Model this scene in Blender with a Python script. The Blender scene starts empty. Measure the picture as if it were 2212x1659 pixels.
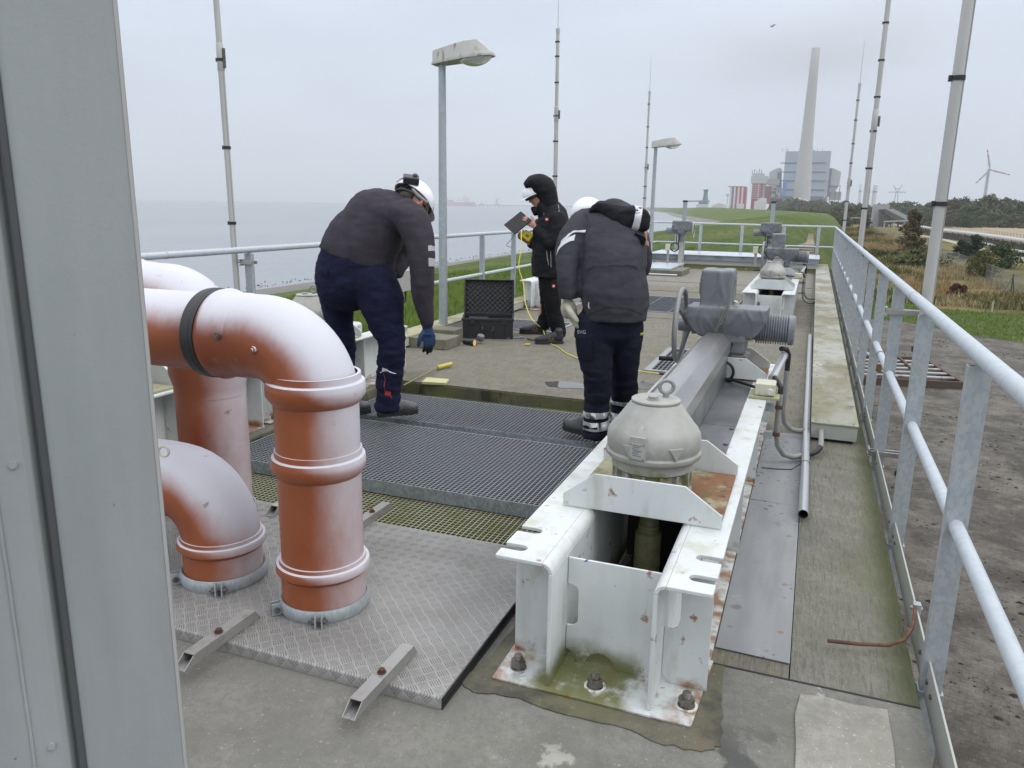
import bpy, bmesh, math, random
import numpy as np
from mathutils import Vector, Matrix, noise
SC = bpy.context.scene
COL = SC.collection
R = math.radians
rnd = random.Random(7)
# ------------------------------------------------------------------ camera
EYE = Vector((0, 0, 1.45))
def cam_axes(yaw=R(-21), pitch=R(13), roll=R(.9)):
    f0 = Vector((math.sin(yaw), math.cos(yaw), 0)); r0 = Vector((math.cos(yaw), -math.sin(yaw), 0)); u0 = Vector((0, 0, 1))
    f = f0*math.cos(pitch)-u0*math.sin(pitch); u = u0*math.cos(pitch)+f0*math.sin(pitch)
    return r0*math.cos(roll)+u*math.sin(roll), -r0*math.sin(roll)+u*math.cos(roll), f
CR, CU, CF = cam_axes()
cd = bpy.data.cameras.new('camera'); cam = bpy.data.objects.new('camera', cd); COL.objects.link(cam)
M = Matrix((CR, CU, -CF)).transposed().to_4x4(); M.translation = EYE
cam.matrix_world = M
cd.sensor_width = 36; cd.lens = 1661/2212*36; cd.clip_start = .05; cd.clip_end = 60000
SC.camera = cam
# measured points of the survey photo -> points of the place (2212 x 1659 grid)
def ray(x, y): return CF+CR*((x-1106)/1661)-CU*((y-829.5)/1661)
def P(x, y, Y):
    d = ray(x, y); return EYE+d*(Y/d.y)
def PZ(x, y, z=0):
    d = ray(x, y); return EYE+d*((z-EYE.z)/d.z)
# ------------------------------------------------------------------ world
w = bpy.data.worlds.new('World'); SC.world = w; w.use_nodes = True
nt = w.node_tree; nt.nodes.clear()
N = nt.nodes.new; L = nt.links.new
SUN_EL, SUN_AZ = R(48), R(95)      # azimuth clockwise from +Y
sky = N('ShaderNodeTexSky'); sky.sky_type = 'NISHITA'; sky.sun_disc = False
sky.sun_elevation = SUN_EL; sky.sun_rotation = SUN_AZ; sky.dust_density = 5; sky.air_density = 1.2
bg1 = N('ShaderNodeBackground'); bg1.inputs[1].default_value = .05; L(sky.outputs[0], bg1.inputs[0])
tc = N('ShaderNodeTexCoord'); sep = N('ShaderNodeSeparateXYZ'); L(tc.outputs['Generated'], sep.inputs[0])
mr = N('ShaderNodeMapRange'); mr.inputs[1].default_value = .0; mr.inputs[2].default_value = 1
mr.inputs[3].default_value = 0; mr.inputs[4].default_value = 1; L(sep.outputs[2], mr.inputs[0])
ramp = N('ShaderNodeValToRGB'); cr = ramp.color_ramp
cr.elements[0].position = 0; cr.elements[0].color = (.74, .815, .90, 1)
cr.elements[1].position = 1; cr.elements[1].color = (2.0, 2.05, 2.15, 1)
e = cr.elements.new(.12); e.color = (.70, .775, .885, 1)
e = cr.elements.new(.28); e.color = (.74, .82, .96, 1)
e = cr.elements.new(.5); e.color = (1.5, 1.56, 1.68, 1)
L(mr.outputs[0], ramp.inputs[0])
mp = N('ShaderNodeMapping'); mp.inputs['Scale'].default_value = (1, 1, 3.2); L(tc.outputs['Generated'], mp.inputs[0])
nz = N('ShaderNodeTexNoise'); nz.inputs['Scale'].default_value = 2.3; nz.inputs['Detail'].default_value = 6; nz.inputs['Roughness'].default_value = .5
L(mp.outputs[0], nz.inputs[0])
m2 = N('ShaderNodeMapRange'); m2.inputs[1].default_value = .3; m2.inputs[2].default_value = .7; m2.inputs[3].default_value = .89; m2.inputs[4].default_value = 1.07
L(nz.outputs[0], m2.inputs[0])
mul = N('ShaderNodeVectorMath'); mul.operation = 'SCALE'; L(ramp.outputs[0], mul.inputs[0]); L(m2.outputs[0], mul.inputs['Scale'])
bg2 = N('ShaderNodeBackground'); L(mul.outputs[0], bg2.inputs[0]); bg2.inputs[1].default_value = 1
ad = N('ShaderNodeMixShader'); ad.inputs[0].default_value = .94; L(bg1.outputs[0], ad.inputs[1]); L(bg2.outputs[0], ad.inputs[2])
wo = N('ShaderNodeOutputWorld'); L(ad.outputs[0], wo.inputs[0])
sl = bpy.data.lights.new('sun', 'SUN'); sl.energy = .9; sl.angle = R(25); sl.color = (1, .97, .93)
so = bpy.data.objects.new('sun', sl); COL.objects.link(so)
sd = Vector((math.sin(SUN_AZ)*math.cos(SUN_EL), math.cos(SUN_AZ)*math.cos(SUN_EL), math.sin(SUN_EL)))
so.rotation_euler = sd.to_track_quat('Z', 'Y').to_euler()
SC.view_settings.view_transform = 'Standard'; SC.view_settings.look = 'None'; SC.view_settings.gamma = 1
SC.view_settings.exposure = .12
# ------------------------------------------------------------------ materials
MC = {}
def mat(name, base=(.5, .5, .5), rough=.6, metal=0., var=None, layers=(), bump=(), rvar=None, spec=.5, coat=0, trans=0, alpha=1, emis=None, sss=0, space='pos'):
    """base colour, var=(colour2, scale, lo, hi, stretch), layers=[(colour, {mask})], bump=[(scale, dist, stretch)]"""
    if name in MC: return MC[name]
    m = bpy.data.materials.new(name); m.use_nodes = True; t = m.node_tree; t.nodes.clear()
    n = t.nodes.new; l = t.links.new
    out = n('ShaderNodeOutputMaterial'); b = n('ShaderNodeBsdfPrincipled'); l(b.outputs[0], out.inputs[0])
    geo = n('ShaderNodeNewGeometry')
    if space == 'pos': src = geo.outputs['Position']
    else:
        t_c = n('ShaderNodeTexCoord'); src = t_c.outputs['Object']
    def co(stretch):
        if stretch is None or stretch == 1: return src
        mpn = n('ShaderNodeMapping'); l(src, mpn.inputs[0])
        s = stretch
        if len(s) == 3: mpn.inputs['Scale'].default_value = s
        else:
            mpn.inputs['Scale'].default_value = s[:3]; mpn.inputs['Rotation'].default_value = (0, 0, s[3])
        return mpn.outputs[0]
    def nse(scale, stretch=None, detail=5, rough_=.55, kind='noise', seed=0, dist=0):
        if kind == 'voronoi' or kind == 'cells':
            x = n('ShaderNodeTexVoronoi'); x.inputs['Scale'].default_value = scale
            if kind == 'cells': l(co(stretch), x.inputs[0]); return x.outputs['Color']
            l(co(stretch), x.inputs[0]); return x.outputs['Distance']
        if kind == 'wave':
            x = n('ShaderNodeTexWave'); x.inputs['Scale'].default_value = scale; x.inputs['Distortion'].default_value = dist or 1.5
            x.inputs['Detail'].default_value = 3; x.inputs['Detail Scale'].default_value = 2
            l(co(stretch), x.inputs[0]); return x.outputs['Fac']
        x = n('ShaderNodeTexNoise'); x.noise_dimensions = '4D'; x.inputs['W'].default_value = seed
        x.inputs['Scale'].default_value = scale; x.inputs['Detail'].default_value = detail; x.inputs['Roughness'].default_value = rough_
        x.inputs['Distortion'].default_value = dist
        l(co(stretch), x.inputs[0]); return x.outputs[0]
    def rng(sock, lo, hi, a=0, b_=1, smooth=True):
        x = n('ShaderNodeMapRange'); x.interpolation_type = 'SMOOTHSTEP' if smooth else 'LINEAR'
        x.inputs[1].default_value = lo; x.inputs[2].default_value = hi; x.inputs[3].default_value = a; x.inputs[4].default_value = b_
        l(sock, x.inputs[0]); return x.outputs[0]
    def math_(op, a, b_):
        x = n('ShaderNodeMath'); x.operation = op
        for i, v in enumerate((a, b_)):
            if isinstance(v, (int, float)): x.inputs[i].default_value = v
            else: l(v, x.inputs[i])
        return x.outputs[0]
    def mix(f, a, b_):
        x = n('ShaderNodeMix'); x.data_type = 'RGBA'
        if isinstance(f, (int, float)): x.inputs[0].default_value = f
        else: l(f, x.inputs[0])
        for i, v in ((6, a), (7, b_)):
            if isinstance(v, tuple): x.inputs[i].default_value = (*v[:3], 1)
            else: l(v, x.inputs[i])
        return x.outputs[2]
    col = base
    if var:
        vs = list(var)+[None]*(6-len(var))
        col = mix(rng(nse(vs[1], vs[4], kind=vs[5] or 'noise'), vs[2], vs[3]), base, vs[0])
    rsock = None
    for i, (c, k) in enumerate(layers):
        f = rng(nse(k.get('scale', 5), k.get('stretch'), k.get('detail', 6), k.get('rough', .6), k.get('kind', 'noise'), k.get('seed', i+1), k.get('dist', 0)), k.get('lo', .5), k.get('hi', .6)) if 'scale' in k else 1.0
        if 'z' in k:        # stronger towards z[1]
            sp = n('ShaderNodeSeparateXYZ'); l(geo.outputs['Position'] if not k.get('obj') else src, sp.inputs[0])
            zz = math_('ADD', sp.outputs[2], math_('MULTIPLY', nse(k.get('zs', 9), None, 4, .6, seed=i+9), k.get('zn', .0)))
            f = math_('MULTIPLY', f, rng(zz, k['z'][0], k['z'][1]))
        for ax, key in ((0, 'x'), (1, 'y')):
            if key in k:
                sp = n('ShaderNodeSeparateXYZ'); l(geo.outputs['Position'] if not k.get('obj') else src, sp.inputs[0])
                zz = math_('ADD', sp.outputs[ax], math_('MULTIPLY', nse(k.get('zs', 9), None, 4, .6, seed=i+9), k.get('zn', .0)))
                f = math_('MULTIPLY', f, rng(zz, k[key][0], k[key][1]))
        if 'n' in k:        # facing direction
            dt = n('ShaderNodeVectorMath'); dt.operation = 'DOT_PRODUCT'; l(geo.outputs['Normal'], dt.inputs[0]); dt.inputs[1].default_value = k['n'][0]
            v = math_('ADD', dt.outputs['Value'], math_('MULTIPLY', math_('SUBTRACT', nse(k.get('ns', 6), k.get('nst'), 8, .7, seed=i+3), .5), k.get('nn', .6)))
            f = math_('MULTIPLY', f, rng(v, *k['n'][1]))
        if 'k2' in k:
            sp = n('ShaderNodeSeparateXYZ'); l(geo.outputs['Position'], sp.inputs[0]); f = math_('MULTIPLY', f, rng(math_('ADD', sp.outputs[0], math_('MULTIPLY', nse(14, None, 4, .6, seed=33), .12)), -.30, -.36))
        if 'edge' in k:
            f = math_('MULTIPLY', f, rng(geo.outputs['Pointiness'], *k['edge']))
        if 'and' in k:
            q_ = k['and']; f = math_('MULTIPLY', f, rng(nse(q_[0], None, 4, .6, seed=q_[3]), q_[1], q_[2]))
        if 'amt' in k: f = math_('MULTIPLY', f, k['amt'])
        col = mix(f, col, c)
        if 'r' in k:
            x = n('ShaderNodeMix'); x.data_type = 'FLOAT'
            if isinstance(f, (int, float)): x.inputs[0].default_value = f
            else: l(f, x.inputs[0])
            if rsock is None: x.inputs[2].default_value = rough
            else: l(rsock, x.inputs[2])
            x.inputs[3].default_value = k['r']; rsock = x.outputs[0]
    if isinstance(col, tuple): b.inputs['Base Color'].default_value = (*col[:3], 1)
    else: l(col, b.inputs['Base Color'])
    if rvar and rsock is None:
        rsock = rng(nse(rvar[2], rvar[3] if len(rvar) > 3 else None), .3, .7, rvar[0], rvar[1])
    if rsock is not None: l(rsock, b.inputs['Roughness'])
    else: b.inputs['Roughness'].default_value = rough
    b.inputs['Metallic'].default_value = metal
    b.inputs['Specular IOR Level'].default_value = spec
    if coat: b.inputs['Coat Weight'].default_value = coat
    if trans: b.inputs['Transmission Weight'].default_value = trans
    if sss: b.inputs['Subsurface Weight'].default_value = sss; b.inputs['Subsurface Scale'].default_value = .01
    if emis: b.inputs['Emission Color'].default_value = (*emis[0], 1); b.inputs['Emission Strength'].default_value = emis[1]
    prev = None
    for bb in bump:
        sc, dist = bb[0], bb[1]; st = bb[2] if len(bb) > 2 else None; kd = bb[3] if len(bb) > 3 else 'noise'
        bn = n('ShaderNodeBump'); bn.inputs['Strength'].default_value = 1; bn.inputs['Distance'].default_value = dist
        l(nse(sc, st, 6, .6, kd, seed=5+sc), bn.inputs['Height'])
        if prev: l(prev, bn.inputs['Normal'])
        prev = bn.outputs[0]
    if prev: l(prev, b.inputs['Normal'])
    MC[name] = m; return m

MOSS = (.10, .115, .025); RUST = (.22, .075, .025)
def white_paint():
    return mat('white paint', (.60, .63, .625), .42, var=((.53, .555, .545), 3, .35, .7), layers=[
        ((.40, .40, .30), dict(scale=14, lo=.56, hi=.72, stretch=(1, 1, .3), amt=.5)),
        ((.33, .33, .17), dict(scale=9, lo=.50, hi=.68, n=((0, 0, 1), (.6, 1.0)), z=(.30, .46), amt=.55, detail=9)),
        (MOSS, dict(scale=18, lo=.50, hi=.62, z=(.05, .02), zn=.03, amt=.55, detail=9)),
        ((.12, .13, .03), dict(scale=11, lo=.28, hi=.46, z=(.15, .07), zn=.07, x=(-.68, -.62), zs=12, amt=.92, detail=9, k2=1)),
        (RUST, dict(scale=17, lo=.625, hi=.69, detail=8, seed=4, amt=.85)), ((.36, .36, .30), dict(scale=5, lo=.50, hi=.72, stretch=(2.5, 2.5, .35), amt=.45, seed=44, detail=9)),
        ((.06, .12, .30), dict(scale=10, lo=.675, hi=.685, detail=5, seed=21, y=(2.45, 2.35))),
        ((.24, .10, .03), dict(scale=9, lo=.40, hi=.58, z=(.085, .05), zn=.05, zs=14, x=(-.67, -.74), detail=9, seed=51, amt=.9)),
        ((.26, .12, .04), dict(scale=10, lo=.46, hi=.60, z=(.085, .05), zn=.05, zs=14, x=(-.27, -.20), detail=9, seed=52, amt=.9)),
        (RUST, dict(scale=26, lo=.46, hi=.6, z=(.03, .005), zn=.02, seed=8)),
        ], bump=((60, .0006), (9, .002)), rvar=None)
def galv(name='galvanised steel', dark=0):
    return mat(name, (.40-.05*dark, .435-.05*dark, .45-.05*dark), .48, .35, var=((.335-.09*dark, .37-.09*dark, .39-.09*dark), 90, .2, .8, (1, 1, .6), 'cells'), layers=[
        ((.50, .53, .54), dict(scale=14, lo=.5, hi=.75, amt=.6)), ((.22, .22, .17), dict(scale=40, lo=.63, hi=.75, amt=.5))], bump=((70, .0005),))
M_W = white_paint(); M_G = galv(); M_GD = galv('dark galvanised steel', 1)
M_GR = mat('galvanised tube', (.46, .50, .535), .5, .15, var=((.42, .46, .495), 30, .4, .65), layers=[((.30, .31, .28), dict(scale=45, lo=.6, hi=.7, amt=.5))], bump=((90, .0004),))
M_SS = mat('stainless steel', (.46, .45, .44), .33, .9, var=((.34, .33, .325), 2.5, .4, .7, (3, .6, 3)), layers=[
    ((.10, .10, .09), dict(scale=3, lo=.55, hi=.8, stretch=(1, .4, 1), amt=.5, r=.5))], bump=((60, .0003, (1, .05, 1)),))
M_SSD = mat('dull wet steel sheet', (.27, .275, .28), .38, .6, var=((.12, .125, .13), 2, .35, .65), layers=[((.13, .13, .06), dict(scale=12, lo=.62, hi=.7, amt=.8))], bump=((3, .002), (40, .0004)))
M_ZINC = mat('zinc cover sheet', (.265, .27, .27), .6, .0, var=((.21, .217, .222), 4, .35, .65, (3, .5, 1)), layers=[
    ((.10, .105, .11), {'scale': 24, 'kind': 'voronoi', 'lo': .30, 'hi': .26, 'and': (3.5, .55, .60, 3), 'amt': .8, 'r': .15}), ((.12, .125, .13), {'scale': 11, 'kind': 'voronoi', 'lo': .26, 'hi': .22, 'and': (2.2, .56, .6, 8), 'amt': .7, 'r': .15}), ((.42, .44, .45), dict(scale=9, lo=.6, hi=.75, amt=.5, seed=7)), ((.25, .16, .08), dict(scale=30, lo=.70, hi=.73))], bump=((3, .006), (60, .0004)))
M_CAST = mat('grey cast metal', (.37, .365, .34), .55, .0, var=((.25, .25, .225), 6, .35, .7), layers=[
    ((.16, .17, .05), dict(scale=9, lo=.50, hi=.60, z=(.62, .5), amt=.8)), ((.48, .47, .44), dict(scale=25, lo=.58, hi=.75, amt=.5)), (RUST, dict(scale=22, lo=.69, hi=.74, z=(.6, .5)))], bump=((110, .0006), (8, .003)))
M_COV = mat('grey vinyl cover', (.165, .175, .19), .30, 0, var=((.15, .158, .17), 3, .4, .65), bump=((300, .0003),), rvar=(.30, .42, 5))
M_MOT = mat('grey motor paint', (.20, .215, .235), .45, 0, var=((.14, .15, .165), 12, .4, .7), bump=((80, .0004),))
M_BLK = mat('black rubber', (.018, .018, .02), .5, bump=((60, .0005),))
M_BLKP = mat('black plastic', (.022, .022, .025), .42, layers=[((.07, .07, .07), dict(scale=30, lo=.6, hi=.75, amt=.6))], bump=((120, .0004),))
M_DK = mat('dark void', (.02, .022, .018), .8)
M_RUST = mat('rusty steel', (.085, .045, .032), .85, var=((.15, .07, .04), 25, .4, .65), bump=((120, .001),))
M_BOLT = mat('bolt steel', (.16, .15, .14), .45, .6, var=((.08, .07, .06), 60, .4, .65), bump=((150, .0005),))
M_CREAM = mat('cream plastic', (.55, .53, .42), .5, layers=[(MOSS, dict(scale=25, lo=.55, hi=.7, amt=.6))])
M_PVC = mat('orange pvc pipe', (.29, .078, .026), .42, 0, var=((.20, .048, .017), 2.2, .35, .65), layers=[
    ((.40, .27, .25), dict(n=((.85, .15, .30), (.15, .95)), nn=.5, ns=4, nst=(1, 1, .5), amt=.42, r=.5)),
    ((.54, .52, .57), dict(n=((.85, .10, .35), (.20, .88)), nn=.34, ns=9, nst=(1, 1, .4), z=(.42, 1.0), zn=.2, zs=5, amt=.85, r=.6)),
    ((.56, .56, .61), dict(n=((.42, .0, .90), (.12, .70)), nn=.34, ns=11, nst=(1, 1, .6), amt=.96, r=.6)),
    ((.22, .14, .14), dict(scale=15, lo=.655, hi=.70, amt=.75, dist=.8)), ((.30, .24, .22), dict(scale=5, lo=.62, hi=.72, amt=.5, dist=.5, seed=30, detail=9)), ((.10, .06, .04), dict(z=(.12, .05), zn=.05, amt=.5)),
    ((.72, .68, .66), dict(scale=70, lo=.72, hi=.76, stretch=(1, 1, .25), amt=.7))], bump=((160, .00025), (3, .002)))
M_CAB = mat('grey cabinet paint', (.30, .32, .318), .5, 0, var=((.245, .265, .265), 3.2, .3, .75, (2.5, 2.5, .4)), layers=[
    ((.18, .20, .19), dict(scale=5, lo=.55, hi=.8, stretch=(4, 4, .35), amt=.4)), ((.14, .13, .12), dict(scale=34, lo=.72, hi=.74, detail=3, seed=3))], bump=((170, .0004), (4, .003)))

def concrete(name, base, c2, streak=None, moss=0., extra=(), fine=.0012, ang=0, rough=.85, sbump=.004, sscale=30, samt=.62):
    st = (1, .14, 1, ang) if streak else None
    lay = [((base[0]*1.75, base[1]*1.75, base[2]*1.7), dict(scale=95, lo=.60, hi=.70, detail=3)), ((base[0]*.68, base[1]*.69, base[2]*.68), dict(scale=28, lo=.43, hi=.60, detail=10, rough=.85, seed=14, amt=.85)),
           ((base[0]*.45, base[1]*.45, base[2]*.42), dict(scale=140, lo=.60, hi=.72, detail=3, seed=6)),
           ((base[0]*.42, base[1]*.43, base[2]*.42), dict(scale=1.6, lo=.52, hi=.75, seed=2, amt=.65, detail=9))]
    if streak: lay.append(((base[0]*.42, base[1]*.43, base[2]*.36), dict(scale=sscale, lo=.50, hi=.63, stretch=st, amt=samt, seed=3, dist=.35, detail=9, rough=.75)))
    if moss: lay.append(((.135, .145, .045), dict(scale=2.2, lo=.40, hi=.72, amt=moss, seed=11, detail=10)))
    lay += list(extra)
    bp = [(90, fine), (9, .003)]
    if streak: bp.append((sscale, sbump*1.8, st)); lay.append(((base[0]*1.45, base[1]*1.45, base[2]*1.4), dict(scale=sscale*1.6, lo=.56, hi=.68, stretch=st, amt=.4, seed=23, detail=9, rough=.75)))
    return mat(name, base, rough, 0, var=(c2, 5, .35, .65), layers=lay, bump=bp)
# ------------------------------------------------------------------ mesh helpers
class MB:
    def __init__(s): s.v = []; s.f = []
    def add(s, vs, fs):
        o = len(s.v); s.v += [Vector(a) for a in vs]; s.f += [tuple(i+o for i in f) for f in fs]; return s
    def box(s, x0, x1, y0, y1, z0, z1, rot=None, at=None):
        vs = [Vector((x, y, z)) for z in (z0, z1) for y in (y0, y1) for x in (x0, x1)]
        if rot is not None:
            c = Vector(at) if at is not None else Vector(((x0+x1)/2, (y0+y1)/2, (z0+z1)/2)); vs = [rot @ (v-c)+c for v in vs]
        return s.add(vs, [(0, 2, 3, 1), (4, 5, 7, 6), (0, 1, 5, 4), (2, 6, 7, 3), (0, 4, 6, 2), (1, 3, 7, 5)])
    def obox(s, c, ax, ay, az, hx, hy, hz):
        c = Vector(c); vs = [c+ax*(i*hx)+ay*(j*hy)+az*(k*hz) for k in (-1, 1) for j in (-1, 1) for i in (-1, 1)]
        return s.add(vs, [(0, 2, 3, 1), (4, 5, 7, 6), (0, 1, 5, 4), (2, 6, 7, 3), (0, 4, 6, 2), (1, 3, 7, 5)])
    def bar(s, p, q, w, h, up=(0, 0, 1)):
        p, q = Vector(p), Vector(q); t = (q-p).normalized(); sd_ = t.cross(Vector(up)).normalized(); u = sd_.cross(t)
        return s.obox((p+q)/2, sd_, t, u, w/2, (q-p).length/2, h/2)
    def tube(s, pts, r, n=12, cap=True, closed=False):
        pts = [Vector(p) for p in pts]; k = len(pts); rr = r if isinstance(r, (list, tuple)) else [r]*k
        o = len(s.v); prev = None
        for i, p in enumerate(pts):
            if closed: t = (pts[(i+1) % k]-pts[i-1]).normalized()
            else: t = ((pts[min(i+1, k-1)]-p).normalized()+(p-pts[max(i-1, 0)]).normalized()).normalized()
            if prev is None:
                a = Vector((0, 0, 1)) if abs(t.z) < .9 else Vector((0, 1, 0)); nx = t.cross(a).normalized()
            else: nx = (prev-t*prev.dot(t)).normalized()
            prev = nx; ny = t.cross(nx)
            for j in range(n):
                a = 2*math.pi*j/n; s.v.append(p+(nx*math.cos(a)+ny*math.sin(a))*rr[i])
        for i in range(k if closed else k-1):
            for j in range(n):
                a, b = o+i*n+j, o+i*n+(j+1) % n; i2 = (i+1) % k
                s.f.append((a, b, o+i2*n+(j+1) % n, o+i2*n+j))
        if cap and not closed:
            s.f.append(tuple(o+j for j in range(n))[::-1]); s.f.append(tuple(o+(k-1)*n+j for j in range(n)))
        return s
    def cyl(s, p, q, r, r2=None, n=24, cap=True): return s.tube([p, q], [r, r if r2 is None else r2], n, cap)
    def lathe(s, prof, c=(0, 0, 0), axis=(0, 0, 1), n=48, arc=None):
        ax = Vector(axis).normalized(); a = Vector((1, 0, 0)) if abs(ax.x) < .9 else Vector((0, 1, 0)); nx = (a-ax*a.dot(ax)).normalized(); ny = ax.cross(nx); c = Vector(c); o = len(s.v)
        for (r, h) in prof:
            for j in range(n):
                t = 2*math.pi*j/n; s.v.append(c+ax*h+(nx*math.cos(t)+ny*math.sin(t))*max(r, 1e-5))
        for i in range(len(prof)-1):
            for j in range(n):
                s.f.append((o+i*n+j, o+i*n+(j+1) % n, o+(i+1)*n+(j+1) % n, o+(i+1)*n+j))
        return s
    def prism(s, poly, o0, ax, ay, d):
        """poly in plane (ax, ay) at o0, extruded by vector d"""
        o0, ax, ay, d = Vector(o0), Vector(ax), Vector(ay), Vector(d); n = len(poly); b = len(s.v)
        vs = [o0+ax*a+ay*c for a, c in poly]; s.v += vs+[v+d for v in vs]
        s.f.append(tuple(b+i for i in range(n))[::-1]); s.f.append(tuple(b+n+i for i in range(n)))
        for i in range(n): s.f.append((b+i, b+(i+1) % n, b+n+(i+1) % n, b+n+i))
        return s
    def build(s, name, m, parent=None, bevel=0, smooth=True, local=False, seg=2, ang=35):
        me = bpy.data.meshes.new(name)
        off = Vector((0, 0, 0))
        if parent is not None and not local:
            q = parent
            while q is not None: off += q.location; q = q.parent
        me.from_pydata([tuple(v-off) for v in s.v], [], s.f); me.update()
        bm = bmesh.new(); bm.from_mesh(me); bmesh.ops.recalc_face_normals(bm, faces=bm.faces); bm.to_mesh(me); bm.free()
        o = bpy.data.objects.new(name, me); COL.objects.link(o)
        if m is not None: me.materials.append(m)
        if parent is not None: o.parent = parent
        if smooth:
            me.polygons.foreach_set('use_smooth', [True]*len(me.polygons))
            try: me.set_sharp_from_angle(angle=R(ang))
            except Exception: pass
        if bevel:
            b = o.modifiers.new('bevel', 'BEVEL'); b.width = bevel; b.segments = seg; b.limit_method = 'ANGLE'; b.angle_limit = R(40); b.harden_normals = True
        return o
def tag(o, label=None, cat=None, group=None, kind=None):
    if label: o['label'] = label
    if cat: o['category'] = cat
    if group: o['group'] = group
    if kind: o['kind'] = kind
    return o
def thing(name, label, cat, loc=(0, 0, 0), group=None):
    o = bpy.data.objects.new(name, None); COL.objects.link(o); o.location = loc; o.empty_display_size = .2
    return tag(o, label, cat, group)
def struct(name, mb, m, **k): return tag(mb.build(name, m, **k), kind='structure')
def one(name, mb, m, label, cat, group=None, **k): return tag(mb.build(name, m, **k), label, cat, group)
def dup(o, loc=None, label=None, group=None, parent=None, skip=()):
    c = o.copy(); COL.objects.link(c); c.parent = parent
    if loc is not None: c.location = loc
    if label: c['label'] = label
    if group: c['group'] = group
    for ch in list(o.children):
        if ch.name.split('.')[0] not in skip: dup(ch, parent=c)
    return c
def arcpts(c, r, a0, a1, n, ax, ay):
    c, ax, ay = Vector(c), Vector(ax), Vector(ay)
    return [c+ax*(r*math.cos(a0+(a1-a0)*i/n))+ay*(r*math.sin(a0+(a1-a0)*i/n)) for i in range(n+1)]
def hexnut(mb, c, r, h, n=6): return mb.cyl(Vector(c), Vector(c)+Vector((0, 0, h)), r, n=n)
def displace(o, amp, scale, stretch=(1, 1, 1), seed=0, fn=None):
    me = o.data; ns = [v.normal.copy() for v in me.vertices]
    for v, nn in zip(me.vertices, ns):
        p = v.co; q = Vector((p.x*stretch[0], p.y*stretch[1], p.z*stretch[2]))*scale+Vector((seed, seed*.7, 0))
        k = (noise.noise(q)+.5*noise.noise(q*2.1))
        v.co = p+nn*(k*amp*(fn(p) if fn else 1))
    me.update()
def remesh(o, vox, smooth=2, fac=.5):
    m = o.modifiers.new('r', 'REMESH'); m.mode = 'VOXEL'; m.voxel_size = vox
    if smooth:
        sm = o.modifiers.new('s', 'SMOOTH'); sm.factor = fac; sm.iterations = smooth
    dg = bpy.context.evaluated_depsgraph_get(); me = bpy.data.meshes.new_from_object(o.evaluated_get(dg))
    old = o.data; mats = [x for x in old.materials]; o.modifiers.clear(); o.data = me
    if not me.materials:
        for x in mats: me.materials.append(x)
    me.polygons.foreach_set('use_smooth', [True]*len(me.polygons)); me.update()
    return o
# ================================================================== THE PLATFORM
M_SLAB = concrete('brushed concrete', (.205, .185, .15), (.15, .135, .108), streak=1, moss=.25, ang=0, sscale=42, sbump=.012, samt=.75)
M_SLABN = concrete('smooth concrete', (.20, .192, .172), (.15, .145, .128), moss=.06, fine=.0016, extra=[
    ((.035, .036, .032), dict(scale=5, lo=.50, hi=.56, x=(-.28, -.02), y=(2.3, 2.1), zn=.35, zs=4, amt=.8, r=.45, detail=8)),
    ((.38, .37, .32), dict(scale=7, lo=.54, hi=.59, x=(-.62, -.35), y=(2.0, 1.85), zn=.3, amt=.75, detail=10)),
    ((.40, .39, .35), dict(scale=8, lo=.62, hi=.655, x=(-.1, .02), amt=.8, detail=8, seed=33))])
M_SLABR = concrete('mossy ribbed concrete', (.225, .215, .18), (.165, .16, .13), streak=1, moss=.20, sscale=62, sbump=.011, samt=.7, extra=[
    ((.125, .13, .045), dict(scale=1.3, lo=.50, hi=.64, seed=61, amt=.6, stretch=(1.5, .5, 1), detail=9)), ((.42, .44, .36), dict(scale=6, lo=.70, hi=.72, detail=3, seed=12)), ((.075, .085, .025), dict(x=(.33, .44), zn=.05, amt=.75))])
M_SLABF = concrete('cross brushed concrete', (.235, .215, .18), (.17, .155, .13), streak=1, moss=.1, ang=R(90), sscale=14, sbump=.005)
M_PIT = concrete('wet pit concrete', (.06, .062, .04), (.035, .037, .022), moss=.8)
def slab(name, rects, z1, z0, m, holes=()):
    xs = sorted({r for a in rects+list(holes) for r in a[:2]}); ys = sorted({r for a in rects+list(holes) for r in a[2:]})
    inside = lambda x, y: any(a[0] < x < a[1] and a[2] < y < a[3] for a in rects) and not any(a[0] < x < a[1] and a[2] < y < a[3] for a in holes)
    mb = MB(); cell = {}
    for i in range(len(xs)-1):
        for j in range(len(ys)-1): cell[i, j] = inside((xs[i]+xs[i+1])/2, (ys[j]+ys[j+1])/2)
    vi = {}
    def V(i, j, z):
        k = (i, j, z)
        if k not in vi: vi[k] = len(mb.v); mb.v.append(Vector((xs[i], ys[j], z)))
        return vi[k]
    for (i, j), ok in cell.items():
        if not ok: continue
        mb.f.append((V(i, j, z1), V(i+1, j, z1), V(i+1, j+1, z1), V(i, j+1, z1)))
        for (di, dj, e) in ((-1, 0, ((i, j), (i, j+1))), (1, 0, ((i+1, j+1), (i+1, j))), (0, -1, ((i+1, j), (i, j))), (0, 1, ((i, j+1), (i+1, j+1)))):
            if not cell.get((i+di, j+dj), False):
                a, b = e; mb.f.append((V(*a, z1), V(*b, z1), V(*b, z0), V(*a, z0)))
    return struct(name, mb, m, smooth=False)
PIT = (-3.2, -.86, 2.83, 5.6)
slab('platform_slab', [(-4.12, .055, 2.345, 15.0)], 0, -.3, M_SLAB, [PIT, (-.60, -.345, 2.22, 5.0), (-.60, -.345, 10.6, 13.4), (-1.36, -.98, 6.86, 8.16), (-3.60, -2.74, 8.55, 9.4), (-2.75, -1.0, 11.0, 13.05)])
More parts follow.
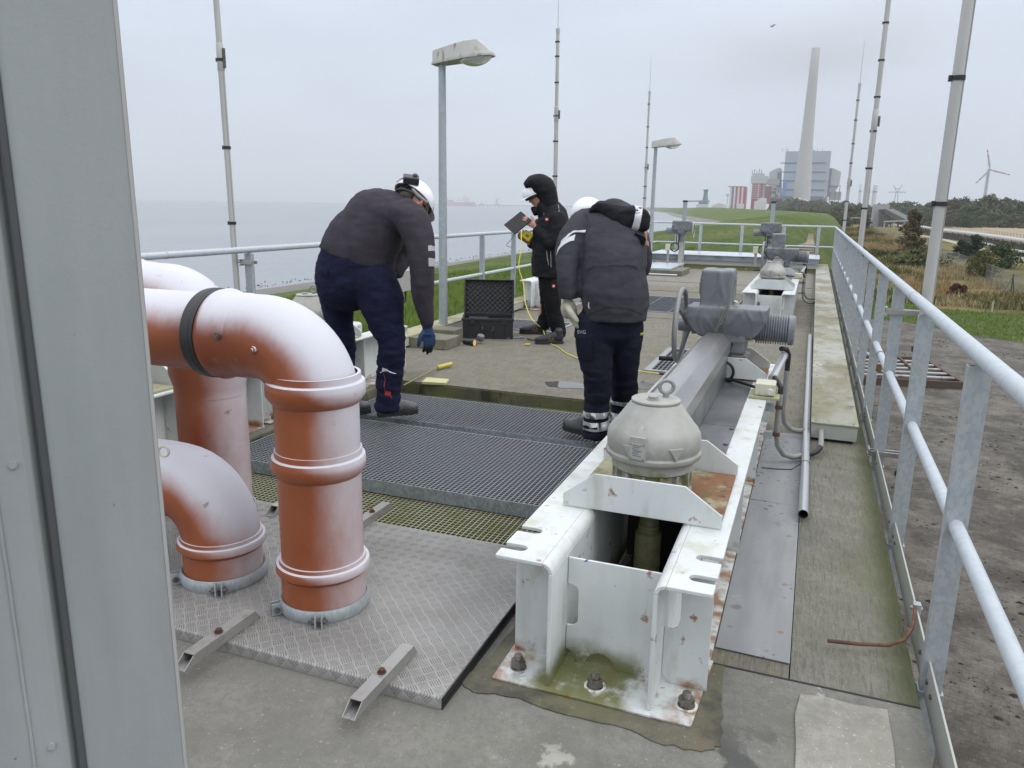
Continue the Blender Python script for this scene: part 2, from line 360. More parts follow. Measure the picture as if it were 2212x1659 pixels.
slab('platform_slab', [(-4.12, .055, 15.0, 22.15)], -.002, -.3, M_SLABF)
slab('platform_slab', [(-4.12, .43, -1.5, 2.341)], .001, -.3, M_SLABN)
slab('platform_edge_strip', [(.059, .43, 2.345, 22.15)], 0, -.3, M_SLABR)
struct('pit_floor', MB().box(-4.1, .4, 2.4, 14, -1.2, -1.1), M_PIT)
struct('platform_foundation', MB().box(-4.118, .425, -1.5, 2.4, -5.2, -.302).box(-4.118, .425, 14, 22.14, -5.2, -.302).box(-4.118, -3.3, 2.4, 14, -5.2, -.302).box(-.8, .425, 2.4, 14, -5.2, -.302), M_SLABN)
struct('well_shade_sheet', MB().box(-.62, -.33, 2.1, 5.1, -.301, -.290).box(-.62, -.33, 10.5, 13.5, -.301, -.290), M_DK)  # added near-black sheets painting the shade at the bottom of the frame wells
# cleft under the slab joints
mb = MB(); mb.box(-.19, .43, 2.339, 2.347, .0015, .003)
struct('expansion_joint', mb, M_DK, smooth=False)
mb = MB(); mb.box(-4.1, -.8, 14.02, 14.05, .002, .004).box(-4.1, -.8, 10.4, 10.42, .002, .004).box(-4.1, .05, 15.9, 15.93, .002, .004)
struct('expansion_joint', mb, M_PIT, smooth=False)
# brown mossy grout bed round the nearest frame foot
gp = [(-.90, 1.93), (-.84, 1.90), (-.70, 1.925), (-.55, 1.90), (-.40, 1.915), (-.25, 1.89), (-.15, 1.895), (-.115, 1.94), (-.12, 2.08), (-.135, 2.2), (-.14, 2.335), (-.86, 2.335), (-.865, 2.1)]
M_GROUT = concrete('stained grout', (.15, .138, .105), (.10, .09, .062), moss=.5, extra=[((.17, .10, .055), dict(scale=5, lo=.56, hi=.70, amt=.5, seed=9)), ((.045, .043, .035), dict(scale=6, lo=.48, hi=.64, amt=.8, seed=19))])
gp = [(p[0]*(1-u)+q[0]*u+.012*noise.noise(Vector((i*3.1, u*9, 0))), p[1]*(1-u)+q[1]*u+.012*noise.noise(Vector((i*3.1, u*9, 7)))) for i, (p, q) in enumerate(zip(gp, gp[1:]+gp[:1])) for u in (0, .25, .5, .75)]
struct('grout_bed', MB().prism([(x, min(y, 2.336)) for x, y in gp], (0, 0, -.001), (1, 0, 0), (0, 1, 0), (0, 0, .0065)), M_GROUT, smooth=False)
# light mortar patch
mb = MB(); pts = [(.087, 1.6), (.085, 2.02), (.079, 2.16), (.092, 2.27), (.16, 2.285), (.24, 2.277), (.335, 2.29), (.338, 2.1), (.329, 1.9), (.336, 1.6)]
mb.prism(pts, (0, 0, .0015), (1, 0, 0), (0, 1, 0), (0, 0, .006))
M_MORT = concrete('pale mortar', (.32, .305, .265), (.25, .24, .205), fine=.001, extra=[((.12, .12, .10), dict(scale=6, lo=.6, hi=.68, seed=41, detail=9, amt=.7))])
struct('mortar_patch', mb, M_MORT, smooth=False)
# puddles
M_WET = mat('puddle water', (.10, .10, .09), .04, spec=.8)
for i, (x, y, a, b) in enumerate([(-1.80, 6.02, .20, .13), (-1.28, 6.28, .17, .16)]):
    ps = [(a*math.cos(t)*(1+.35*noise.noise(Vector((math.cos(t)*1.7, math.sin(t)*1.7, i*5)))), b*math.sin(t)*(1+.6*noise.noise(Vector((math.cos(t)*2, math.sin(t)*2, 9+i))))) for t in [2*math.pi*k/40 for k in range(40)]]
    one('puddle', MB().prism(ps, (x, y, .0005), (1, 0, 0), (0, 1, 0), (0, 0, .003)), M_WET,
        ['shallow puddle on the concrete left of the man in the grey parka', 'shallow puddle on the concrete between the parka man and the stainless shaft cover'][i], 'puddle')
# long covers along both edges
def long_cover(x0, x1, y0, y1, h, label, moss):
    t = thing('cable_duct', label, 'cable duct', ((x0+x1)/2, y0, 0))
    mm = mat('duct '+moss, (.34, .335, .30) if moss == 'a' else (.40, .385, .25), .75, layers=[
        ((.155, .135, .065), dict(scale=1.1, lo=.42, hi=.60, stretch=(1.6, .8, 1), amt=.8, detail=10, rough=.75)), ((.10, .09, .05), dict(scale=5, lo=.56, hi=.7, amt=.7, detail=9, seed=7)), ((.17, .165, .07), dict(scale=.8, lo=.5, hi=.62, amt=.35, detail=9, seed=27)), ((.55, .56, .53), dict(scale=3, lo=.60, hi=.68, stretch=(1, .6, 1), amt=.8, seed=15))], bump=((60, .001),))
    k = 0; y = y0
    while y < y1:
        e = min(y+2.0, y1)
        MB().box(x0, x1, y+.004, e-.004, h-.012, h).build('cover_plate', mm, t, bevel=.002); y = e
    MB().box(x0+.006, x1-.006, y0+.01, y1-.01, .022, h-.014).build('side_wall', mat('duct side', (.40, .41, .37), .7, layers=[((.13, .13, .06), dict(scale=8, lo=.4, hi=.65, z=(.09, .02), zn=.06, amt=.9))]), t)
    MB().box(x0+.03, x1-.03, y0+.03, y1, .0005, .024).build('foot_strip', M_DK, t)
    b = MB()
    for yy_ in np.arange(y0+.05, min(y1, y0+8), .5):
        for xx_ in (x0+.03, x1-.03): b.cyl((xx_, yy_, h-.001), (xx_, yy_, h+.003), .005, n=8)
    tag(b.build('screws', M_BOLT, t))
    return t
long_cover(.09, .375, 5.16, 21.5, .125, 'long pale cable duct with mossy cover plates beside the right railing', 'a')
long_cover(-4.10, -3.84, 6.9, 19.5, .12, 'yellowish mossy cable duct along the left railing behind the black case', 'b')
# ---------------------------------------------------------------- railings
def rail_y(name, label, X, posts, y0, y1, zt=1.06, zm=.53, inner=-1, group=None, pw=.062, pd=.04, sockets=True):
    t = thing(name, label, 'railing', (X, y0, 0))
    MB().tube([(X, y0, zt), (X, y1, zt)], .0242, n=20).build('top_rail', M_GR, t)
    MB().tube([(X, y0, zm), (X, y1, zm)], .0212, n=18).build('middle_rail', M_GR, t)
    for p in posts:
        b = MB(); x0, x1, ya, yb, th = X-pw/2, X+pw/2, p-pd/2, p+pd/2, .004; zt_ = zt-.03
        b.box(x0, x1, ya, ya+th, -.25, zt_).box(x0, x1, yb-th, yb, -.25, zt_).box(x0, x0+th, ya+th, yb-th, -.25, zt_).box(x1-th, x1, ya+th, yb-th, -.25, zt_)
        po = b.build('post', M_G, t, bevel=.0015)
        MB().box(x0+th, x1-th, ya+th, yb-th, -.2, zt_-.06).build('post_core', M_DK, po)
        MB().tube([(X, p, zt_-.07), (X, p, zt-.015)], .012, n=10).build('rail_pin', M_G, po)
        if sockets: MB().box(x0-.006, x1+.006, ya-.006, yb+.006, -.30, -.02).build('socket', M_G, po, bevel=.002)
    c = MB()
    for yy_ in (4.15, 8.6, 13.2, 17.9):
        if y0 < yy_ < y1: c.lathe([(.0246, -.004), (.0262, -.003), (.0262, .003), (.0246, .004)], (X, yy_, zt), (0, 1, 0), 20)
    if c.v: c.build('rail_joint', M_G, t)
    return t
RP = [1.28, 2.5, 3.68, 4.86, 5.98, 7.15, 8.3, 9.45, 10.6, 11.75, 12.9, 14.05, 15.2, 16.35, 17.5, 18.65, 19.8, 20.9]
rail_y('railing', 'galvanised steel railing along the right edge of the platform', .475, RP, .3, 22.0, 1.055, .54)
LP = [2.6, 3.85, 5.0, 6.25, 7.38, 8.45, 9.66, 10.84, 12.0, 13.2, 14.4, 15.6, 16.8, 18.0, 19.2, 20.4, 21.4]
rail_y('railing', 'galvanised steel railing along the left edge above the grass slope', -4.17, LP, 2.0, 22.0, 1.085, .55)
t = thing('railing', 'galvanised steel railing across the far end of the platform', 'railing', (-4.17, 22.0, 0))
MB().tube([(-4.17, 22.0, 1.085), (.475, 22.0, 1.06)], .0242, n=16).build('top_rail', M_GR, t)
MB().tube([(-4.17, 22.0, .55), (.475, 22.0, .54)], .0212, n=16).build('middle_rail', M_GR, t)
for xx_ in (-3.6, -2.95, -1.85, -.78, .08):
    MB().box(xx_-.04, xx_+.04, 21.98, 22.02, -.25, 1.04).build('post', M_G, t, bevel=.002)
# toe board with its little bolts
t = thing('toe_board', 'narrow galvanised toe board along the right slab edge', 'toe board', (.46, 1, 0))
MB().box(.458, .464, .2, 21.9, -.035, .085).build('strip', mat('toe board steel', (.40, .41, .38), .5, .3, layers=[((.14, .14, .08), dict(scale=20, lo=.5, hi=.7, z=(.02, -.03), zn=.04))]), t)
b = MB()
for p in RP:
    for d in (-.13, .13, -.05): b.cyl((.452, p+d, .03), (.458, p+d, .03), .008, n=8)
b.build('bolts', M_BOLT, t)
# ---------------------------------------------------------------- gratings
def bars(x0, x1, y0, y1, z0, z1, px, py, w, m, name, parent, m2=None):
    b = MB(); nx = max(1, round((x1-x0)/px)); ny = max(1, round((y1-y0)/py))
    for i in range(nx+1):
        x = x0+(x1-x0)*i/nx; b.box(x-w/2, x+w/2, y0, y1, z0, z1)
    for j in range(ny+1):
        y = y0+(y1-y0)*j/ny; b.box(x0, x1, y-w/2, y+w/2, z0+.002, z1-.0015)
    return b.build(name, m, parent, smooth=False)
M_GB = mat('grating bars', (.115, .125, .14), .5, .2, layers=[((.42, .44, .45), dict(n=((0, 0, 1), (.7, .95)), nn=.02, amt=.95))])  # shade painted in: bar sides coloured dark, upward faces coloured light
M_GBY = mat('mossy grating bars', (.13, .13, .06), .65, .1, layers=[((.46, .46, .34), dict(n=((0, 0, 1), (.7, .95)), nn=.02, amt=.95)), ((.20, .21, .09), dict(scale=5, lo=.5, hi=.65, amt=.6))])  # moss tint is real; dark sides and pale tops are painted shade and light
def grating(name, label, x0, x1, y0, y1, z0, z1, px, py, m, mf, w=.0032, frame=.006):
    t = thing(name, label, 'grating', ((x0+x1)/2, y0, z0), 'walkway gratings over the pit')
    bars(x0+frame, x1-frame, y0+frame, y1-frame, z0+.004, z1, px, py, w, m, 'bars', t)
    MB().box(x0, x1, y0, y0+frame-.001, z0, z1+.001).box(x0, x1, y1-frame+.001, y1, z0, z1+.001).box(x0, x0+frame-.001, y0+frame, y1-frame, z0, z1+.001).box(x1-frame+.001, x1, y0+frame, y1-frame, z0, z1+.001).build('frame', mf, t, smooth=False)
    return t
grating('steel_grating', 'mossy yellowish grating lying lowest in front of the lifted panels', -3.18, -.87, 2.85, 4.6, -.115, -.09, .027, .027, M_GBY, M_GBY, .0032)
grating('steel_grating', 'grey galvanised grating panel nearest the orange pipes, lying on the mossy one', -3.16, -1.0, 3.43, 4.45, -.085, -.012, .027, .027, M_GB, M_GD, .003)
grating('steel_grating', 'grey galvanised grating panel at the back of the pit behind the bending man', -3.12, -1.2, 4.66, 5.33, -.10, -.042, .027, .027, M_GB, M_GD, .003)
M_PW = concrete('pit wall concrete', (.15, .14, .09), (.09, .085, .05), moss=.7, extra=[((.03, .03, .02), dict(scale=7, lo=.5, hi=.62, stretch=(1, 1, .3), amt=.85))])
struct('pit_wall', MB().box(-3.19, -.87, 5.590, 5.597, -.3, -.012).box(-3.197, -3.192, 2.84, 5.59, -.3, -.012), M_PW, smooth=False)
struct('pit_ledge', MB().box(-3.2, -.86, 2.83, 5.6, -.32, -.305).box(-3.2, -.86, 4.6, 5.6, -.11, -.1), M_PIT, smooth=False)
# flush gratings further back
def flush(label, x0, x1, y0, y1, px, py, fr):
    t = thing('floor_grating', label, 'grating', ((x0+x1)/2, y0, 0))
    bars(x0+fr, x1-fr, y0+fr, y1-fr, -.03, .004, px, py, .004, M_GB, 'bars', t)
    MB().box(x0, x1, y0, y0+fr, -.03, .012).box(x0, x1, y1-fr, y1, -.03, .012).box(x0, x0+fr, y0+fr, y1-fr, -.03, .012).box(x1-fr, x1, y0+fr, y1-fr, -.03, .012).build('frame', M_ZINC, t, bevel=.002)
    MB().box(x0+.01, x1-.01, y0+.01, y1-.01, -.045, -.04).build('screen', mat('grey drain screen', (.13, .15, .17), .6), t)
    return t
flush('small framed floor grating beside the handwheel of the near actuator', -1.35, -.99, 6.87, 8.15, .04, .12, .06)
flush('framed floor grating behind the black case at the man in the black hood', -3.59, -2.75, 8.56, 9.39, .045, .045, .04)
flush('wide slotted floor grating between the first and second right actuators', -2.74, -1.01, 11.01, 13.04, .4, .05, .03)
# checker plate
M_CHK = mat('checker plate aluminium', (.335, .325, .31), .42, .3, var=((.265, .255, .24), 4, .35, .65), layers=[((.16, .16, .09), dict(scale=3, lo=.55, hi=.75, amt=.5, detail=9)), ((.17, .15, .13), dict(scale=26, lo=.68, hi=.72, amt=.6))])
def add_checker(m):
    t = m.node_tree; n = t.nodes.new; l = t.links.new
    b = [x for x in t.nodes if x.type == 'BSDF_PRINCIPLED'][0]
    g = n('ShaderNodeNewGeometry'); sp = n('ShaderNodeSeparateXYZ'); l(g.outputs['Position'], sp.inputs[0])
    def mt(op, a, c=0, d=0):
        x = n('ShaderNodeMath'); x.operation = op
        for i, v in enumerate((a, c, d)):
            if isinstance(v, (int, float)): x.inputs[i].default_value = v
            else: l(v, x.inputs[i])
        return x.outputs[0]
    # z is folded into y so that the turned-down rim carries the pattern too
    u0 = mt('MULTIPLY', mt('ADD', sp.outputs[0], mt('SUBTRACT', sp.outputs[1], sp.outputs[2])), .7071/.037)
    v0 = mt('MULTIPLY', mt('SUBTRACT', mt('SUBTRACT', sp.outputs[1], sp.outputs[2]), sp.outputs[0]), .7071/.037)
    par = mt('MODULO', mt('ADD', mt('FLOOR', mt('ADD', u0, 400)), mt('FLOOR', mt('ADD', v0, 400))), 2)
    fu = mt('SUBTRACT', mt('FRACT', mt('ADD', u0, 400)), .5); fv = mt('SUBTRACT', mt('FRACT', mt('ADD', v0, 400)), .5)
    def bars_(a, c):   # bars long in a, repeated in c
        s = mt('COSINE', mt('MULTIPLY', c, 2*math.pi*5.2)); m_ = mt('LESS_THAN', mt('ABSOLUTE', c), .44)
        ln = mt('SUBTRACT', 1, mt('POWER', mt('MULTIPLY', mt('ABSOLUTE', a), 2.15), 4))
        return mt('MULTIPLY', mt('MULTIPLY', mt('MAXIMUM', mt('SUBTRACT', s, .1), 0), m_), mt('MAXIMUM', ln, 0))
    h = mt('ADD', mt('MULTIPLY', bars_(fu, fv), par), mt('MULTIPLY', bars_(fv, fu), mt('SUBTRACT', 1, par)))
    bp = n('ShaderNodeBump'); bp.inputs['Strength'].default_value = 1; bp.inputs['Distance'].default_value = .0042; l(h, bp.inputs['Height'])
    nz_ = n('ShaderNodeTexNoise'); nz_.inputs['Scale'].default_value = 70; l(g.outputs['Position'], nz_.inputs[0])
    b2 = n('ShaderNodeBump'); b2.inputs['Distance'].default_value = .0006; l(nz_.outputs[0], b2.inputs['Height']); l(b2.outputs[0], bp.inputs['Normal']); l(bp.outputs[0], b.inputs['Normal'])
add_checker(M_CHK)
t = thing('checker_plate', 'aluminium checker plate with folded rim under the orange pipes', 'checker plate', (-1.8, 1.79, 0))
MB().prism([(1.787, .002), (1.787, .036), (1.793, .042), (2.83, .042), (2.835, .036), (2.835, .002), (2.829, .002), (2.829, .034), (1.793, .034), (1.793, .002)], (-3.3, 0, 0), (0, 1, 0), (0, 0, 1), (2.405, 0, 0)).build('plate', M_CHK, t, smooth=True, ang=60)
MB().box(-3.3, -.9, 1.80, 2.82, .001, .033).build('packing', M_DK, t)
MB().box(-.902, -.890, 1.79, 2.83, -.004, .006).build('seal', M_BLK, t)
# short square tubes clamping the plate
def sq(label, x, y0, y1, z=.043, rusty=.6, ang=0):
    t = thing('square_tube', label, 'steel tube', (x, y0, z), 'square tubes clamping the checker plate')
    a, w_, h = .042, .0025, .036; L_ = y1-y0; b = MB()
    cut = .042
    def ring(pts_in, pts_out): pass
    # hollow square tube with slanted near end: the top is set back
    x0, x1 = x-a/2, x+a/2
    b.prism([(y0, z), (y1, z), (y1, z+w_), (y0, z+w_)], (x0, 0, 0), (0, 1, 0), (0, 0, 1), (a, 0, 0))
    b.prism([(y0+cut, z+h-w_), (y1-.02, z+h-w_), (y1-.02, z+h), (y0+cut, z+h)], (x0, 0, 0), (0, 1, 0), (0, 0, 1), (a, 0, 0))
    side = [(y0, z+w_), (y1, z+w_), (y1-.02, z+h-w_), (y0+cut, z+h-w_)]
    b.prism(side, (x0, 0, 0), (0, 1, 0), (0, 0, 1), (w_, 0, 0)); b.prism(side, (x1-w_, 0, 0), (0, 1, 0), (0, 0, 1), (w_, 0, 0))
    mm = mat('weathered square tube', (.34, .33, .32), .42, .5, layers=[((.18, .13, .09), dict(scale=18, lo=.54, hi=.70, amt=.7))], bump=((60, .0006, (1, .1, 1)),))
    b.build('tube', mm, t)
    hx = MB(); c = (x, (y0+y1)/2, z+h); hx.cyl(c, (c[0], c[1], c[2]+.003), .014, n=20); hexnut(hx, (c[0], c[1], c[2]+.003), .0105, .009)
    hx.build('bolt', mat('rusty bolt', (.075, .03, .02), .7), t)
    return t
sq('weathered square tube at the plate edge nearest the grey cabinet', -1.695, 1.60, 1.95)
sq('weathered square tube with rusty bolt, on the plate corner by the white frame', -1.09, 1.60, 1.97)
sq('square tube end showing between the two orange pipes', -2.22, 2.69, 3.0)
sq('square tube at the back edge of the checker plate right of the tall pipe', -1.77, 2.70, 3.0)
t = thing('washer_disc', 'round white washer clip lying on the mossy grating', 'washer', (-1.183, 3.03, -.088))
MB().lathe([(.012, 0), (.034, 0), (.036, .002), (.034, .005), (.012, .004), (.012, 0)], (-1.183, 3.03, -.088), n=28).build('ring', mat('white washer', (.62, .62, .6), .5), t)
MB().cyl((-1.183, 3.03, -.09), (-1.183, 3.03, -.079), .009, n=6).build('bolt', M_BOLT, t)
# ---------------------------------------------------------------- cabinet at the left edge of the view
E0 = Vector((-.98, .925, 0)); VD = Vector((-.727, .686, 0)).normalized(); LU = Vector((-.686, -.727, 0)).normalized()
# u to the left along LU, v away along VD
prof = [(0, 0), (.146, 0), (.158, .008), (.163, .055), (.176, .055), (.181, .008), (.190, .001), (.222, .0), (.232, .004), (.62, .004), (.62, .10), (-.0, .10)]
prof = [(a, c) for a, c in prof]
t = thing('metal_cabinet', 'tall grey sheet metal cabinet door frame close on the left', 'cabinet', tuple(E0))
MB().prism(prof, E0+Vector((0, 0, 0)), LU, VD, (0, 0, 2.6)).build('door_frame', M_CAB, t, bevel=.004, seg=3)
MB().prism([(.001, -.0015), (.006, -.0015), (.006, .0), (.001, .0)], E0, LU, VD, (0, 0, 2.6)).build('edge_seam', mat('pale sheet edge', (.36, .36, .34), .6), t)
bead = [E0+LU*(.233+.0016*noise.noise(Vector((0, 0, z*9))))-VD*(-.003+.0008*noise.noise(Vector((5, 0, z*30))))+Vector((0, 0, z)) for z in np.arange(0, 2.6, .012)]
MB().tube(bead, .0032, n=6).build('sealant_bead', M_CAB, t)
for z_ in (.55, 1.05, 1.55):
    q = E0+LU*.205+Vector((0, 0, z_)); MB().cyl(q+VD*.004, q-VD*.004, .006, n=14).build('panel_rivet', M_CAB, t)
# ---------------------------------------------------------------- orange pipes
def collar(c, r, ax=(0, 0, 1), w_=.05, rr=.018, h0=0):
    ax = Vector(ax)
    pr = [(r, -w_*.6), (r+rr*.35, -w_*.5), (r+rr, -w_*.25), (r+rr, w_*.1), (r+rr*.85, w_*.28), (r+rr*.35, w_*.34), (r+rr*.3, w_*.6), (r-.004, w_*.6)]
    return MB().lathe(pr, c, ax, 64)
def clamp(parent, c, r, z, a0):
    t = parent
    MB().lathe([(r, -.022), (r+.006, -.024), (r+.012, -.012), (r+.012, .012), (r+.006, .024), (r, .022)], (c[0], c[1], z), n=64).build('clamp_ring', M_G, t)
    for k, a in enumerate(a0):
        d = Vector((math.cos(a), math.sin(a), 0)); s = Vector((-d.y, d.x, 0)); p = Vector((c[0], c[1], z))+d*(r+.026)
        b = MB(); b.obox(p+s*.011, s, d, Vector((0, 0, 1)), .0025, .017, .022).obox(p-s*.011, s, d, Vector((0, 0, 1)), .0025, .017, .022)
        b.build('clamp_lug', M_G, t, bevel=.001)
        MB().cyl(p-s*.035, p+s*.03, .005, n=10).cyl(p-s*.026, p-s*.015, .011, n=6).cyl(p+s*.015, p+s*.023, .011, n=6).build('clamp_bolt', M_BOLT, t)
def elbow_pts(cx, cy, ztop, r_b, n=14):
    # up from (cx,cy) then to -X
    c = Vector((cx-r_b, cy, ztop-r_b)); return arcpts(c, r_b, 0, math.pi/2, n, (1, 0, 0), (0, 0, 1))
pa = (-1.53, 2.13); rp = .143
t = thing('vent_pipe', 'tall orange plastic pipe bending left, bleached white on top, with black rubber sleeve', 'pipe', (pa[0], pa[1], .042))
MB().tube([(*pa, .045), (*pa, .215)], rp+.004, n=64).build('base_socket', M_PVC, t)
collar((*pa, .205), rp+.003).build('socket_collar', M_PVC, t)
MB().tube([(*pa, .2), (*pa, .86)], rp, n=64).build('pipe_shaft', M_PVC, t)
collar((*pa, .585), rp, w_=.075).build('socket_collar', M_PVC, t)
collar((*pa, .845), rp+.002, w_=.085, rr=.022).build('socket_collar', M_PVC, t)
rb = .205; ep = elbow_pts(pa[0], pa[1], 1.0, rb, 5)
el = MB(); pts_ = [Vector((*pa, .80))]+elbow_pts(pa[0], pa[1], 1.0, rb, 16)+[Vector((-1.90, pa[1], 1.0))]
el.tube(pts_, rp+.002, n=64)
e_ = el.build('elbow', M_PVC, t, ang=80)

MB().lathe([(rp, -.005), (rp+.012, 0), (rp+.016, .02), (rp+.004, .045), (rp+.004, .105), (rp+.001, .12)], (-1.90, pa[1], 1.0), (1, 0, 0), 64).build('elbow_mouth', M_PVC, t, ang=80)
MB().lathe([(rp+.001, 0), (rp+.013, .002), (rp+.013, .012), (rp+.015, .014), (rp+.015, .036), (rp+.013, .038), (rp+.011, .052), (rp, .054)], (-1.958, pa[1], 1.0), (1, 0, 0), 64).build('rubber_sleeve', M_BLK, t)
MB().tube([(-1.95, pa[1], 1.0), (-3.3, pa[1], 1.0)], rp-.004, n=64).build('cross_pipe', M_PVC, t)
for (x, z_, r_, s_) in ((-1.80, 1.02, .008, 0), (-1.66, .985, .009, 1)):
    yy_ = pa[1]-math.sqrt(max((rp+.006)**2-(z_-1.0)**2, 0))-.001
    MB().cyl((x, yy_+.004, z_), (x, yy_-.004, z_), .012, n=16).cyl((x, yy_-.004, z_), (x, yy_-.010, z_), .0065, n=8).build('screw', M_BOLT if s_ == 0 else M_PVC, t)
clamp(t, pa, rp+.006, .066, (R(-62), R(-128)))
pb = (-2.45, 2.63)
t = thing('vent_pipe', 'orange plastic pipe standing behind the crossing pipe, bleached along its right side', 'pipe', (pb[0], pb[1], .042))
MB().tube([(*pb, .045), (*pb, .70)], .150, n=64).build('pipe_shaft', M_PVC, t)
MB().lathe([(.152, .62), (.152, .66), (.168, .72), (.168, .80), (.16, .81)], (*pb, 0), n=64).build('socket_collar', M_PVC, t)
ep = elbow_pts(pb[0], pb[1], 1.03, .2, 12)
q_ = MB().tube([Vector((*pb, .80))]+ep+[Vector((-2.86, pb[1], 1.03))], .153, n=64).build('elbow', M_PVC, t, ang=80)
MB().lathe([(.150, -.04), (.166, -.03), (.17, 0), (.157, .03), (.157, .10), (.15, .12)], (-2.83, pb[1], 1.03), (1, 0, 0), 64).build('elbow_mouth', M_PVC, t, ang=80)
MB().tube([(-2.84, pb[1], 1.03), (-3.6, pb[1], 1.03)], .145, n=64).build('cross_pipe', M_PVC, t)
clamp(t, pb, .156, .066, (R(-60),))
pc = (-2.01, 2.16)
t = thing('vent_pipe', 'short orange U shaped pipe close to the plate, bleached white on its bend', 'pipe', (pc[0], pc[1], .042))
MB().tube([(*pc, .045), (*pc, .20)], rp+.003, n=64).build('base_socket', M_PVC, t)
collar((*pc, .195), rp+.002, rr=.017).build('socket_collar', M_PVC, t)
ep = elbow_pts(pc[0], pc[1], .405, .19, 5); c2 = (-2.52, 2.16)
ep2 = [Vector((c2[0]-(p.x-pc[0]), p.y, p.z)) for p in ep][::-1]
q_ = MB().tube([Vector((*pc, .17))]+ep+ep2+[Vector((*c2, .17))], rp+.001, n=64).build('bend', M_PVC, t, ang=80); sb = q_.modifiers.new('sub', 'SUBSURF'); sb.levels = 1; sb.render_levels = 1
MB().tube([(*c2, .045), (*c2, .20)], rp+.003, n=64).build('base_socket', M_PVC, t)
collar((*c2, .195), rp+.002, rr=.017).build('socket_collar', M_PVC, t)
clamp(t, pc, rp+.006, .066, (R(-55), R(-132))); clamp(t, c2, rp+.006, .066, (R(-55), R(-128)))
pr_ = P(354, 975, 2.02)
MB().tube(arcpts(pr_, .019, 0, 2*math.pi, 24, (.9, .3, 0), (0, 0, 1))[:-1], .0045, n=10, closed=True).build('pull_ring', M_CREAM, t)
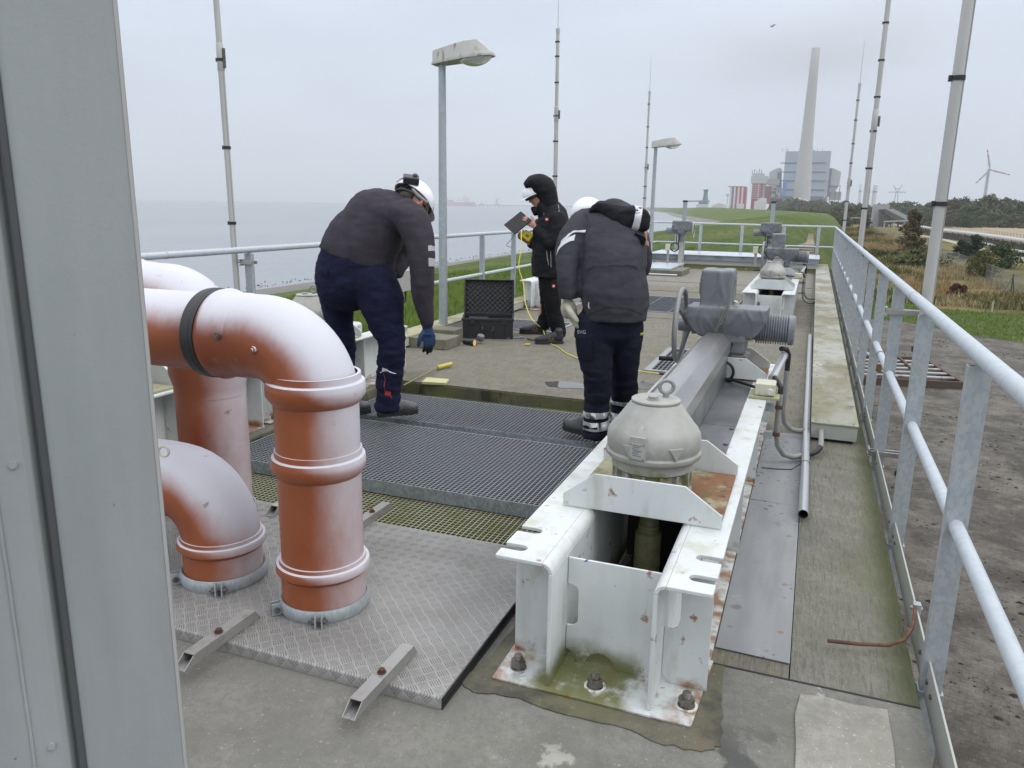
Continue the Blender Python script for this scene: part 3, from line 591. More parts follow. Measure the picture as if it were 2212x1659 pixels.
# ================================================================== VALVE DRIVES
def plate_poly(x0, x1, z0, z1, cl, cr): return [(x0, z0), (x1, z0), (x1, z0+(z1-z0)*.34), (x1-cr, z1), (x0+cl, z1), (x0, z0+(z1-z0)*.34)]
def make_frame(label, X=-.816, Y=2.0, L_=3.5, group='white steel drive frames', cone=.74, act=3.05):
    W = .65; ZT = .42; th = .013
    t = thing('drive_frame', label, 'steel frame', (X+W/2, Y, 0), group)
    xl, xr = X, X+W
    wl, wr = X+.186, X+.486           # faces of the webs towards the well
    rad = .034
    def channel(side):
        b = MB(); s = 1 if side < 0 else -1
        wf = wl if side < 0 else wr; ox = xl if side < 0 else xr      # web well-face, outer tip
        # web
        b.box(min(wf, wf-s*th), max(wf, wf-s*th), Y, Y+L_, .0145, ZT-rad)
        # rounded shoulder
        prf = [(wf-s*rad+s*rad*math.cos(a), ZT-rad+rad*math.sin(a)) for a in [math.pi/2*i/6 for i in range(7)]]
        prf += [(wf-s*rad+s*(rad-th)*math.cos(a), ZT-rad+(rad-th)*math.sin(a)) for a in [math.pi/2*(6-i)/6 for i in range(7)]]
        b.prism(prf, (0, Y, 0), (1, 0, 0), (0, 0, 1), (0, L_, 0))
        # flange with open slots
        xi = wf-s*rad; pl = [(xi, Y), (ox+s*.006, Y), (ox, Y+.006)]
        for yc in ((Y+.075, Y+.215) if side < 0 else (Y+.085, Y+.225)):
            dpt = .078; r_ = .021
            pl += [(ox, yc-r_)]+[(ox+s*(dpt-r_)+s*r_*math.cos(a), yc+r_*math.sin(a)) for a in [-math.pi/2+math.pi*i/8 for i in range(9)]]+[(ox, yc+r_)]
        pl += [(ox, Y+.25), (ox, Y+L_), (xi, Y+L_)]
        if side < 0:
            pl = [p for i, p in enumerate(pl)]
        b.prism(pl, (0, 0, ZT-th), (1, 0, 0), (0, 1, 0), (0, 0, th))
        return b.build('channel', M_W, t, bevel=.003)
    channel(-1); channel(1)
    # base plate and side stiffeners
    MB().prism([(xl+.004, Y-.02), (xr-.036, Y-.02), (xr-.030, Y-.012), (xr-.012, Y+.34), (xl, Y+.34)], (0, 0, .006), (1, 0, 0), (0, 1, 0), (0, 0, .0085)).build('base_plate', M_W, t, bevel=.002)
    ys = Y+.16
    zb = .0146; zt = ZT-.045
    # middle plate, slot by the left web, scallops at the foot
    a0 = wl+.002; a1 = wr-.002
    def arc(cx, cz, r, s0, s1, n=7): return [(cx+r*math.cos(R(s0+(s1-s0)*i/n)), cz+r*math.sin(R(s0+(s1-s0)*i/n))) for i in range(n+1)]
    pl = [(a0+.035, zb)]+arc(a0+.115, zb, .048, 180, 0)+[(a1, zb), (a1, zt), (a0, zt)]
    pl += [(a0, .285)]+arc(a0+.012, .26, .024, 90, 0, 5)+arc(a0+.012, .165, .024, 0, -90, 5)+[(a0, .141), (a0, .055)]+arc(a0, zb+.006, .034, 80, 10, 5)
    MB().prism(pl, (0, ys, 0), (1, 0, 0), (0, 0, 1), (0, .009, 0)).build('cross_plate', M_W, t, bevel=.0015)
    for sd in (-1, 1):
        wf = wl-th-.001 if sd < 0 else wr+th+.001; ox = (xl+.012) if sd < 0 else (xr-.012); s = sd
        for k, yy_ in enumerate((ys, Y+L_*.35, Y+L_*.62, Y+L_-.03)):
            if k == 0 and sd > 0:
                q = [(wf, zb+.03), (wf+s*.03, zb), (ox, zb), (ox, ZT-th-.001), (wf, ZT-th-.001), (wf, .37)]+[(wf+s*c_, z_) for c_, z_ in ((.03, .37), (.044, .35), (.046, .24), (.04, .21), (.025, .20))]+[(wf, .20)]
                MB().prism(q, (0, yy_, 0), (1, 0, 0), (0, 0, 1), (0, .009, 0)).build('stiffener', M_W, t, bevel=.0012)
            else: MB().box(min(wf, ox), max(wf, ox), yy_, yy_+.009, zb if k == 0 else .001, ZT-th-.001).build('stiffener', M_W, t, bevel=.0012)
    # back panels between the feet: the lower edge beam
    for x_, s in ((wl-th, -1), (wr+th, 1)):
        MB().box(min(x_, x_+s*.13), max(x_, x_+s*.13), Y+.345, Y+L_, .0005, .012).build('foot_flange', M_W, t, bevel=.002)
    for bx, by in ((xl+.062, Y+.06), ((wl+wr)/2-.02, Y+.055), (xr-.058, Y+.068)):
        b = MB(); b.cyl((bx, by, .0145), (bx, by, .019), .026, n=24); hexnut(b, (bx, by, .019), .0245, .022); b.cyl((bx, by, .041), (bx, by, .044), .020, n=20); b.cyl((bx, by, .044), (bx, by, .060), .0125, n=16)
        for i in range(6): b.lathe([(.0125, .042+i*.003), (.0138, .0433+i*.003), (.0125, .0445+i*.003)], (bx, by, 0), n=16)
        b.build('anchor_bolt', mat('anchor bolt steel', (.20, .185, .165), .42, .7, layers=[((.10, .07, .05), dict(scale=60, lo=.5, hi=.65))]), t, bevel=.0008)
        if by != Y+.06: 
            MB().cyl((bx, by, .0143), (bx, by, .0175), .034, n=14).build('paint_ring', mat('peeling white paint', (.66, .66, .62), .6, layers=[((.25, .26, .15), dict(scale=40, lo=.5, hi=.65))], bump=((60, .004),)), t)
    cx = (wl+wr)/2-.005
    cy = Y+cone
    # upright plates in front of and behind the gearbox
    rustp = mat('rusty seat plate', (.30, .29, .19), .8, layers=[((.19, .09, .04), dict(scale=7, lo=.32, hi=.50, x=(-.42, -.28), zn=.08, detail=9)), ((.11, .05, .03), dict(scale=16, lo=.55, hi=.66, x=(-.42, -.3), zn=.05)), (MOSS, dict(scale=12, lo=.52, hi=.66, amt=.7, seed=5))], bump=((30, .004), (90, .001)))
    MB().box(xl+.085, xr-.035, cy-.262, cy+.262, ZT+.0005, ZT+.013).build('seat_plate', rustp, t, bevel=.002)
    def upright(y, z0=ZT+.012, h=.13): MB().prism(plate_poly(xl+.074, xr-.03, z0, z0+h, .11, .125), (0, y, 0), (1, 0, 0), (0, 0, 1), (0, .009, 0)).build('upright_plate', M_W, t, bevel=.0025)
    upright(cy-.285, ZT+.004); upright(cy+.275, ZT+.004)
    if act:
        MB().box(xl+.085, xr-.035, Y+act-.2, Y+act+.2, ZT+.0005, ZT+.013).build('seat_plate', rustp, t, bevel=.002)
        upright(Y+act-.21); upright(Y+act+.2)
        for k, (y0_, y1_) in enumerate(((cy+.29, cy+1.0), (cy+1.004, Y+act-.22))):
            MB().box(wl-.03, wr+.06, y0_, y1_, ZT+.001, ZT+.005).build('deck_sheet', M_SSD, t)
        b = MB()
        for y in (cy+.42, cy+.68, cy+.95): b.cyl((wr+.045, y, ZT+.005), (wr+.045, y, ZT+.011), .011, n=6)
        b.build('sheet_bolts', M_BOLT, t)
    MB().box(wl+.003, wr-.003, cy+.30, cy+.306, .001, ZT-.02).build('well_shade_plate', mat('near black shade plate', (.03, .032, .02), .8), t)  # added dark plate that paints the well's shade and hides the ground behind
    # spindle in the well
    sx = cx; b = MB(); b.lathe([(.036, .42), (.036, .27), (.04, .265), (.04, .255), (.05, .25), (.05, -.28)], (sx, cy, 0), n=32).lathe([(.0365, .285), (.041, .283), (.041, .27), (.0365, .268)], (sx, cy, 0), n=32)
    b.build('spindle', mat('mossy spindle tube', (.22, .21, .12), .6, layers=[((.12, .12, .04), dict(scale=14, lo=.4, hi=.65))]), t)
    return t
def make_gear(label, cx, cy, Z=.432):
    t = thing('gearbox', label, 'gearbox', (cx, cy, Z), 'domed cast gearboxes on the white frames')
    b = MB(); b.lathe([(.118, 0), (.148, 0), (.148, .014), (.126, .018), (.126, .075), (.138, .085), (.150, .09), (.150, .128), (.118, .128)], (cx, cy, Z), n=64)
    bd = b.build('base_ring', M_CAST, t, bevel=.001)
    for k in range(14):
        a = 2*math.pi*k/14+.2; d = Vector((math.cos(a), math.sin(a), 0)); s_ = Vector((-d.y, d.x, 0))
        MB().obox(Vector((cx, cy, Z+.05))+d*.134, d, s_, Vector((0, 0, 1)), .012, .006, .035).build('base_rib', M_CAST, t)
    pr = [(.14, .128), (.168, .130), (.174, .136), (.174, .150), (.166, .156), (.166, .160), (.170, .166), (.1715, .2), (.168, .222), (.158, .24), (.142, .258), (.096, .322), (.090, .330), (.02, .331)]
    pr2 = []
    for i in range(len(pr)-1):
        pr2 += [pr[i]]
    pr2.append(pr[-1])
    MB().lathe(pr2, (cx, cy, Z), n=72).build('dome', M_CAST, t, ang=50)
    MB().lathe([(.001, .331), (.086, .331), (.089, .334), (.089, .340), (.085, .343), (.001, .343)], (cx, cy, Z), n=56).build('cap', M_CAST, t, ang=40)
    b = MB(); b.cyl((cx-.005, cy-.03, Z+.343), (cx-.005, cy-.03, Z+.3465), .024, n=24); hexnut(b, (cx-.005, cy-.03, Z+.3465), .019, .011); b.build('cap_bolt', M_CAST, t, bevel=.0008)
    q = Vector((cx+.03, cy+.035, Z+.343))
    b = MB(); b.tube(arcpts(q+Vector((0, 0, .038)), .024, 0, 2*math.pi, 24, (1, .35, 0), (0, 0, 1))[:-1], .0075, n=12, closed=True).cyl(q, q+Vector((0, 0, .016)), .012, n=14)
    b.build('eye_bolt', mat('grey eye bolt', (.27, .27, .26), .5, .3), t)
    # knobs and rating plate
    for a in (R(-108), R(-52), R(128), R(52)):
        d = Vector((math.cos(a), math.sin(a), 0)); s_ = Vector((-d.y, d.x, 0)); p = Vector((cx, cy, Z+.183))+d*.166
        MB().prism([(-.03, .018), (.03, .018), (.022, .0), (.0, -.03)], p-d*.004, s_, Vector((0, 0, 1)), d*.014).build('lug', M_CAST, t, bevel=.003)
    a = R(-98); d = Vector((math.cos(a), math.sin(a), 0)); s_ = Vector((-d.y, d.x, 0)); p = Vector((cx, cy, Z+.196))+d*.171
    u = Vector((0, 0, 1))
    MB().obox(p, s_, d, u, .030, .006, .042).build('plate_seat', M_CAST, t, bevel=.002)
    rp_ = MB().obox(p+d*.0068-u*.010, s_, d, u, .027, .0006, .029).build('rating_plate', mat('engraved plate', (.42, .42, .40), .4, .4), t)
    b = MB()
    for k in range(7): b.obox(p+d*.0078+u*(.012-.0062*k)-s_*(.004*(k % 3)), s_, d, u, .016-.003*(k % 3), .0004, .0011)
    for i in (-1, 1):
        for j in (-1, 1): b.cyl(p+d*.007+s_*(i*.023)+u*(-.010+j*.025), p+d*.009+s_*(i*.023)+u*(-.010+j*.025), .0026, n=8)
    b.build('engraving', mat('plate print', (.12, .12, .12), .5), rp_)
    return t
def cloth_box(name, parts, parent, m=None, vox=.009, amp=.012, seed=1, sm=3, tuck=None):
    b = MB()
    for p in parts: b.box(*p)
    o = b.build(name, m or M_COV, parent, smooth=False)
    remesh(o, vox, sm, .6)
    displace(o, amp*.45, 6, (1, 1, .8), seed)
    me = o.data; ns = [v.normal.copy() for v in me.vertices]       # sharp creases hanging from the corners
    for v, nn in zip(me.vertices, ns):
        q = Vector((v.co.x*15, v.co.y*15, v.co.z*6))+Vector((seed, 0, 0)); k = 1-2*abs(noise.noise(q)); v.co += nn*(amp*.8*max(0, k-.6)/.4*(1 if nn.z < .6 else .4))
    for v in me.vertices:       # gathered in towards the neck
        if tuck and v.co.z+tuck[0] < tuck[1]: u = min(1, (tuck[1]-v.co.z-tuck[0])/.14); v.co.x += (tuck[2]-v.co.x)*.42*u*u; v.co.y *= 1-.3*u
    me.update()
    return o
def ring_of(path, r, n=10): return MB().tube(path, r, n=n)
def make_actuator(label, cx, cy, Z=.432, mirror=1):
    """axis of the neck at cx-.. ; wheel to -X, motor to +X"""
    t = thing('electric_actuator', label, 'valve actuator', (cx, cy, Z), 'wrapped electric actuators')
    # pedestal: round flanged neck
    nx = cx+.10
    MB().lathe([(.10, 0), (.10, .02), (.068, .024), (.062, .06), (.075, .066), (.075, .078), (.062, .082), (.062, .105), (.082, .112), (.082, .13), (.06, .14), (.06, .30)], (nx, cy, Z), n=48).build('neck', M_CAST, t, ang=40)
    MB().box(cx-.09, cx+.16, cy-.10, cy+.1, .56, .70).build('gear_housing', M_MOT, t, bevel=.02, seg=3)
    MB().cyl((cx-.19, cy, .705), (cx-.08, cy, .715), .045, n=28).build('wheel_hub', M_MOT, t)
    mx = cx+.2
    pr = [(.001, -.03), (.072, -.03), (.074, 0)]
    n_ = 13
    for i in range(n_): y = .012+i*.0145; pr += [(.078, y), (.094, y+.001), (.094, y+.006), (.078, y+.0085)]
    e_ = .012+n_*.0145; pr += [(.080, e_), (.093, e_+.002), (.093, e_+.03), (.085, e_+.038), (.001, e_+.04)]
    MB().lathe(pr, (mx, cy, .725), (1, 0, 0), 56).build('motor', M_MOT, t, ang=30)
    cover = cloth_box('weather_cover', [(cx-.215, cx+.27, cy-.13, cy+.13, .665, .855), (cx-.14, cx+.05, cy-.115, cy+.12, .85, 1.085), (cx-.10, cx+.20, cy-.11, cy+.11, .61, .70)], t, seed=cy, tuck=(Z, .79, .03))
    # ridge seam and the olive cord
    f = cy-.148
    MB().tube([(cx+.035, cy-.03, .885), (cx+.03, f+.01, .868), (cx+.005, f-.006, .80), (cx-.02, f-.004, .73), (cx-.045, f+.012, .655), (cx-.02, f+.04, .61)], .0042, n=8).tube([(cx+.055, cy-.02, .885), (cx+.046, f+.008, .868), (cx+.02, f-.008, .80), (cx-.01, f-.004, .73), (cx-.04, f+.012, .655)], .0036, n=8).tube([(cx-.045, f+.01, .655), (cx+.05, f+.03, .648), (cx+.15, f+.03, .652), (cx+.2, f+.06, .66)], .004, n=8).build('tie_cord', mat('olive cord', (.17, .17, .12), .8), t)
    MB().lathe([(.001, 0), (.014, 0), (.014, .02), (.001, .022)], (cx+.07, cy-.02, .87), (.3, -.2, 1), 12).build('cord_toggle', M_CREAM, t)
    # handwheel
    wx = cx-.265; zc = .710; rw = .233
    MB().tube(arcpts((wx, cy, zc), rw, 0, 2*math.pi, 64, (0, 1, 0), (0, 0, 1))[:-1], .0165, n=16, closed=True).build('handwheel_rim', mat('worn wheel paint', (.25, .255, .25), .42, layers=[(RUST, dict(scale=16, lo=.66, hi=.7, detail=4)), ((.27, .27, .25), dict(scale=7, lo=.5, hi=.7))]), t)
    b = MB()
    for k in range(3):
        a = R(20+120*k); b.tube([(wx+.05, cy+.03*math.cos(a), zc+.03*math.sin(a)), (wx, cy+rw*math.cos(a), zc+rw*math.sin(a))], [.016, .011], n=12)
    b.cyl((wx-.01, cy, zc), (wx+.075, cy, zc), .035, n=24)
    b.build('handwheel_spokes', M_MOT, t)
    MB().cyl((wx-.02, cy-.04, zc-rw+.015), (wx-.12, cy-.04, zc-rw+.012), .015, n=14).build('handwheel_grip', M_BLK, t)
    # cable loop and leads
    lc = Vector((cx+.045, cy-.24, .475)); 
    MB().tube(arcpts(lc, .066, R(90), R(440), 30, (1, 0, 0), (0, -.1, 1)), .009, n=10).tube([lc+Vector((0, .02, .066)), (cx+.06, cy-.16, .58), (cx+.08, cy-.08, .64)], .010, n=10).tube([lc+Vector((0, 0, -.06)), (cx+.12, cy-.32, .445), (cx+.22, cy-.42, .445), (cx+.29, cy-.52, .45)], .009, n=10).tube([lc+Vector((-.02, .01, -.065)), (cx-.05, cy-.3, .44), (cx-.16, cy-.34, .45)], .008, n=8).build('cable_loop', M_BLK, t)
    return t
def make_hood(label, y0, y1, cx=-.52):
    t = thing('shaft_cover', label, 'shaft cover', (cx, y0, .43))
    pf = [(-.10, .17), (-.10, .222), (-.045, .276), (.045, .276), (.098, .225), (.098, .155)]
    th = .0022; inn = [(x*(1-.03), z-.004 if z > .2 else z) for x, z in pf]
    prf = pf+inn[::-1]
    MB().prism([(x+cx, z+.43) for x, z in prf], (0, y0, 0), (1, 0, 0), (0, 0, 1), (0, y1-y0, 0)).build('hood', M_SS, t, bevel=.002, ang=20)
    MB().prism([(cx-.088, .43), (cx+.088, .43), (cx+.088, .60), (cx+.03, .67), (cx-.03, .67), (cx-.088, .60)], (0, y0+.05, 0), (1, 0, 0), (0, 0, 1), (0, y1-y0-.06, 0)).build('inner_channel', M_SSD, t)
    MB().cyl((cx, y0-.04, .60), (cx, y0+.05, .60), .03, n=20).build('shaft', M_DK, t)
    return t
make_frame('white steel drive frame nearest the camera with moss between its feet')
make_gear('domed grey gearbox on the nearest white frame', -.486, 2.74)
make_hood('stainless folded shaft cover running from the nearest gearbox to the wrapped actuator', 3.03, 4.86)
make_actuator('grey wrapped actuator with handwheel on the nearest right frame', -.50, 5.05)
OFF = 8.37
make_frame('second white steel drive frame further along the right side', Y=2.0+OFF)
make_gear('domed grey gearbox on the second right frame', -.486, 2.74+OFF)
make_hood('short stainless shaft cover seen behind the second gearbox', 3.03+OFF, 4.86+OFF)
a2 = make_actuator('grey wrapped actuator with handwheel on the second right frame', -.50, 5.05+OFF)
LX = -3.085
# the frames of the left row (short, without actuator)
make_frame('short white frame on the left, hidden behind the orange pipes', X=-.816+LX, Y=2.12, L_=1.86, cone=.88, act=None)
make_gear('domed grey gearbox on the left frame behind the orange pipes', -.486+LX, 3.0)
make_frame('short white frame on the left between the legs of the bending man', X=-.816+LX, Y=4.06, L_=1.84, cone=.86, act=None)
make_gear('domed grey gearbox with ring left of the bending man', -.486+LX, 4.92)
make_frame('white frame on the left behind the man in the black hooded jacket', X=-.816+LX, Y=10.4, L_=1.86, cone=.75, act=None)
make_gear('domed grey gearbox on the left frame behind the hooded man', -.486+LX, 11.15)
# ---------------------------------------------------------------- cable conduits by the frames
M_CON = mat('grey conduit', (.27, .27, .245), .6, layers=[(MOSS, dict(scale=14, lo=.6, hi=.75, amt=.6))])
M_ALU = mat('aluminium tube', (.52, .53, .55), .35, .6, bump=((60, .0005, (1, .1, 1)),))
def conduits(dy, lab):
    t = thing('cable_conduit', lab, 'conduit', (-.1, 4.5+dy, 0))
    y = dy
    MB().tube([(-.1, 4.52+y, .43), (-.1, 4.52+y, .40), (-.1, 4.53+y, .2), (-.085, 4.545+y, .12), (-.05, 4.57+y, .065), (0, 4.62+y, .04), (.06, 4.7+y, .035)], .0165, n=14).build('grey_pipe', M_CON, t)
    MB().tube([(-.085, 5.1+y, .46), (-.085, 5.1+y, .2), (-.07, 5.13+y, .11), (-.03, 5.17+y, .06), (.02, 5.2+y, .045), (.088, 5.24+y, .045)], .0165, n=14).build('grey_pipe', M_CON, t)
    MB().tube([(.055, 4.7+y, .035), (.11, 4.76+y, .035), (.135, 4.79+y, .045), (.15, 4.83+y, .06)], .017, n=12).build('black_sleeve', M_BLK, t)
    MB().tube([(.15, 4.83+y, .05), (.155, 4.9+y, .07), (.155, 5.17+y, .072)], .016, n=12).build('grey_pipe', M_CON, t)
    for z_ in (.36, .2):
        MB().box(-.127, -.08, 4.49+y, 4.50+y, z_-.01, z_+.01).lathe([(.017, -.008), (.019, -.008), (.019, .008), (.017, .008)], (-.1, 4.525+y, z_), n=16).build('rusty_clip', M_RUST, t)
        MB().box(-.168, -.12, 4.46+y, 4.50+y, z_-.02, z_+.02).build('clip_plate', M_G, t, bevel=.002)
    MB().tube([(-.10, 4.53+y, .40), (-.10, 4.53+y, .47), (-.12, 4.55+y, .50), (-.14, 4.6+y, .51)], .014, n=12).build('black_sleeve', M_BLK, t)
    MB().tube([(-.085, 5.1+y, .42), (-.085, 5.1+y, .56), (-.10, 5.08+y, .6), (-.13, 5.02+y, .61)], .016, n=12).build('black_elbow', M_BLK, t)
    MB().box(-.235, -.125, 4.42+y, 4.56+y, .436, .505).build('junction_box', M_CREAM, t, bevel=.006)
    MB().cyl((-.15, 4.42+y, .465), (-.15, 4.395+y, .465), .016, n=16).build('cable_gland', mat('white gland', (.6, .6, .58), .5), t)
    MB().box(-.26, -.10, 4.39+y, 4.58+y, .422, .434).build('bracket', mat('mossy bracket', (.33, .33, .2), .7), t)
    MB().cyl((-.15, 4.6+y, .50), (-.11, 5.0+y, .57), .023, n=20).build('alu_sleeve', M_ALU, t)
    MB().cyl((-.15, 4.61+y, .50), (-.149, 4.62+y, .502), .026, n=20).cyl((-.111, 4.985+y, .568), (-.11, 5.0+y, .57), .026, n=20).build('hose_clamp', M_SS, t)
    return t
conduits(0, 'grey cable conduits and junction box on the near end of the right frame')
conduits(OFF, 'grey cable conduits beside the second right frame')
# zinc sheets between frame and mossy strip
t = thing('cover_sheet', 'long flat zinc sheet with wet spots between the white frame and the mossy concrete', 'metal sheet', (-.03, 2.44, 0))
for k, (y0_, y1_) in enumerate(((2.44, 3.905), (3.912, 5.25))):
    MB().prism([(-.183, y0_), (.056, y0_-.008), (.056, y1_), (-.183, y1_)], (0, 0, .003), (1, 0, 0), (0, 1, 0), (0, 0, .004)).build('sheet', M_ZINC, t, bevel=.0008)
b = MB()
for y in (2.62, 3.0, 3.5, 4.1): b.lathe([(.001, .0075), (.005, .0085), (.010, .008), (.011, .007)], (.02, y, 0), n=14)
b.build('screws', mat('sheet screws', (.25, .2, .13), .5, .4), t)
# aluminium tube lying on the edge
t = thing('aluminium_tube', 'long thin aluminium tube lying beside the pale cable duct', 'tube', (.07, 3.7, .03))
pts_ = [(.073, 3.70, .045), (.066, 6.6, .035), (.056, 9.55, .03)]
MB().tube(pts_, .0225, n=24, cap=False).build('tube', M_ALU, t)
MB().tube([(p[0], p[1]+.001, p[2]) for p in pts_], .0205, n=20, cap=False).build('tube_bore', M_DK, t)
MB().lathe([(.0228, -.004), (.0245, 0), (.0228, .004)], (.0715, 4.5, .043), (0, 1, 0), 20).tube([(.05, 4.5, .045), (0, 4.47, .012), (-.08, 4.45, .010), (-.16, 4.44, .01)], .003, n=8).build('tie_wire', M_BLK, t)
t = thing('bent_rod', 'rusty bent steel rod clamped to the toe board', 'steel rod', (.46, 2.85, .05))
MB().tube([(.17, 2.575, .035), (.27, 2.60, .032), (.36, 2.63, .032), (.41, 2.67, .04), (.44, 2.73, .06), (.452, 2.80, .09), (.455, 2.84, .10)], .0065, n=10).build('rod', M_RUST, t)
MB().box(.448, .474, 2.82, 2.85, .04, .105).cyl((.44, 2.835, .085), (.48, 2.835, .085), .008, n=6).build('clamp', M_G, t, bevel=.003)
# ---------------------------------------------------------------- raised deck at the far end
t = thing('raised_deck', 'low raised deck with bright metal top at the far end of the platform', 'raised deck', (-1.85, 19.9, 0))
MB().box(-3.95, .15, 19.85, 21.7, .33, .345).build('top_sheet', mat('wet bright sheet', (.60, .64, .69), .22, .2, layers=[((.33, .36, .40), dict(scale=1.3, lo=.5, hi=.7, amt=.7))]), t)
MB().box(-3.9, .13, 19.88, 21.6, .21, .329).build('steel_edge', mat('blue grey edge', (.27, .30, .34), .5, layers=[((.15, .16, .17), dict(scale=3, lo=.45, hi=.7))]), t)
MB().box(-3.88, .11, 19.93, 21.6, .10, .209).build('white_wall', mat('pale deck wall', (.47, .47, .44), .6), t)
MB().box(-3.86, .10, 19.97, 21.6, .001, .099).build('mossy_plinth', mat('yellow moss plinth', (.24, .24, .08), .8, layers=[((.5, .5, .42), dict(scale=3, lo=.55, hi=.62)), ((.06, .06, .03), dict(scale=5, lo=.55, hi=.7, seed=5))]), t)
for x_ in (-2.55, -1.2): MB().box(x_-.004, x_+.004, 19.85, 21.7, .3455, .3475).build('sheet_seam', M_GD, t)
t = thing('concrete_plinth', 'mossy concrete plinth with a metal plate under the far lamp post', 'plinth', (-3.3, 18.2, 0))
M_PL = concrete('weathered plinth concrete', (.20, .19, .15), (.13, .125, .09), moss=.5, extra=[((.05, .045, .03), dict(scale=6, lo=.55, hi=.68, stretch=(1, 1, .2), amt=.8))])
MB().box(-4.0, -2.67, 17.3, 18.5, 0, .115).build('block', M_PL, t, bevel=.008)
MB().box(-3.95, -2.93, 17.36, 19.3, .12, .16).build('metal_plate', mat('pale metal plate', (.50, .54, .60), .35, .3), t, bevel=.004)
MB().box(-3.9, -3.0, 17.4, 18.45, .1155, .1198).build('plate_seat', M_GD, t)
MB().tube([(-4.0, 17.2, .03), (-2.75, 17.2, .03)], .02, n=10).build('pipe', M_ALU, t)
# post mounted actuators (far)
def far_act(x, label, pole=True):
    t = thing('post_actuator', label, 'valve actuator', (x, 19.3, 0), 'wrapped actuators on posts at the far end')
    MB().box(x-.06, x+.04, 19.27, 19.36, .002, .86).build('post', mat('beige post', (.42, .40, .34), .6), t, bevel=.008)
    MB().box(x-.045, x+.045, 19.46, 19.55, .002, 1.62).build('rear_post', M_G, t, bevel=.004)
    MB().box(x-.055, x+.055, 19.45, 19.56, 1.62, 1.66).build('post_cap', M_BLKP, t, bevel=.004)
    c = cloth_box('weather_cover', [(x-.22, x+.22, 19.15, 19.42, .95, 1.17), (x-.1, x+.08, 19.16, 19.4, .86, .97)], t, vox=.016, amp=.02, seed=x)
    MB().cyl((x-.38, 19.3, .93), (x-.1, 19.3, .93), .075, n=24).build('motor', M_MOT, t, bevel=.008)
    MB().tube(arcpts((x+.27, 19.3, .95), .17, 0, 2*math.pi, 28, (0, 1, 0), (0, 0, 1))[:-1], .013, n=8, closed=True).cyl((x+.08, 19.3, .93), (x+.27, 19.3, .95), .025, n=10).build('handwheel', M_CAST, t)
    MB().lathe([(.08, .70), (.09, .74), (.07, .8), (.1, .86)], (x, 19.3, 0), n=20).build('neck', M_MOT, t)
    MB().tube(arcpts((x-.13, 19.1, .55), .1, 0, 2*math.pi, 24, (1, 0, 0), (0, 0, 1))[:-1], .014, n=8, closed=True).tube([(x-.05, 19.12, .6), (x-.04, 19.15, .75), (x-.06, 19.2, .92)], .016, n=8).tube([(x-.09, 19.12, .62), (x-.1, 19.15, .75), (x-.1, 19.2, .92)], .012, n=8).build('cable_loop', M_BLK, t)
    MB().tube([(x-.28, 19.1, .16), (x-.28, 19.1, .48)], .03, n=12).build('stub_pipe', M_CON, t)
    MB().box(x-.345, x-.23, 19.05, 19.16, .46, .62).build('junction_box', M_CREAM, t, bevel=.008)
    return t
f1 = far_act(-3.03, 'grey wrapped actuator on a post near the far lamp')
MB().bar((-3.0, 19.5, 1.64), (-2.45, 19.5, 1.65), .03, .03).build('cross_bar', M_G, f1)
far_act(-.98, 'grey wrapped actuator on a post behind the second right actuator')
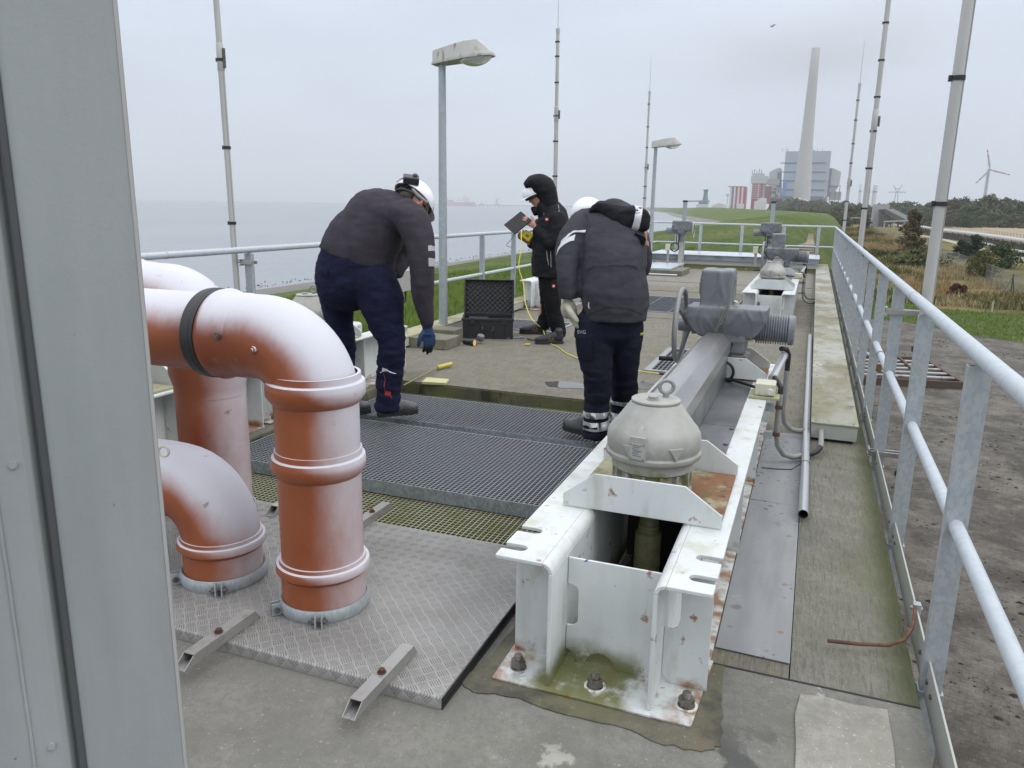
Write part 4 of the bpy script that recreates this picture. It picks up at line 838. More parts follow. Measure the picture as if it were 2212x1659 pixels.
# ---------------------------------------------------------------- lamp posts
def lamp(x, y, z0, h, label):
    t = thing('lamp_post', label, 'lamp post', (x, y, z0), 'lamp posts along the left side')
    MB().tube([(x, y, z0+.01), (x, y, z0+1.25), (x, y, z0+h)], [.05, .047, .039], n=28).build('pole', M_G, t)
    MB().prism([(-.19, -.10), (.12, -.16), (.2, -.10), (.19, .10), (.1, .16), (-.19, .1)], (x, y, z0), (1, 0, 0), (0, 1, 0), (0, 0, .014)).build('base_plate', mat('wet base plate', (.5, .52, .54), .3, .3), t, bevel=.003)
    b = MB()
    for dx, dy in ((-.12, -.07), (.12, -.08), (.12, .08), (-.12, .07)): hexnut(b, (x+dx, y+dy, z0+.014), .017, .014); b.cyl((x+dx, y+dy, z0+.028), (x+dx, y+dy, z0+.04), .009, n=10)
    b.build('anchor_nuts', M_BOLT, t)
    # luminaire: tapering hood, rim, glass bowl
    T = Matrix.Translation((x-.05, y, z0+h)) @ Matrix.Rotation(R(-5.5), 4, 'Y')
    def sect(u, wb, wt, zb, zt): return [(u, -wb, zb), (u, wb, zb), (u, wt, zt), (u, -wt, zt)]
    S = [sect(-.035, .055, .04, .02, .10), sect(-.02, .075, .055, .01, .135), sect(.18, .105, .075, .01, .155), sect(.36, .12, .085, .01, .17), sect(.50, .11, .075, .01, .165), sect(.60, .075, .045, .01, .07), sect(.64, .05, .03, .012, .03)]
    b = MB(); vs = [T @ Vector(p) for s in S for p in s]; fs = []
    for i in range(len(S)-1):
        for j in range(4): a = i*4; fs.append((a+j, a+(j+1) % 4, a+4+(j+1) % 4, a+4+j))
    fs += [(0, 1, 2, 3), tuple(len(S)*4-4+k for k in range(4))]
    b.add(vs, fs)
    M_H = mat('weathered lamp housing', (.46, .455, .43), .6, layers=[((.16, .14, .10), dict(scale=22, lo=.54, hi=.68, stretch=(1, 1, .12), amt=.8, detail=7)), ((.20, .20, .13), dict(scale=8, lo=.55, hi=.7, amt=.6))], bump=((80, .001),))
    b.build('hood', M_H, t, bevel=.018, seg=3)
    b = MB()
    S = [(-.045, .065), (-.03, .085), (.18, .115), (.36, .13), (.50, .12), (.61, .085), (.65, .055)]
    for z_ in (-.012, .012): b.v += [T @ Vector((u, s*w_, z_)) for s in (-1, 1) for u, w_ in S]
    k = len(S); loop = [i for i in range(k)]+[k+i for i in range(k)][::-1]; n2 = 2*k
    b.f.append(tuple(loop)); b.f.append(tuple(i+n2 for i in loop))
    for i in range(len(loop)): a, c = loop[i], loop[(i+1) % len(loop)]; b.f.append((a, c, c+n2, a+n2))
    b.build('rim', M_H, t, bevel=.003)
    b = MB(); T2 = T
    rows = []
    nu, nv = 12, 12
    for i in range(nu+1):
        u = .27+.35*i/nu; e = math.sin(math.pi*i/nu)**.6
        for j in range(nv+1):
            a = math.pi*j/nv; wv = (.02+.095*min(1, e*1.0))
            b.v.append(T @ Vector((u, wv*math.cos(a), -.012-.072*e*math.sin(a)**.8)))
    for i in range(nu):
        for j in range(nv): a = i*(nv+1)+j; b.f.append((a, a+1, a+nv+2, a+nv+1))
    b.build('glass_bowl', mat('lamp glass', (.75, .77, .76), .12, trans=.55, spec=.6), t)
    MB().obox(T @ Vector((.42, 0, -.022)), T.to_3x3() @ Vector((1, 0, 0)), Vector((0, 1, 0)), T.to_3x3() @ Vector((0, 0, 1)), .12, .03, .012).build('lamp_tray', mat('lamp tray', (.28, .28, .27), .5), t)
    return t
lamp(-3.895, 7.91, 0, 2.925, 'tall galvanised lamp post between the bending man and the hooded man')
lamp(-3.73, 19.0, .162, 2.71, 'further galvanised lamp post on the concrete plinth')
# ---------------------------------------------------------------- antenna / light masts strapped to the rails
M_MAST = mat('pale mast tube', (.47, .47, .45), .5, .1, var=((.40, .40, .375), 6, .35, .7, (1, 1, .2)), layers=[((.28, .27, .22), dict(scale=30, lo=.62, hi=.75, amt=.5))])
def mast(label, p0, p1, r0, r1, straps, joint=None, tip=None, rail=None, whip=0):
    p0, p1 = Vector(p0), Vector(p1); t = thing('mast', label, 'mast', tuple(p0), 'slender masts strapped to the railings')
    d = (p1-p0); Ln = d.length; d.normalize(); jf = joint if joint else 1.1
    at = lambda f: p0+d*(Ln*f)
    if joint:
        MB().tube([p0, at(joint)], r0, n=24).build('lower_tube', M_MAST, t)
        MB().tube([at(joint-.02), at(1)], [r1*1.05, r1], n=20).build('upper_tube', M_MAST, t)
        MB().tube([at(joint-.035), at(joint-.033), at(joint+.025), at(joint+.028)], [r0*1.0, r0*1.13, r0*1.1, r1], n=20).build('coupling', M_CREAM if False else M_MAST, t)
        q = at(joint); MB().box(q.x+r0*.8, q.x+r0*1.9, q.y-.008, q.y+.008, q.z-.09, q.z+.05).build('latch', M_BOLT, t, bevel=.003)
    else: MB().tube([p0, at(1)], [r0, r1], n=28).build('lower_tube', M_MAST, t)
    ax = Vector((1, 0, 0)) if p0.x > -2 else Vector((1, 0, 0))
    MB().tube([p0+ax*r0*.95+Vector((0, -r0*.3, 0)), at(min(1, jf-.03))+ax*r0*.95+Vector((0, -r0*.3, 0))], r0*.16, n=8).build('cable', mat('grey mast cable', (.30, .30, .30), .6), t)
    for s in straps:
        rr = (r0 if s < jf else r1)+.0022
        b = MB(); b.lathe([(rr*.98, -.011), (rr*1.08, -.011), (rr*1.08, .011), (rr*.98, .011)], at(s)+ax*r0*.08, d, 24); q = at(s); b.box(q.x-rr*1.35, q.x-rr*.8, q.y-.014, q.y+.014, q.z-.014, q.z+.014)
        b.build('strap', M_BLK, t)
    if whip: MB().tube([at(1), at(1)+d*whip], [.005, .0025], n=6).build('whip', M_GD, t); MB().lathe([(r1*1.2, -.05), (r1*1.25, .02), (.004, .03)], at(1), d, 14).build('tip_cap', M_MAST, t)
    return t
mast('pale mast on the left above the orange pipes', (-4.26, 4.95, .25), (-4.29, 4.95, 3.4), .0235, .021, (.03, .085, .158, .33, .51, .71), .72)
mast('thin mast rising behind the hooded man', (-4.27, 13.1, .2), (-4.31, 13.1, 4.32), .034, .028, (.43, .57, .67, .80, .9, .955), .68, whip=.85)
mast('thin mast with a whip tip near the far lamp', (-4.27, 20.7, .1), (-4.30, 20.7, 4.36), .034, .026, (.25, .38, .45, .56, .68, .80, .93), .57, whip=.85)
mast('thick mast strapped outside the right railing, nearest of the right masts', (.59, 4.66, -.20), (.59, 4.60, 3.3), .0285, .0265, (.06, .265, .485, .66, .86))
mast('second mast outside the right railing with a latch', (.62, 12.3, -.1), (.62, 12.3, 4.9), .036, .032, (.32, .43, .53, .62, .715, .81, .9), .56)
mast('farthest thin mast outside the right railing with a whip tip', (.60, 19.6, 0), (.60, 19.6, 4.2), .033, .026, (.3, .4, .5, .6, .7, .82, .92), .5, whip=.9)
# brackets on rail posts
def strut_clamp(label, x, y, z, xm):
    t = thing('strut_clamp', label, 'clamp', (x, y, z))
    MB().box(min(x-.06, x-.06), max(xm, x+.06), y-.036, y-.026, z-.015, z+.015).box(min(x, xm)-.05, max(x, xm)+.05, y+.026, y+.036, z-.012, z+.012).build('rail_bar', M_SS, t, bevel=.002)
    MB().cyl((x-.055, y-.05, z+.02), (x-.055, y+.045, z+.02), .006, n=8).cyl((x-.055, y-.05, z-.02), (x-.055, y+.045, z-.02), .006, n=8).cyl((xm, y-.06, z), (xm, y+.06, z), .006, n=8).build('threaded_rod', M_SS, t)
    return t
strut_clamp('steel clamp holding the nearest right mast to the rail post', .475, 4.86-.0, .90, .60)
strut_clamp('steel clamp near the foot of the nearest right mast', .475, 4.86, .06, .60)
strut_clamp('steel clamp holding the left mast to the rail post', -4.17, 5.0, .985, -4.26)
strut_clamp('steel clamp on the right railing at the second mast', .475, 12.9-.6, .93, .61)
t = thing('hanging_cable', 'grey cable hanging from the foot of the nearest right mast', 'cable', (.6, 4.62, -.2))
MB().tube([(.60, 4.64, -.15), (.60, 4.62, -.3), (.585, 4.5, -.5), (.55, 4.3, -.68), (.5, 4.1, -.75), (.44, 4.0, -.76)], .010, n=10).build('lead', M_CON, t)
t = thing('padlock', 'small brass padlock with wire on the middle rail', 'padlock', (.475, 5.45, .5))
MB().lathe([(.023, -.01), (.026, 0), (.023, .01)], (.475, 5.5, .54), (0, 1, 0), 16).build('wire_loop', M_BOLT, t)
MB().box(.455, .49, 5.47, 5.49, .43, .48).build('lock_body', mat('dull brass', (.22, .13, .06), .5, .6), t, bevel=.004)
# ---------------------------------------------------------------- objects on the slab
def case():
    o = PZ(999, 731, 0); ax = Vector((.93, .36, 0)).normalized(); ay = Vector((-ax.y, ax.x, 0)); u = Vector((0, 0, 1))
    t = thing('equipment_case', 'open black hard equipment case with foam lid on the slab', 'case', tuple(o))
    Wd, Dp, H = .565, .42, .225; th = .012; c = o+ax*Wd/2
    def bx(n, x0, x1, y0, y1, z0, z1, m=M_BLKP, par=t, bv=.004): return MB().obox(c+ax*((x0+x1)/2)+ay*((y0+y1)/2)+u*((z0+z1)/2), ax, ay, u, (x1-x0)/2, (y1-y0)/2, (z1-z0)/2).build(n, m, par, bevel=bv)
    w_ = Wd/2
    bx('bottom', -w_, w_, 0, Dp, 0, th); fr = bx('front_wall', -w_, w_, 0, th, 0, H); bx('rear_wall', -w_, w_, Dp-th, Dp, 0, H); bx('side_wall', -w_, -w_+th, th, Dp-th, 0, H); bx('side_wall', w_-th, w_, th, Dp-th, 0, H)
    for x in (-.2, -.08, .08, .2): bx('rib', x-.012, x+.012, -.008, 0, .01, H-.03, par=t)
    bx('rim', -w_-.012, w_+.012, -.012, -.001, H-.022, H+.004); 
    bx('rim', w_+.001, w_+.012, 0, Dp, H-.022, H+.004); bx('rim', -w_-.012, -w_-.001, 0, Dp, H-.022, H+.004)
    foam = mat('dark foam', (.028, .028, .030), .95, bump=((70, .004),)); bx('foam', -w_+th, w_-th, th, Dp-th, th, H-.05, foam); bx('foam_block', -.22, .0, .08, .3, H-.05, H-.015, foam)
    for x in (-.17, .17): bx('latch', x-.028, x+.028, -.024, -.012, H-.06, H+.012)
    MB().tube([c+ax*-.06+ay*-.012+u*.14, c+ax*-.06+ay*-.035+u*.10, c+ax*.06+ay*-.035+u*.10, c+ax*.06+ay*-.012+u*.14], .009, n=8).build('handle', M_BLKP, t)
    # lid standing open, leaning back
    tl = R(10); lu = (u*math.cos(tl)+ay*math.sin(tl)); lb = (ay*math.cos(tl)-u*math.sin(tl)); lo = c+ay*Dp+u*(H+.0)
    Hl = .40
    def lx(n, x0, x1, z0, z1, y0, y1, m=M_BLKP, bv=.006): return MB().obox(lo+ax*((x0+x1)/2)+lu*((z0+z1)/2)+lb*((y0+y1)/2), ax, lb, lu, (x1-x0)/2, (y1-y0)/2, (z1-z0)/2).build(n, m, t, bevel=bv)
    lx('lid', -w_, w_, 0, Hl, .05, .075); lx('lid_rim', -w_-.008, w_+.008, Hl-.015, Hl, -.0, .076); lx('lid_rim', -w_-.008, -w_+.014, 0, Hl-.015, 0, .076); lx('lid_rim', w_-.014, w_+.008, 0, Hl-.015, 0, .076); lx('lid_rim', -w_+.014, w_-.014, 0, .014, 0, .05)
    # egg-crate foam
    b = MB(); nx_, nz_ = 60, 42
    for j in range(nz_+1):
        for i in range(nx_+1):
            x = -w_+.016+(Wd-.032)*i/nx_; z_ = .016+(Hl-.034)*j/nz_; d_ = .034+.012*math.sin(i*math.pi/3.3)*math.sin(j*math.pi/3.3)
            b.v.append(lo+ax*x+lu*z_+lb*d_)
    for j in range(nz_):
        for i in range(nx_): a = j*(nx_+1)+i; b.f.append((a, a+1, a+nx_+2, a+nx_+1))
    b.build('egg_crate_foam', mat('egg crate foam', (.05, .05, .052), .95), t)
    return t
case()
q = PZ(1007, 738, .033); ax = Vector((.93, -.2, 0)).normalized()
t = thing('torch', 'short black torch with a warm lit head beside the case', 'torch', tuple(q))
MB().lathe([(.001, 0), (.026, 0), (.028, .01), (.026, .03), (.029, .035), (.029, .06), (.025, .065), (.026, .085), (.036, .10), (.038, .145), (.036, .147)], q-ax*.03, ax, 28).build('body', M_BLKP, t)
MB().lathe([(.001, .140), (.033, .141)], q-ax*.03, ax, 28).build('lens', mat('torch lens', (.6, .38, .12), .2, emis=((1, .7, .35), .25)), t)
q2 = PZ(1037, 735, .035)
one('round_cup', MB().lathe([(.001, 0), (.036, 0), (.040, .01), (.040, .055), (.036, .062), (.001, .062)], q2, (.3, -.2, 1), 28), mat('grey rubber cap', (.13, .13, .14), .5), 'grey round cup beside the torch in front of the case', 'cap')
# tools
t = thing('spanner', 'open ended spanner lying left of the hooded man shoes', 'spanner', tuple(PZ(1112, 729, .008)))
a_, b_ = PZ(1098, 730, .01), PZ(1128, 728.5, .01)
MB().bar(a_, b_, .022, .008).build('shaft', M_SS, t, bevel=.002)
for q in (a_, b_): MB().lathe([(.012, -.005), (.028, -.005), (.028, .005), (.012, .005), (.012, -.005)], q, (0, 0, 1), 16).build('jaw', M_SS, t)
t = thing('screwdriver', 'yellow handled screwdriver on the slab by the hooded man', 'screwdriver', tuple(PZ(1135, 744, .01)))
a_, b_ = PZ(1144, 744.5, .013), PZ(1127, 743.5, .010); m_ = a_.lerp(b_, .55)
MB().tube([a_, a_.lerp(b_, .1), m_], [.010, .013, .009], n=12).build('handle', mat('yellow handle', (.62, .42, .03), .4), t); MB().tube([m_, b_], .003, n=8).build('blade', M_SS, t)
t = thing('pliers', 'grey pliers lying between the shoes of the hooded man', 'pliers', tuple(PZ(1155, 733, .01)))
a_ = PZ(1148, 733, .012)
MB().tube([a_+Vector((-.06, .02, 0)), a_, a_+Vector((.09, .03, 0)), a_+Vector((.16, .035, 0))], [.006, .016, .009, .008], n=8).tube([a_, a_+Vector((.09, -.02, 0)), a_+Vector((.15, -.04, 0))], [.014, .009, .008], n=8).build('jaws_and_grips', M_BOLT, t)
t = thing('hook_rod', 'thin rod with a yellow handle lying at the edge of the pit', 'hook rod', tuple(PZ(950, 792, .02)))
a_, b_, c_ = PZ(975, 786, .03), PZ(945, 794, .028), PZ(872, 832, .012)
MB().tube([a_, b_], .0185, n=16).build('handle', mat('dirty yellow grip', (.50, .43, .07), .5, layers=[((.2, .17, .05), dict(scale=30, lo=.55, hi=.7))]), t, bevel=.004); MB().tube([b_, c_], .006, n=8).build('rod', mat('olive rod', (.22, .19, .07), .5), t)
one('wooden_block', MB().prism([(-.09, -.1), (.11, -.06), (.07, .09), (-.13, .07)], PZ(944, 826, .0)-Vector((0, 0, .002)), (1, .0, 0), (0, 1, 0), (0, 0, .02)), mat('pale wood', (.46, .45, .22), .7, bump=((40, .001, (1, .1, 1)),)), 'pale wooden piece at the far edge of the pit', 'wood piece')
t = thing('kerb_stone', 'two weathered kerb stones beside the bending man gloved hand', 'stone', tuple(PZ(900, 712, 0)))
MB().box(-3.86, -3.42, 7.0, 7.35, 0, .11).build('slab_stone', M_PL, t, bevel=.01)
MB().box(-3.80, -3.50, 7.36, 7.6, 0, .15).build('slab_stone', M_PL, t, bevel=.01)
# junction box on the left railing
t = thing('wall_box', 'grey electrical box on the left railing beside the bending man sleeve', 'junction box', (-4.05, 7.15, .5))
MB().box(-4.12, -3.98, 7.0, 7.36, .56, .775).build('housing', mat('stone grey box', (.42, .41, .38), .6, layers=[((.25, .25, .2), dict(scale=30, lo=.55, hi=.7, amt=.6))]), t, bevel=.008)
MB().box(-3.98, -3.972, 7.0, 7.36, .56, .775).build('lid', mat('box lid', (.36, .355, .33), .5), t, bevel=.003)
for dy in (.08, .16, .24): MB().tube([(-4.02, 7.02+dy, .56), (-4.03, 7.03+dy, .45), (-4.05, 7.0+dy*.6, .34), (-4.04, 6.98+dy*.5, .22)], .008, n=8).build('lead', M_BLK, t)
MB().tube([(-4.05, 7.12, .50), (-4.05, 7.14, .25), (-4.0, 7.22, .14)], .024, n=12).build('conduit', M_GD, t)
# yellow measuring lead
yc = [P(1126, 500, 7.62), P(1126, 515, 7.58), P(1127.5, 535, 7.55), P(1122, 560, 7.52), P(1121, 580, 7.5), P(1127, 600, 7.5), P(1131, 616, 7.48), P(1133, 645, 7.45), P(1139, 668, 7.42), P(1147, 686, 7.4), P(1158, 699, 7.42)]
yc += [PZ(1172, 712, .06), PZ(1184, 738, .012), PZ(1206, 750, .008), PZ(1222, 762, .008), PZ(1239, 770, .008), PZ(1262, 779, .008), PZ(1295, 789, .008), PZ(1330, 796, .008), PZ(1377, 801, .008), PZ(1400, 804, .008), PZ(1424, 807, .01)]
def smoothpath(pts, n=6):
    out = []
    for i in range(len(pts)-1):
        p0, p1, p2, p3 = pts[max(i-1, 0)], pts[i], pts[i+1], pts[min(i+2, len(pts)-1)]
        for k in range(n):
            t_ = k/n; out.append(.5*((2*p1)+(p2-p0)*t_+(2*p0-5*p1+4*p2-p3)*t_*t_+(-p0+3*p1-3*p2+p3)*t_**3))
    return out+[pts[-1]]
t = thing('measuring_lead', 'thin yellow measuring lead hanging from the yellow instrument and running over the slab', 'cable', tuple(yc[-1]))
MB().tube(smoothpath(yc), .0048, n=8).build('lead', mat('yellow cable', (.68, .60, .10), .45), t)
MB().tube([yc[-1], yc[-1]+Vector((.05, .0, .002)), yc[-1]+Vector((.10, .0, .002))], [.008, .010, .008], n=10).build('plug', M_BLK, t)
# ================================================================== PEOPLE
UP = Vector((0, 0, 1))
class Pose:
    """a standing person is laid out in the upright plane through the feet that faces the viewer"""
    def __init__(s, x, y):
        s.o = Vector((x, y, 0)); s.A = Vector((x, y, 0)).normalized(); s.R = Vector((s.A.y, -s.A.x, 0))
    def at(s, px, py, d=0):
        v = ray(px, py); k = ((s.o-EYE).dot(s.A)+d)/v.dot(s.A); return EYE+v*k
    def k(s, d=0):    # metres per unit of the measuring grid at this distance
        return ((s.o-EYE).dot(s.A)+d)/1661*1.02
def catmull(rows, n):
    out = []
    for i in range(len(rows)-1):
        p0, p1, p2, p3 = rows[max(i-1, 0)], rows[i], rows[i+1], rows[min(i+2, len(rows)-1)]
        for k in range(n):
            t = k/n; out.append(.5*((2*p1)+(p2-p0)*t+(2*p0-5*p1+4*p2-p3)*t*t+(-p0+3*p1-3*p2+p3)*t**3))
    return out+[rows[-1]]
def loft(mb, st, depth_ax, n=28, sub=4, cap=(1, 1), ex=2.0):
    """st = [(point, a, b)]: a across (perpendicular to path and depth axis), b along the depth axis"""
    rows = [np.array([*p, a, b]) for p, a, b in st]
    if cap[0]:
        d = rows[0][:3]-rows[1][:3]; d /= max(1e-6, np.linalg.norm(d)); h = min(rows[0][3], rows[0][4])*.55*cap[0]
        r0 = rows[0].copy(); r0[:3] += d*h; r0[3:] *= .35; r1 = rows[0].copy(); r1[:3] += d*h*.6; r1[3:] *= .75; pre = [r0, r1]
    else: pre = []
    if cap[1]:
        d = rows[-1][:3]-rows[-2][:3]; d /= max(1e-6, np.linalg.norm(d)); h = min(rows[-1][3], rows[-1][4])*.55*cap[1]
        r0 = rows[-1].copy(); r0[:3] += d*h; r0[3:] *= .35; r1 = rows[-1].copy(); r1[:3] += d*h*.6; r1[3:] *= .75; post = [r1, r0]
    else: post = []
    rr = pre+catmull(rows, sub)+post; k = len(rr); o = len(mb.v)
    for i, r in enumerate(rr):
        a_ = Vector(rr[max(i-1, 0)][:3]); b_ = Vector(rr[min(i+1, k-1)][:3]); t = (b_-a_).normalized()
        dn = (depth_ax-t*depth_ax.dot(t)).normalized(); s = t.cross(dn)
        for j in range(n):
            th = 2*math.pi*j/n; c, q = math.cos(th), math.sin(th)
            cx = math.copysign(abs(c)**(2/ex), c); qx = math.copysign(abs(q)**(2/ex), q)
            mb.v.append(Vector(r[:3])+s*(cx*r[3])+dn*(qx*r[4]))
    for i in range(k-1):
        for j in range(n): mb.f.append((o+i*n+j, o+i*n+(j+1) % n, o+(i+1)*n+(j+1) % n, o+(i+1)*n+j))
    mb.f.append(tuple(o+j for j in range(n))[::-1]); mb.f.append(tuple(o+(k-1)*n+j for j in range(n)))
    return mb
def ball(mb, c, rx, ry, rz, ax=None, n=20):
    X, Y_, Z_ = ax or (Vector((1, 0, 0)), Vector((0, 1, 0)), UP); o = len(mb.v); m = n//2
    for i in range(m+1):
        a = math.pi*i/m
        for j in range(n):
            t = 2*math.pi*j/n; mb.v.append(Vector(c)+X*(rx*math.sin(a)*math.cos(t))+Y_*(ry*math.sin(a)*math.sin(t))+Z_*(rz*math.cos(a)))
    for i in range(m):
        for j in range(n): mb.f.append((o+i*n+j, o+i*n+(j+1) % n, o+(i+1)*n+(j+1) % n, o+(i+1)*n+j))
    return mb
def hand(mb, w, d, side, out, sc=1.0, curl=(.35, .45, .55, .6), thumb=.9, fat=1.0, spread=.10):
    """wrist w, pointing d, fingers laid out along side (index first), palm faces out"""
    d, side = d.normalized(), side.normalized(); side = (side-d*side.dot(d)).normalized(); pn = out.normalized(); pn = (pn-d*pn.dot(d)-side*pn.dot(side)).normalized()
    L_ = .088*sc
    loft(mb, [(w-d*.02*sc, .026*sc, .020*sc), (w+d*.02*sc, .032*sc, .018*sc), (w+d*.06*sc, .040*sc*fat**.5, .0155*sc), (w+d*L_, .039*sc*fat**.5, .0125*sc)], pn, n=18, sub=3)
    lens = [(.040, .024, .019), (.045, .028, .020), (.042, .026, .020), (.032, .020, .018)]
    for i, (l, c) in enumerate(zip(lens, curl)):
        off = (.029-.0193*i)*sc; p = w+d*(L_-.012*sc+(.004 if i in (1, 2) else -.004)*sc)+side*off; dd = (d+side*((1.5-i)*spread)).normalized(); pts = [p]; a = 0
        for j, ll in enumerate(l):
            a += c*(.8, 1.1, .8)[j]; v = (dd*math.cos(a)+pn*math.sin(a)); p = p+v*(ll*sc); pts.append(p)
        r = (.0098, .0092, .0084, .0070); 
        mb.tube(catmull_v(pts, 3), [x*sc*fat for x in interp(r, 3)], n=10)
        ball(mb, pts[-1], .0072*sc*fat, .0072*sc*fat, .0072*sc*fat, n=8)
    p = w+d*.022*sc+side*.026*sc; v = (side*.75+d*.65+pn*.35*thumb).normalized(); pts = [p, p+v*.036*sc]; v2 = (v*.55+d*.7+pn*.35*thumb).normalized(); pts += [pts[-1]+v2*.030*sc]; v3 = (v2*.6+d*.6+pn*.2).normalized(); pts += [pts[-1]+v3*.024*sc]
    mb.tube(catmull_v(pts, 3), [x*sc*fat for x in interp((.0145, .0115, .0105, .0085), 3)], n=10); ball(mb, pts[-1], .0088*sc*fat, .0088*sc*fat, .0088*sc*fat, n=8)
def catmull_v(pts, n): return [Vector(r) for r in catmull([np.array(p) for p in pts], n)]
def interp(v, n): return [float(np.interp(i/n, range(len(v)), v)) for i in range((len(v)-1)*n+1)]
def head(mb, c, fwd, up, sc=1.0):
    fwd = fwd.normalized(); up = (up-fwd*up.dot(fwd)).normalized(); s = fwd.cross(up); ax = (s, fwd, up)
    g = lambda x, y, z: c+s*(x*sc)+fwd*(y*sc)+up*(z*sc)
    ball(mb, g(0, -.01, .035), .077*sc, .097*sc, .092*sc, ax, 28); ball(mb, g(0, .03, -.03), .060*sc, .065*sc, .078*sc, ax, 24); ball(mb, g(0, .055, -.085), .034*sc, .032*sc, .028*sc, ax, 18)
    ball(mb, g(0, .078, .030), .050*sc, .018*sc, .014*sc, ax, 16)
    mb.tube([g(0, .088, .022), g(0, .104, -.006), g(0, .112, -.020)], [.009*sc, .012*sc, .012*sc], n=10); ball(mb, g(0, .108, -.022), .017*sc, .013*sc, .010*sc, ax, 12)
    ball(mb, g(0, .088, -.048), .026*sc, .012*sc, .006*sc, ax, 12); ball(mb, g(0, .085, -.060), .022*sc, .012*sc, .007*sc, ax, 12)
    for q in (-1, 1):
        ball(mb, g(q*.045, .06, -.01), .022*sc, .022*sc, .018*sc, ax, 12); ball(mb, g(q*.080, -.008, -.005), .010*sc, .020*sc, .032*sc, ax, 14)
    return g
def sock(name, mb, m, parent, vox=.012, sm=3, wr=0, seed=0, fine=0, fn=None, smf=.55):
    wr *= .55; fine *= .5
    o = mb.build(name, m, parent, smooth=False); remesh(o, vox, sm, smf)
    if wr: displace(o, wr, 5, (1, 1, 1.6), seed, fn); displace(o, wr*.55, 12, (1, 1, 2.2), seed+7, fn)
    if fine: displace(o, fine, 30, (1, 1, 1.5), seed+2, fn)
    return o
def fabric(name, c, c2, rough=.9, weave=900, wsc=14, wd=.008, layers=()):
    return mat(name, c, rough, 0, var=(c2, 7, .35, .7), layers=layers, bump=((wsc, wd, (1, 1, 1.8)), (weave/3, .0006)), spec=.25)
M_SKIN = mat('skin', (.46, .25, .18), .55, var=((.38, .17, .12), 14, .4, .65), sss=.1)
M_HAIR = mat('short brown hair', (.05, .035, .025), .7, bump=((180, .002),))
M_HELM = mat('white helmet shell', (.78, .79, .80), .28, coat=.3)
M_REF = mat('grey reflective tape', (.50, .51, .52), .42, .25, bump=((300, .0005),))
def band(o_name, path_pts, depth_ax, a, b, parent, m=M_REF, half=.02):
    """a tape ring round a limb: path_pts (p0,p1) are its two edges"""
    p0, p1 = path_pts; mb = MB(); t = (p1-p0).normalized(); dn = (depth_ax-t*depth_ax.dot(t)).normalized(); s = t.cross(dn); n = 40
    for p in (p0, p1):
        for k in range(n): th = 2*math.pi*k/n; mb.v.append(p+s*(a*math.cos(th))+dn*(b*math.sin(th)))
    for k in range(n): mb.f.append((k, (k+1) % n, n+(k+1) % n, n+k))
    o = mb.build(o_name, m, parent); sd_ = o.modifiers.new('th', 'SOLIDIFY'); sd_.thickness = .002; return o
def wrap(o, target, off=.003):
    m = o.modifiers.new('fit', 'SHRINKWRAP'); m.target = target; m.wrap_method = 'NEAREST_SURFACEPOINT'; m.wrap_mode = 'ABOVE_SURFACE'; m.offset = off
    dg = bpy.context.evaluated_depsgraph_get(); me = bpy.data.meshes.new_from_object(o.evaluated_get(dg)); o.modifiers.clear(); o.data = me; me.polygons.foreach_set('use_smooth', [True]*len(me.polygons)); return o
def patch(name, pts, parent, m, target, off=.003, seg=8):
    """a tape strip lying on a garment: grid between two polylines"""
    a, b = [catmull_v([Vector(p) for p in q], seg) for q in pts]; mb = MB(); nn = len(a); K = 5
    for i in range(nn):
        for k in range(K+1): mb.v.append(a[i].lerp(b[i], k/K))
    for i in range(nn-1):
        for k in range(K): q = i*(K+1)+k; mb.f.append((q, q+1, q+K+2, q+K+1))
    return wrap(mb.build(name, m, parent), target, off)
def boot(name, heel, d, parent, m, msole, L_=.29, W=.052, H=.10, sc=1, accent=None):
    d = Vector((d.x, d.y, 0)).normalized(); s = Vector((d.y, -d.x, 0)); h = heel
    mb = MB()
    st = [(h+d*.02+UP*.07, .040, .055), (h+d*.07+UP*.075, .044, .060), (h+d*.13+UP*.068, .045, .055), (h+d*.20+UP*.056, .052, .044), (h+d*.25+UP*.050, .050, .037), (h+d*(L_-.012)+UP*.045, .034, .028)]
    loft(mb, st, UP, n=24, sub=4); loft(mb, [(h+d*.055+UP*.05, .05, .04), (h+d*.05+UP*.15, .05, .045)], d, n=20)
    o = sock(name, mb, m, parent, .007, 3, seed=heel.x)
    outl = [(-.005, .0), (0, .030), (.06, .036), (.13, .034), (.2, .05), (.25, .047), (L_-.002, .028), (L_+.006, 0)]
    pl = outl+[(x, -y) for x, y in outl[::-1][1:-1]]
    sm_ = MB().prism(pl, h+UP*.001, d, s, UP*.034).build('sole', msole, o, bevel=.006)
    MB().tube([h+d*(L_*.80)+UP*.062-s*.040, h+d*(L_*.84)+UP*.080, h+d*(L_*.80)+UP*.062+s*.040], .008, n=8).build('toe_seam', msole, o)
    b = MB()
    for k in range(5): b.bar(h+d*(.11+.018*k)+UP*(.118-.012*k)-s*.03, h+d*(.118+.018*k)+UP*(.118-.012*k)+s*.03, .005, .004)
    b.build('laces', mat('laces', (.10, .10, .10), .8) if accent is None else accent, o)
    return o
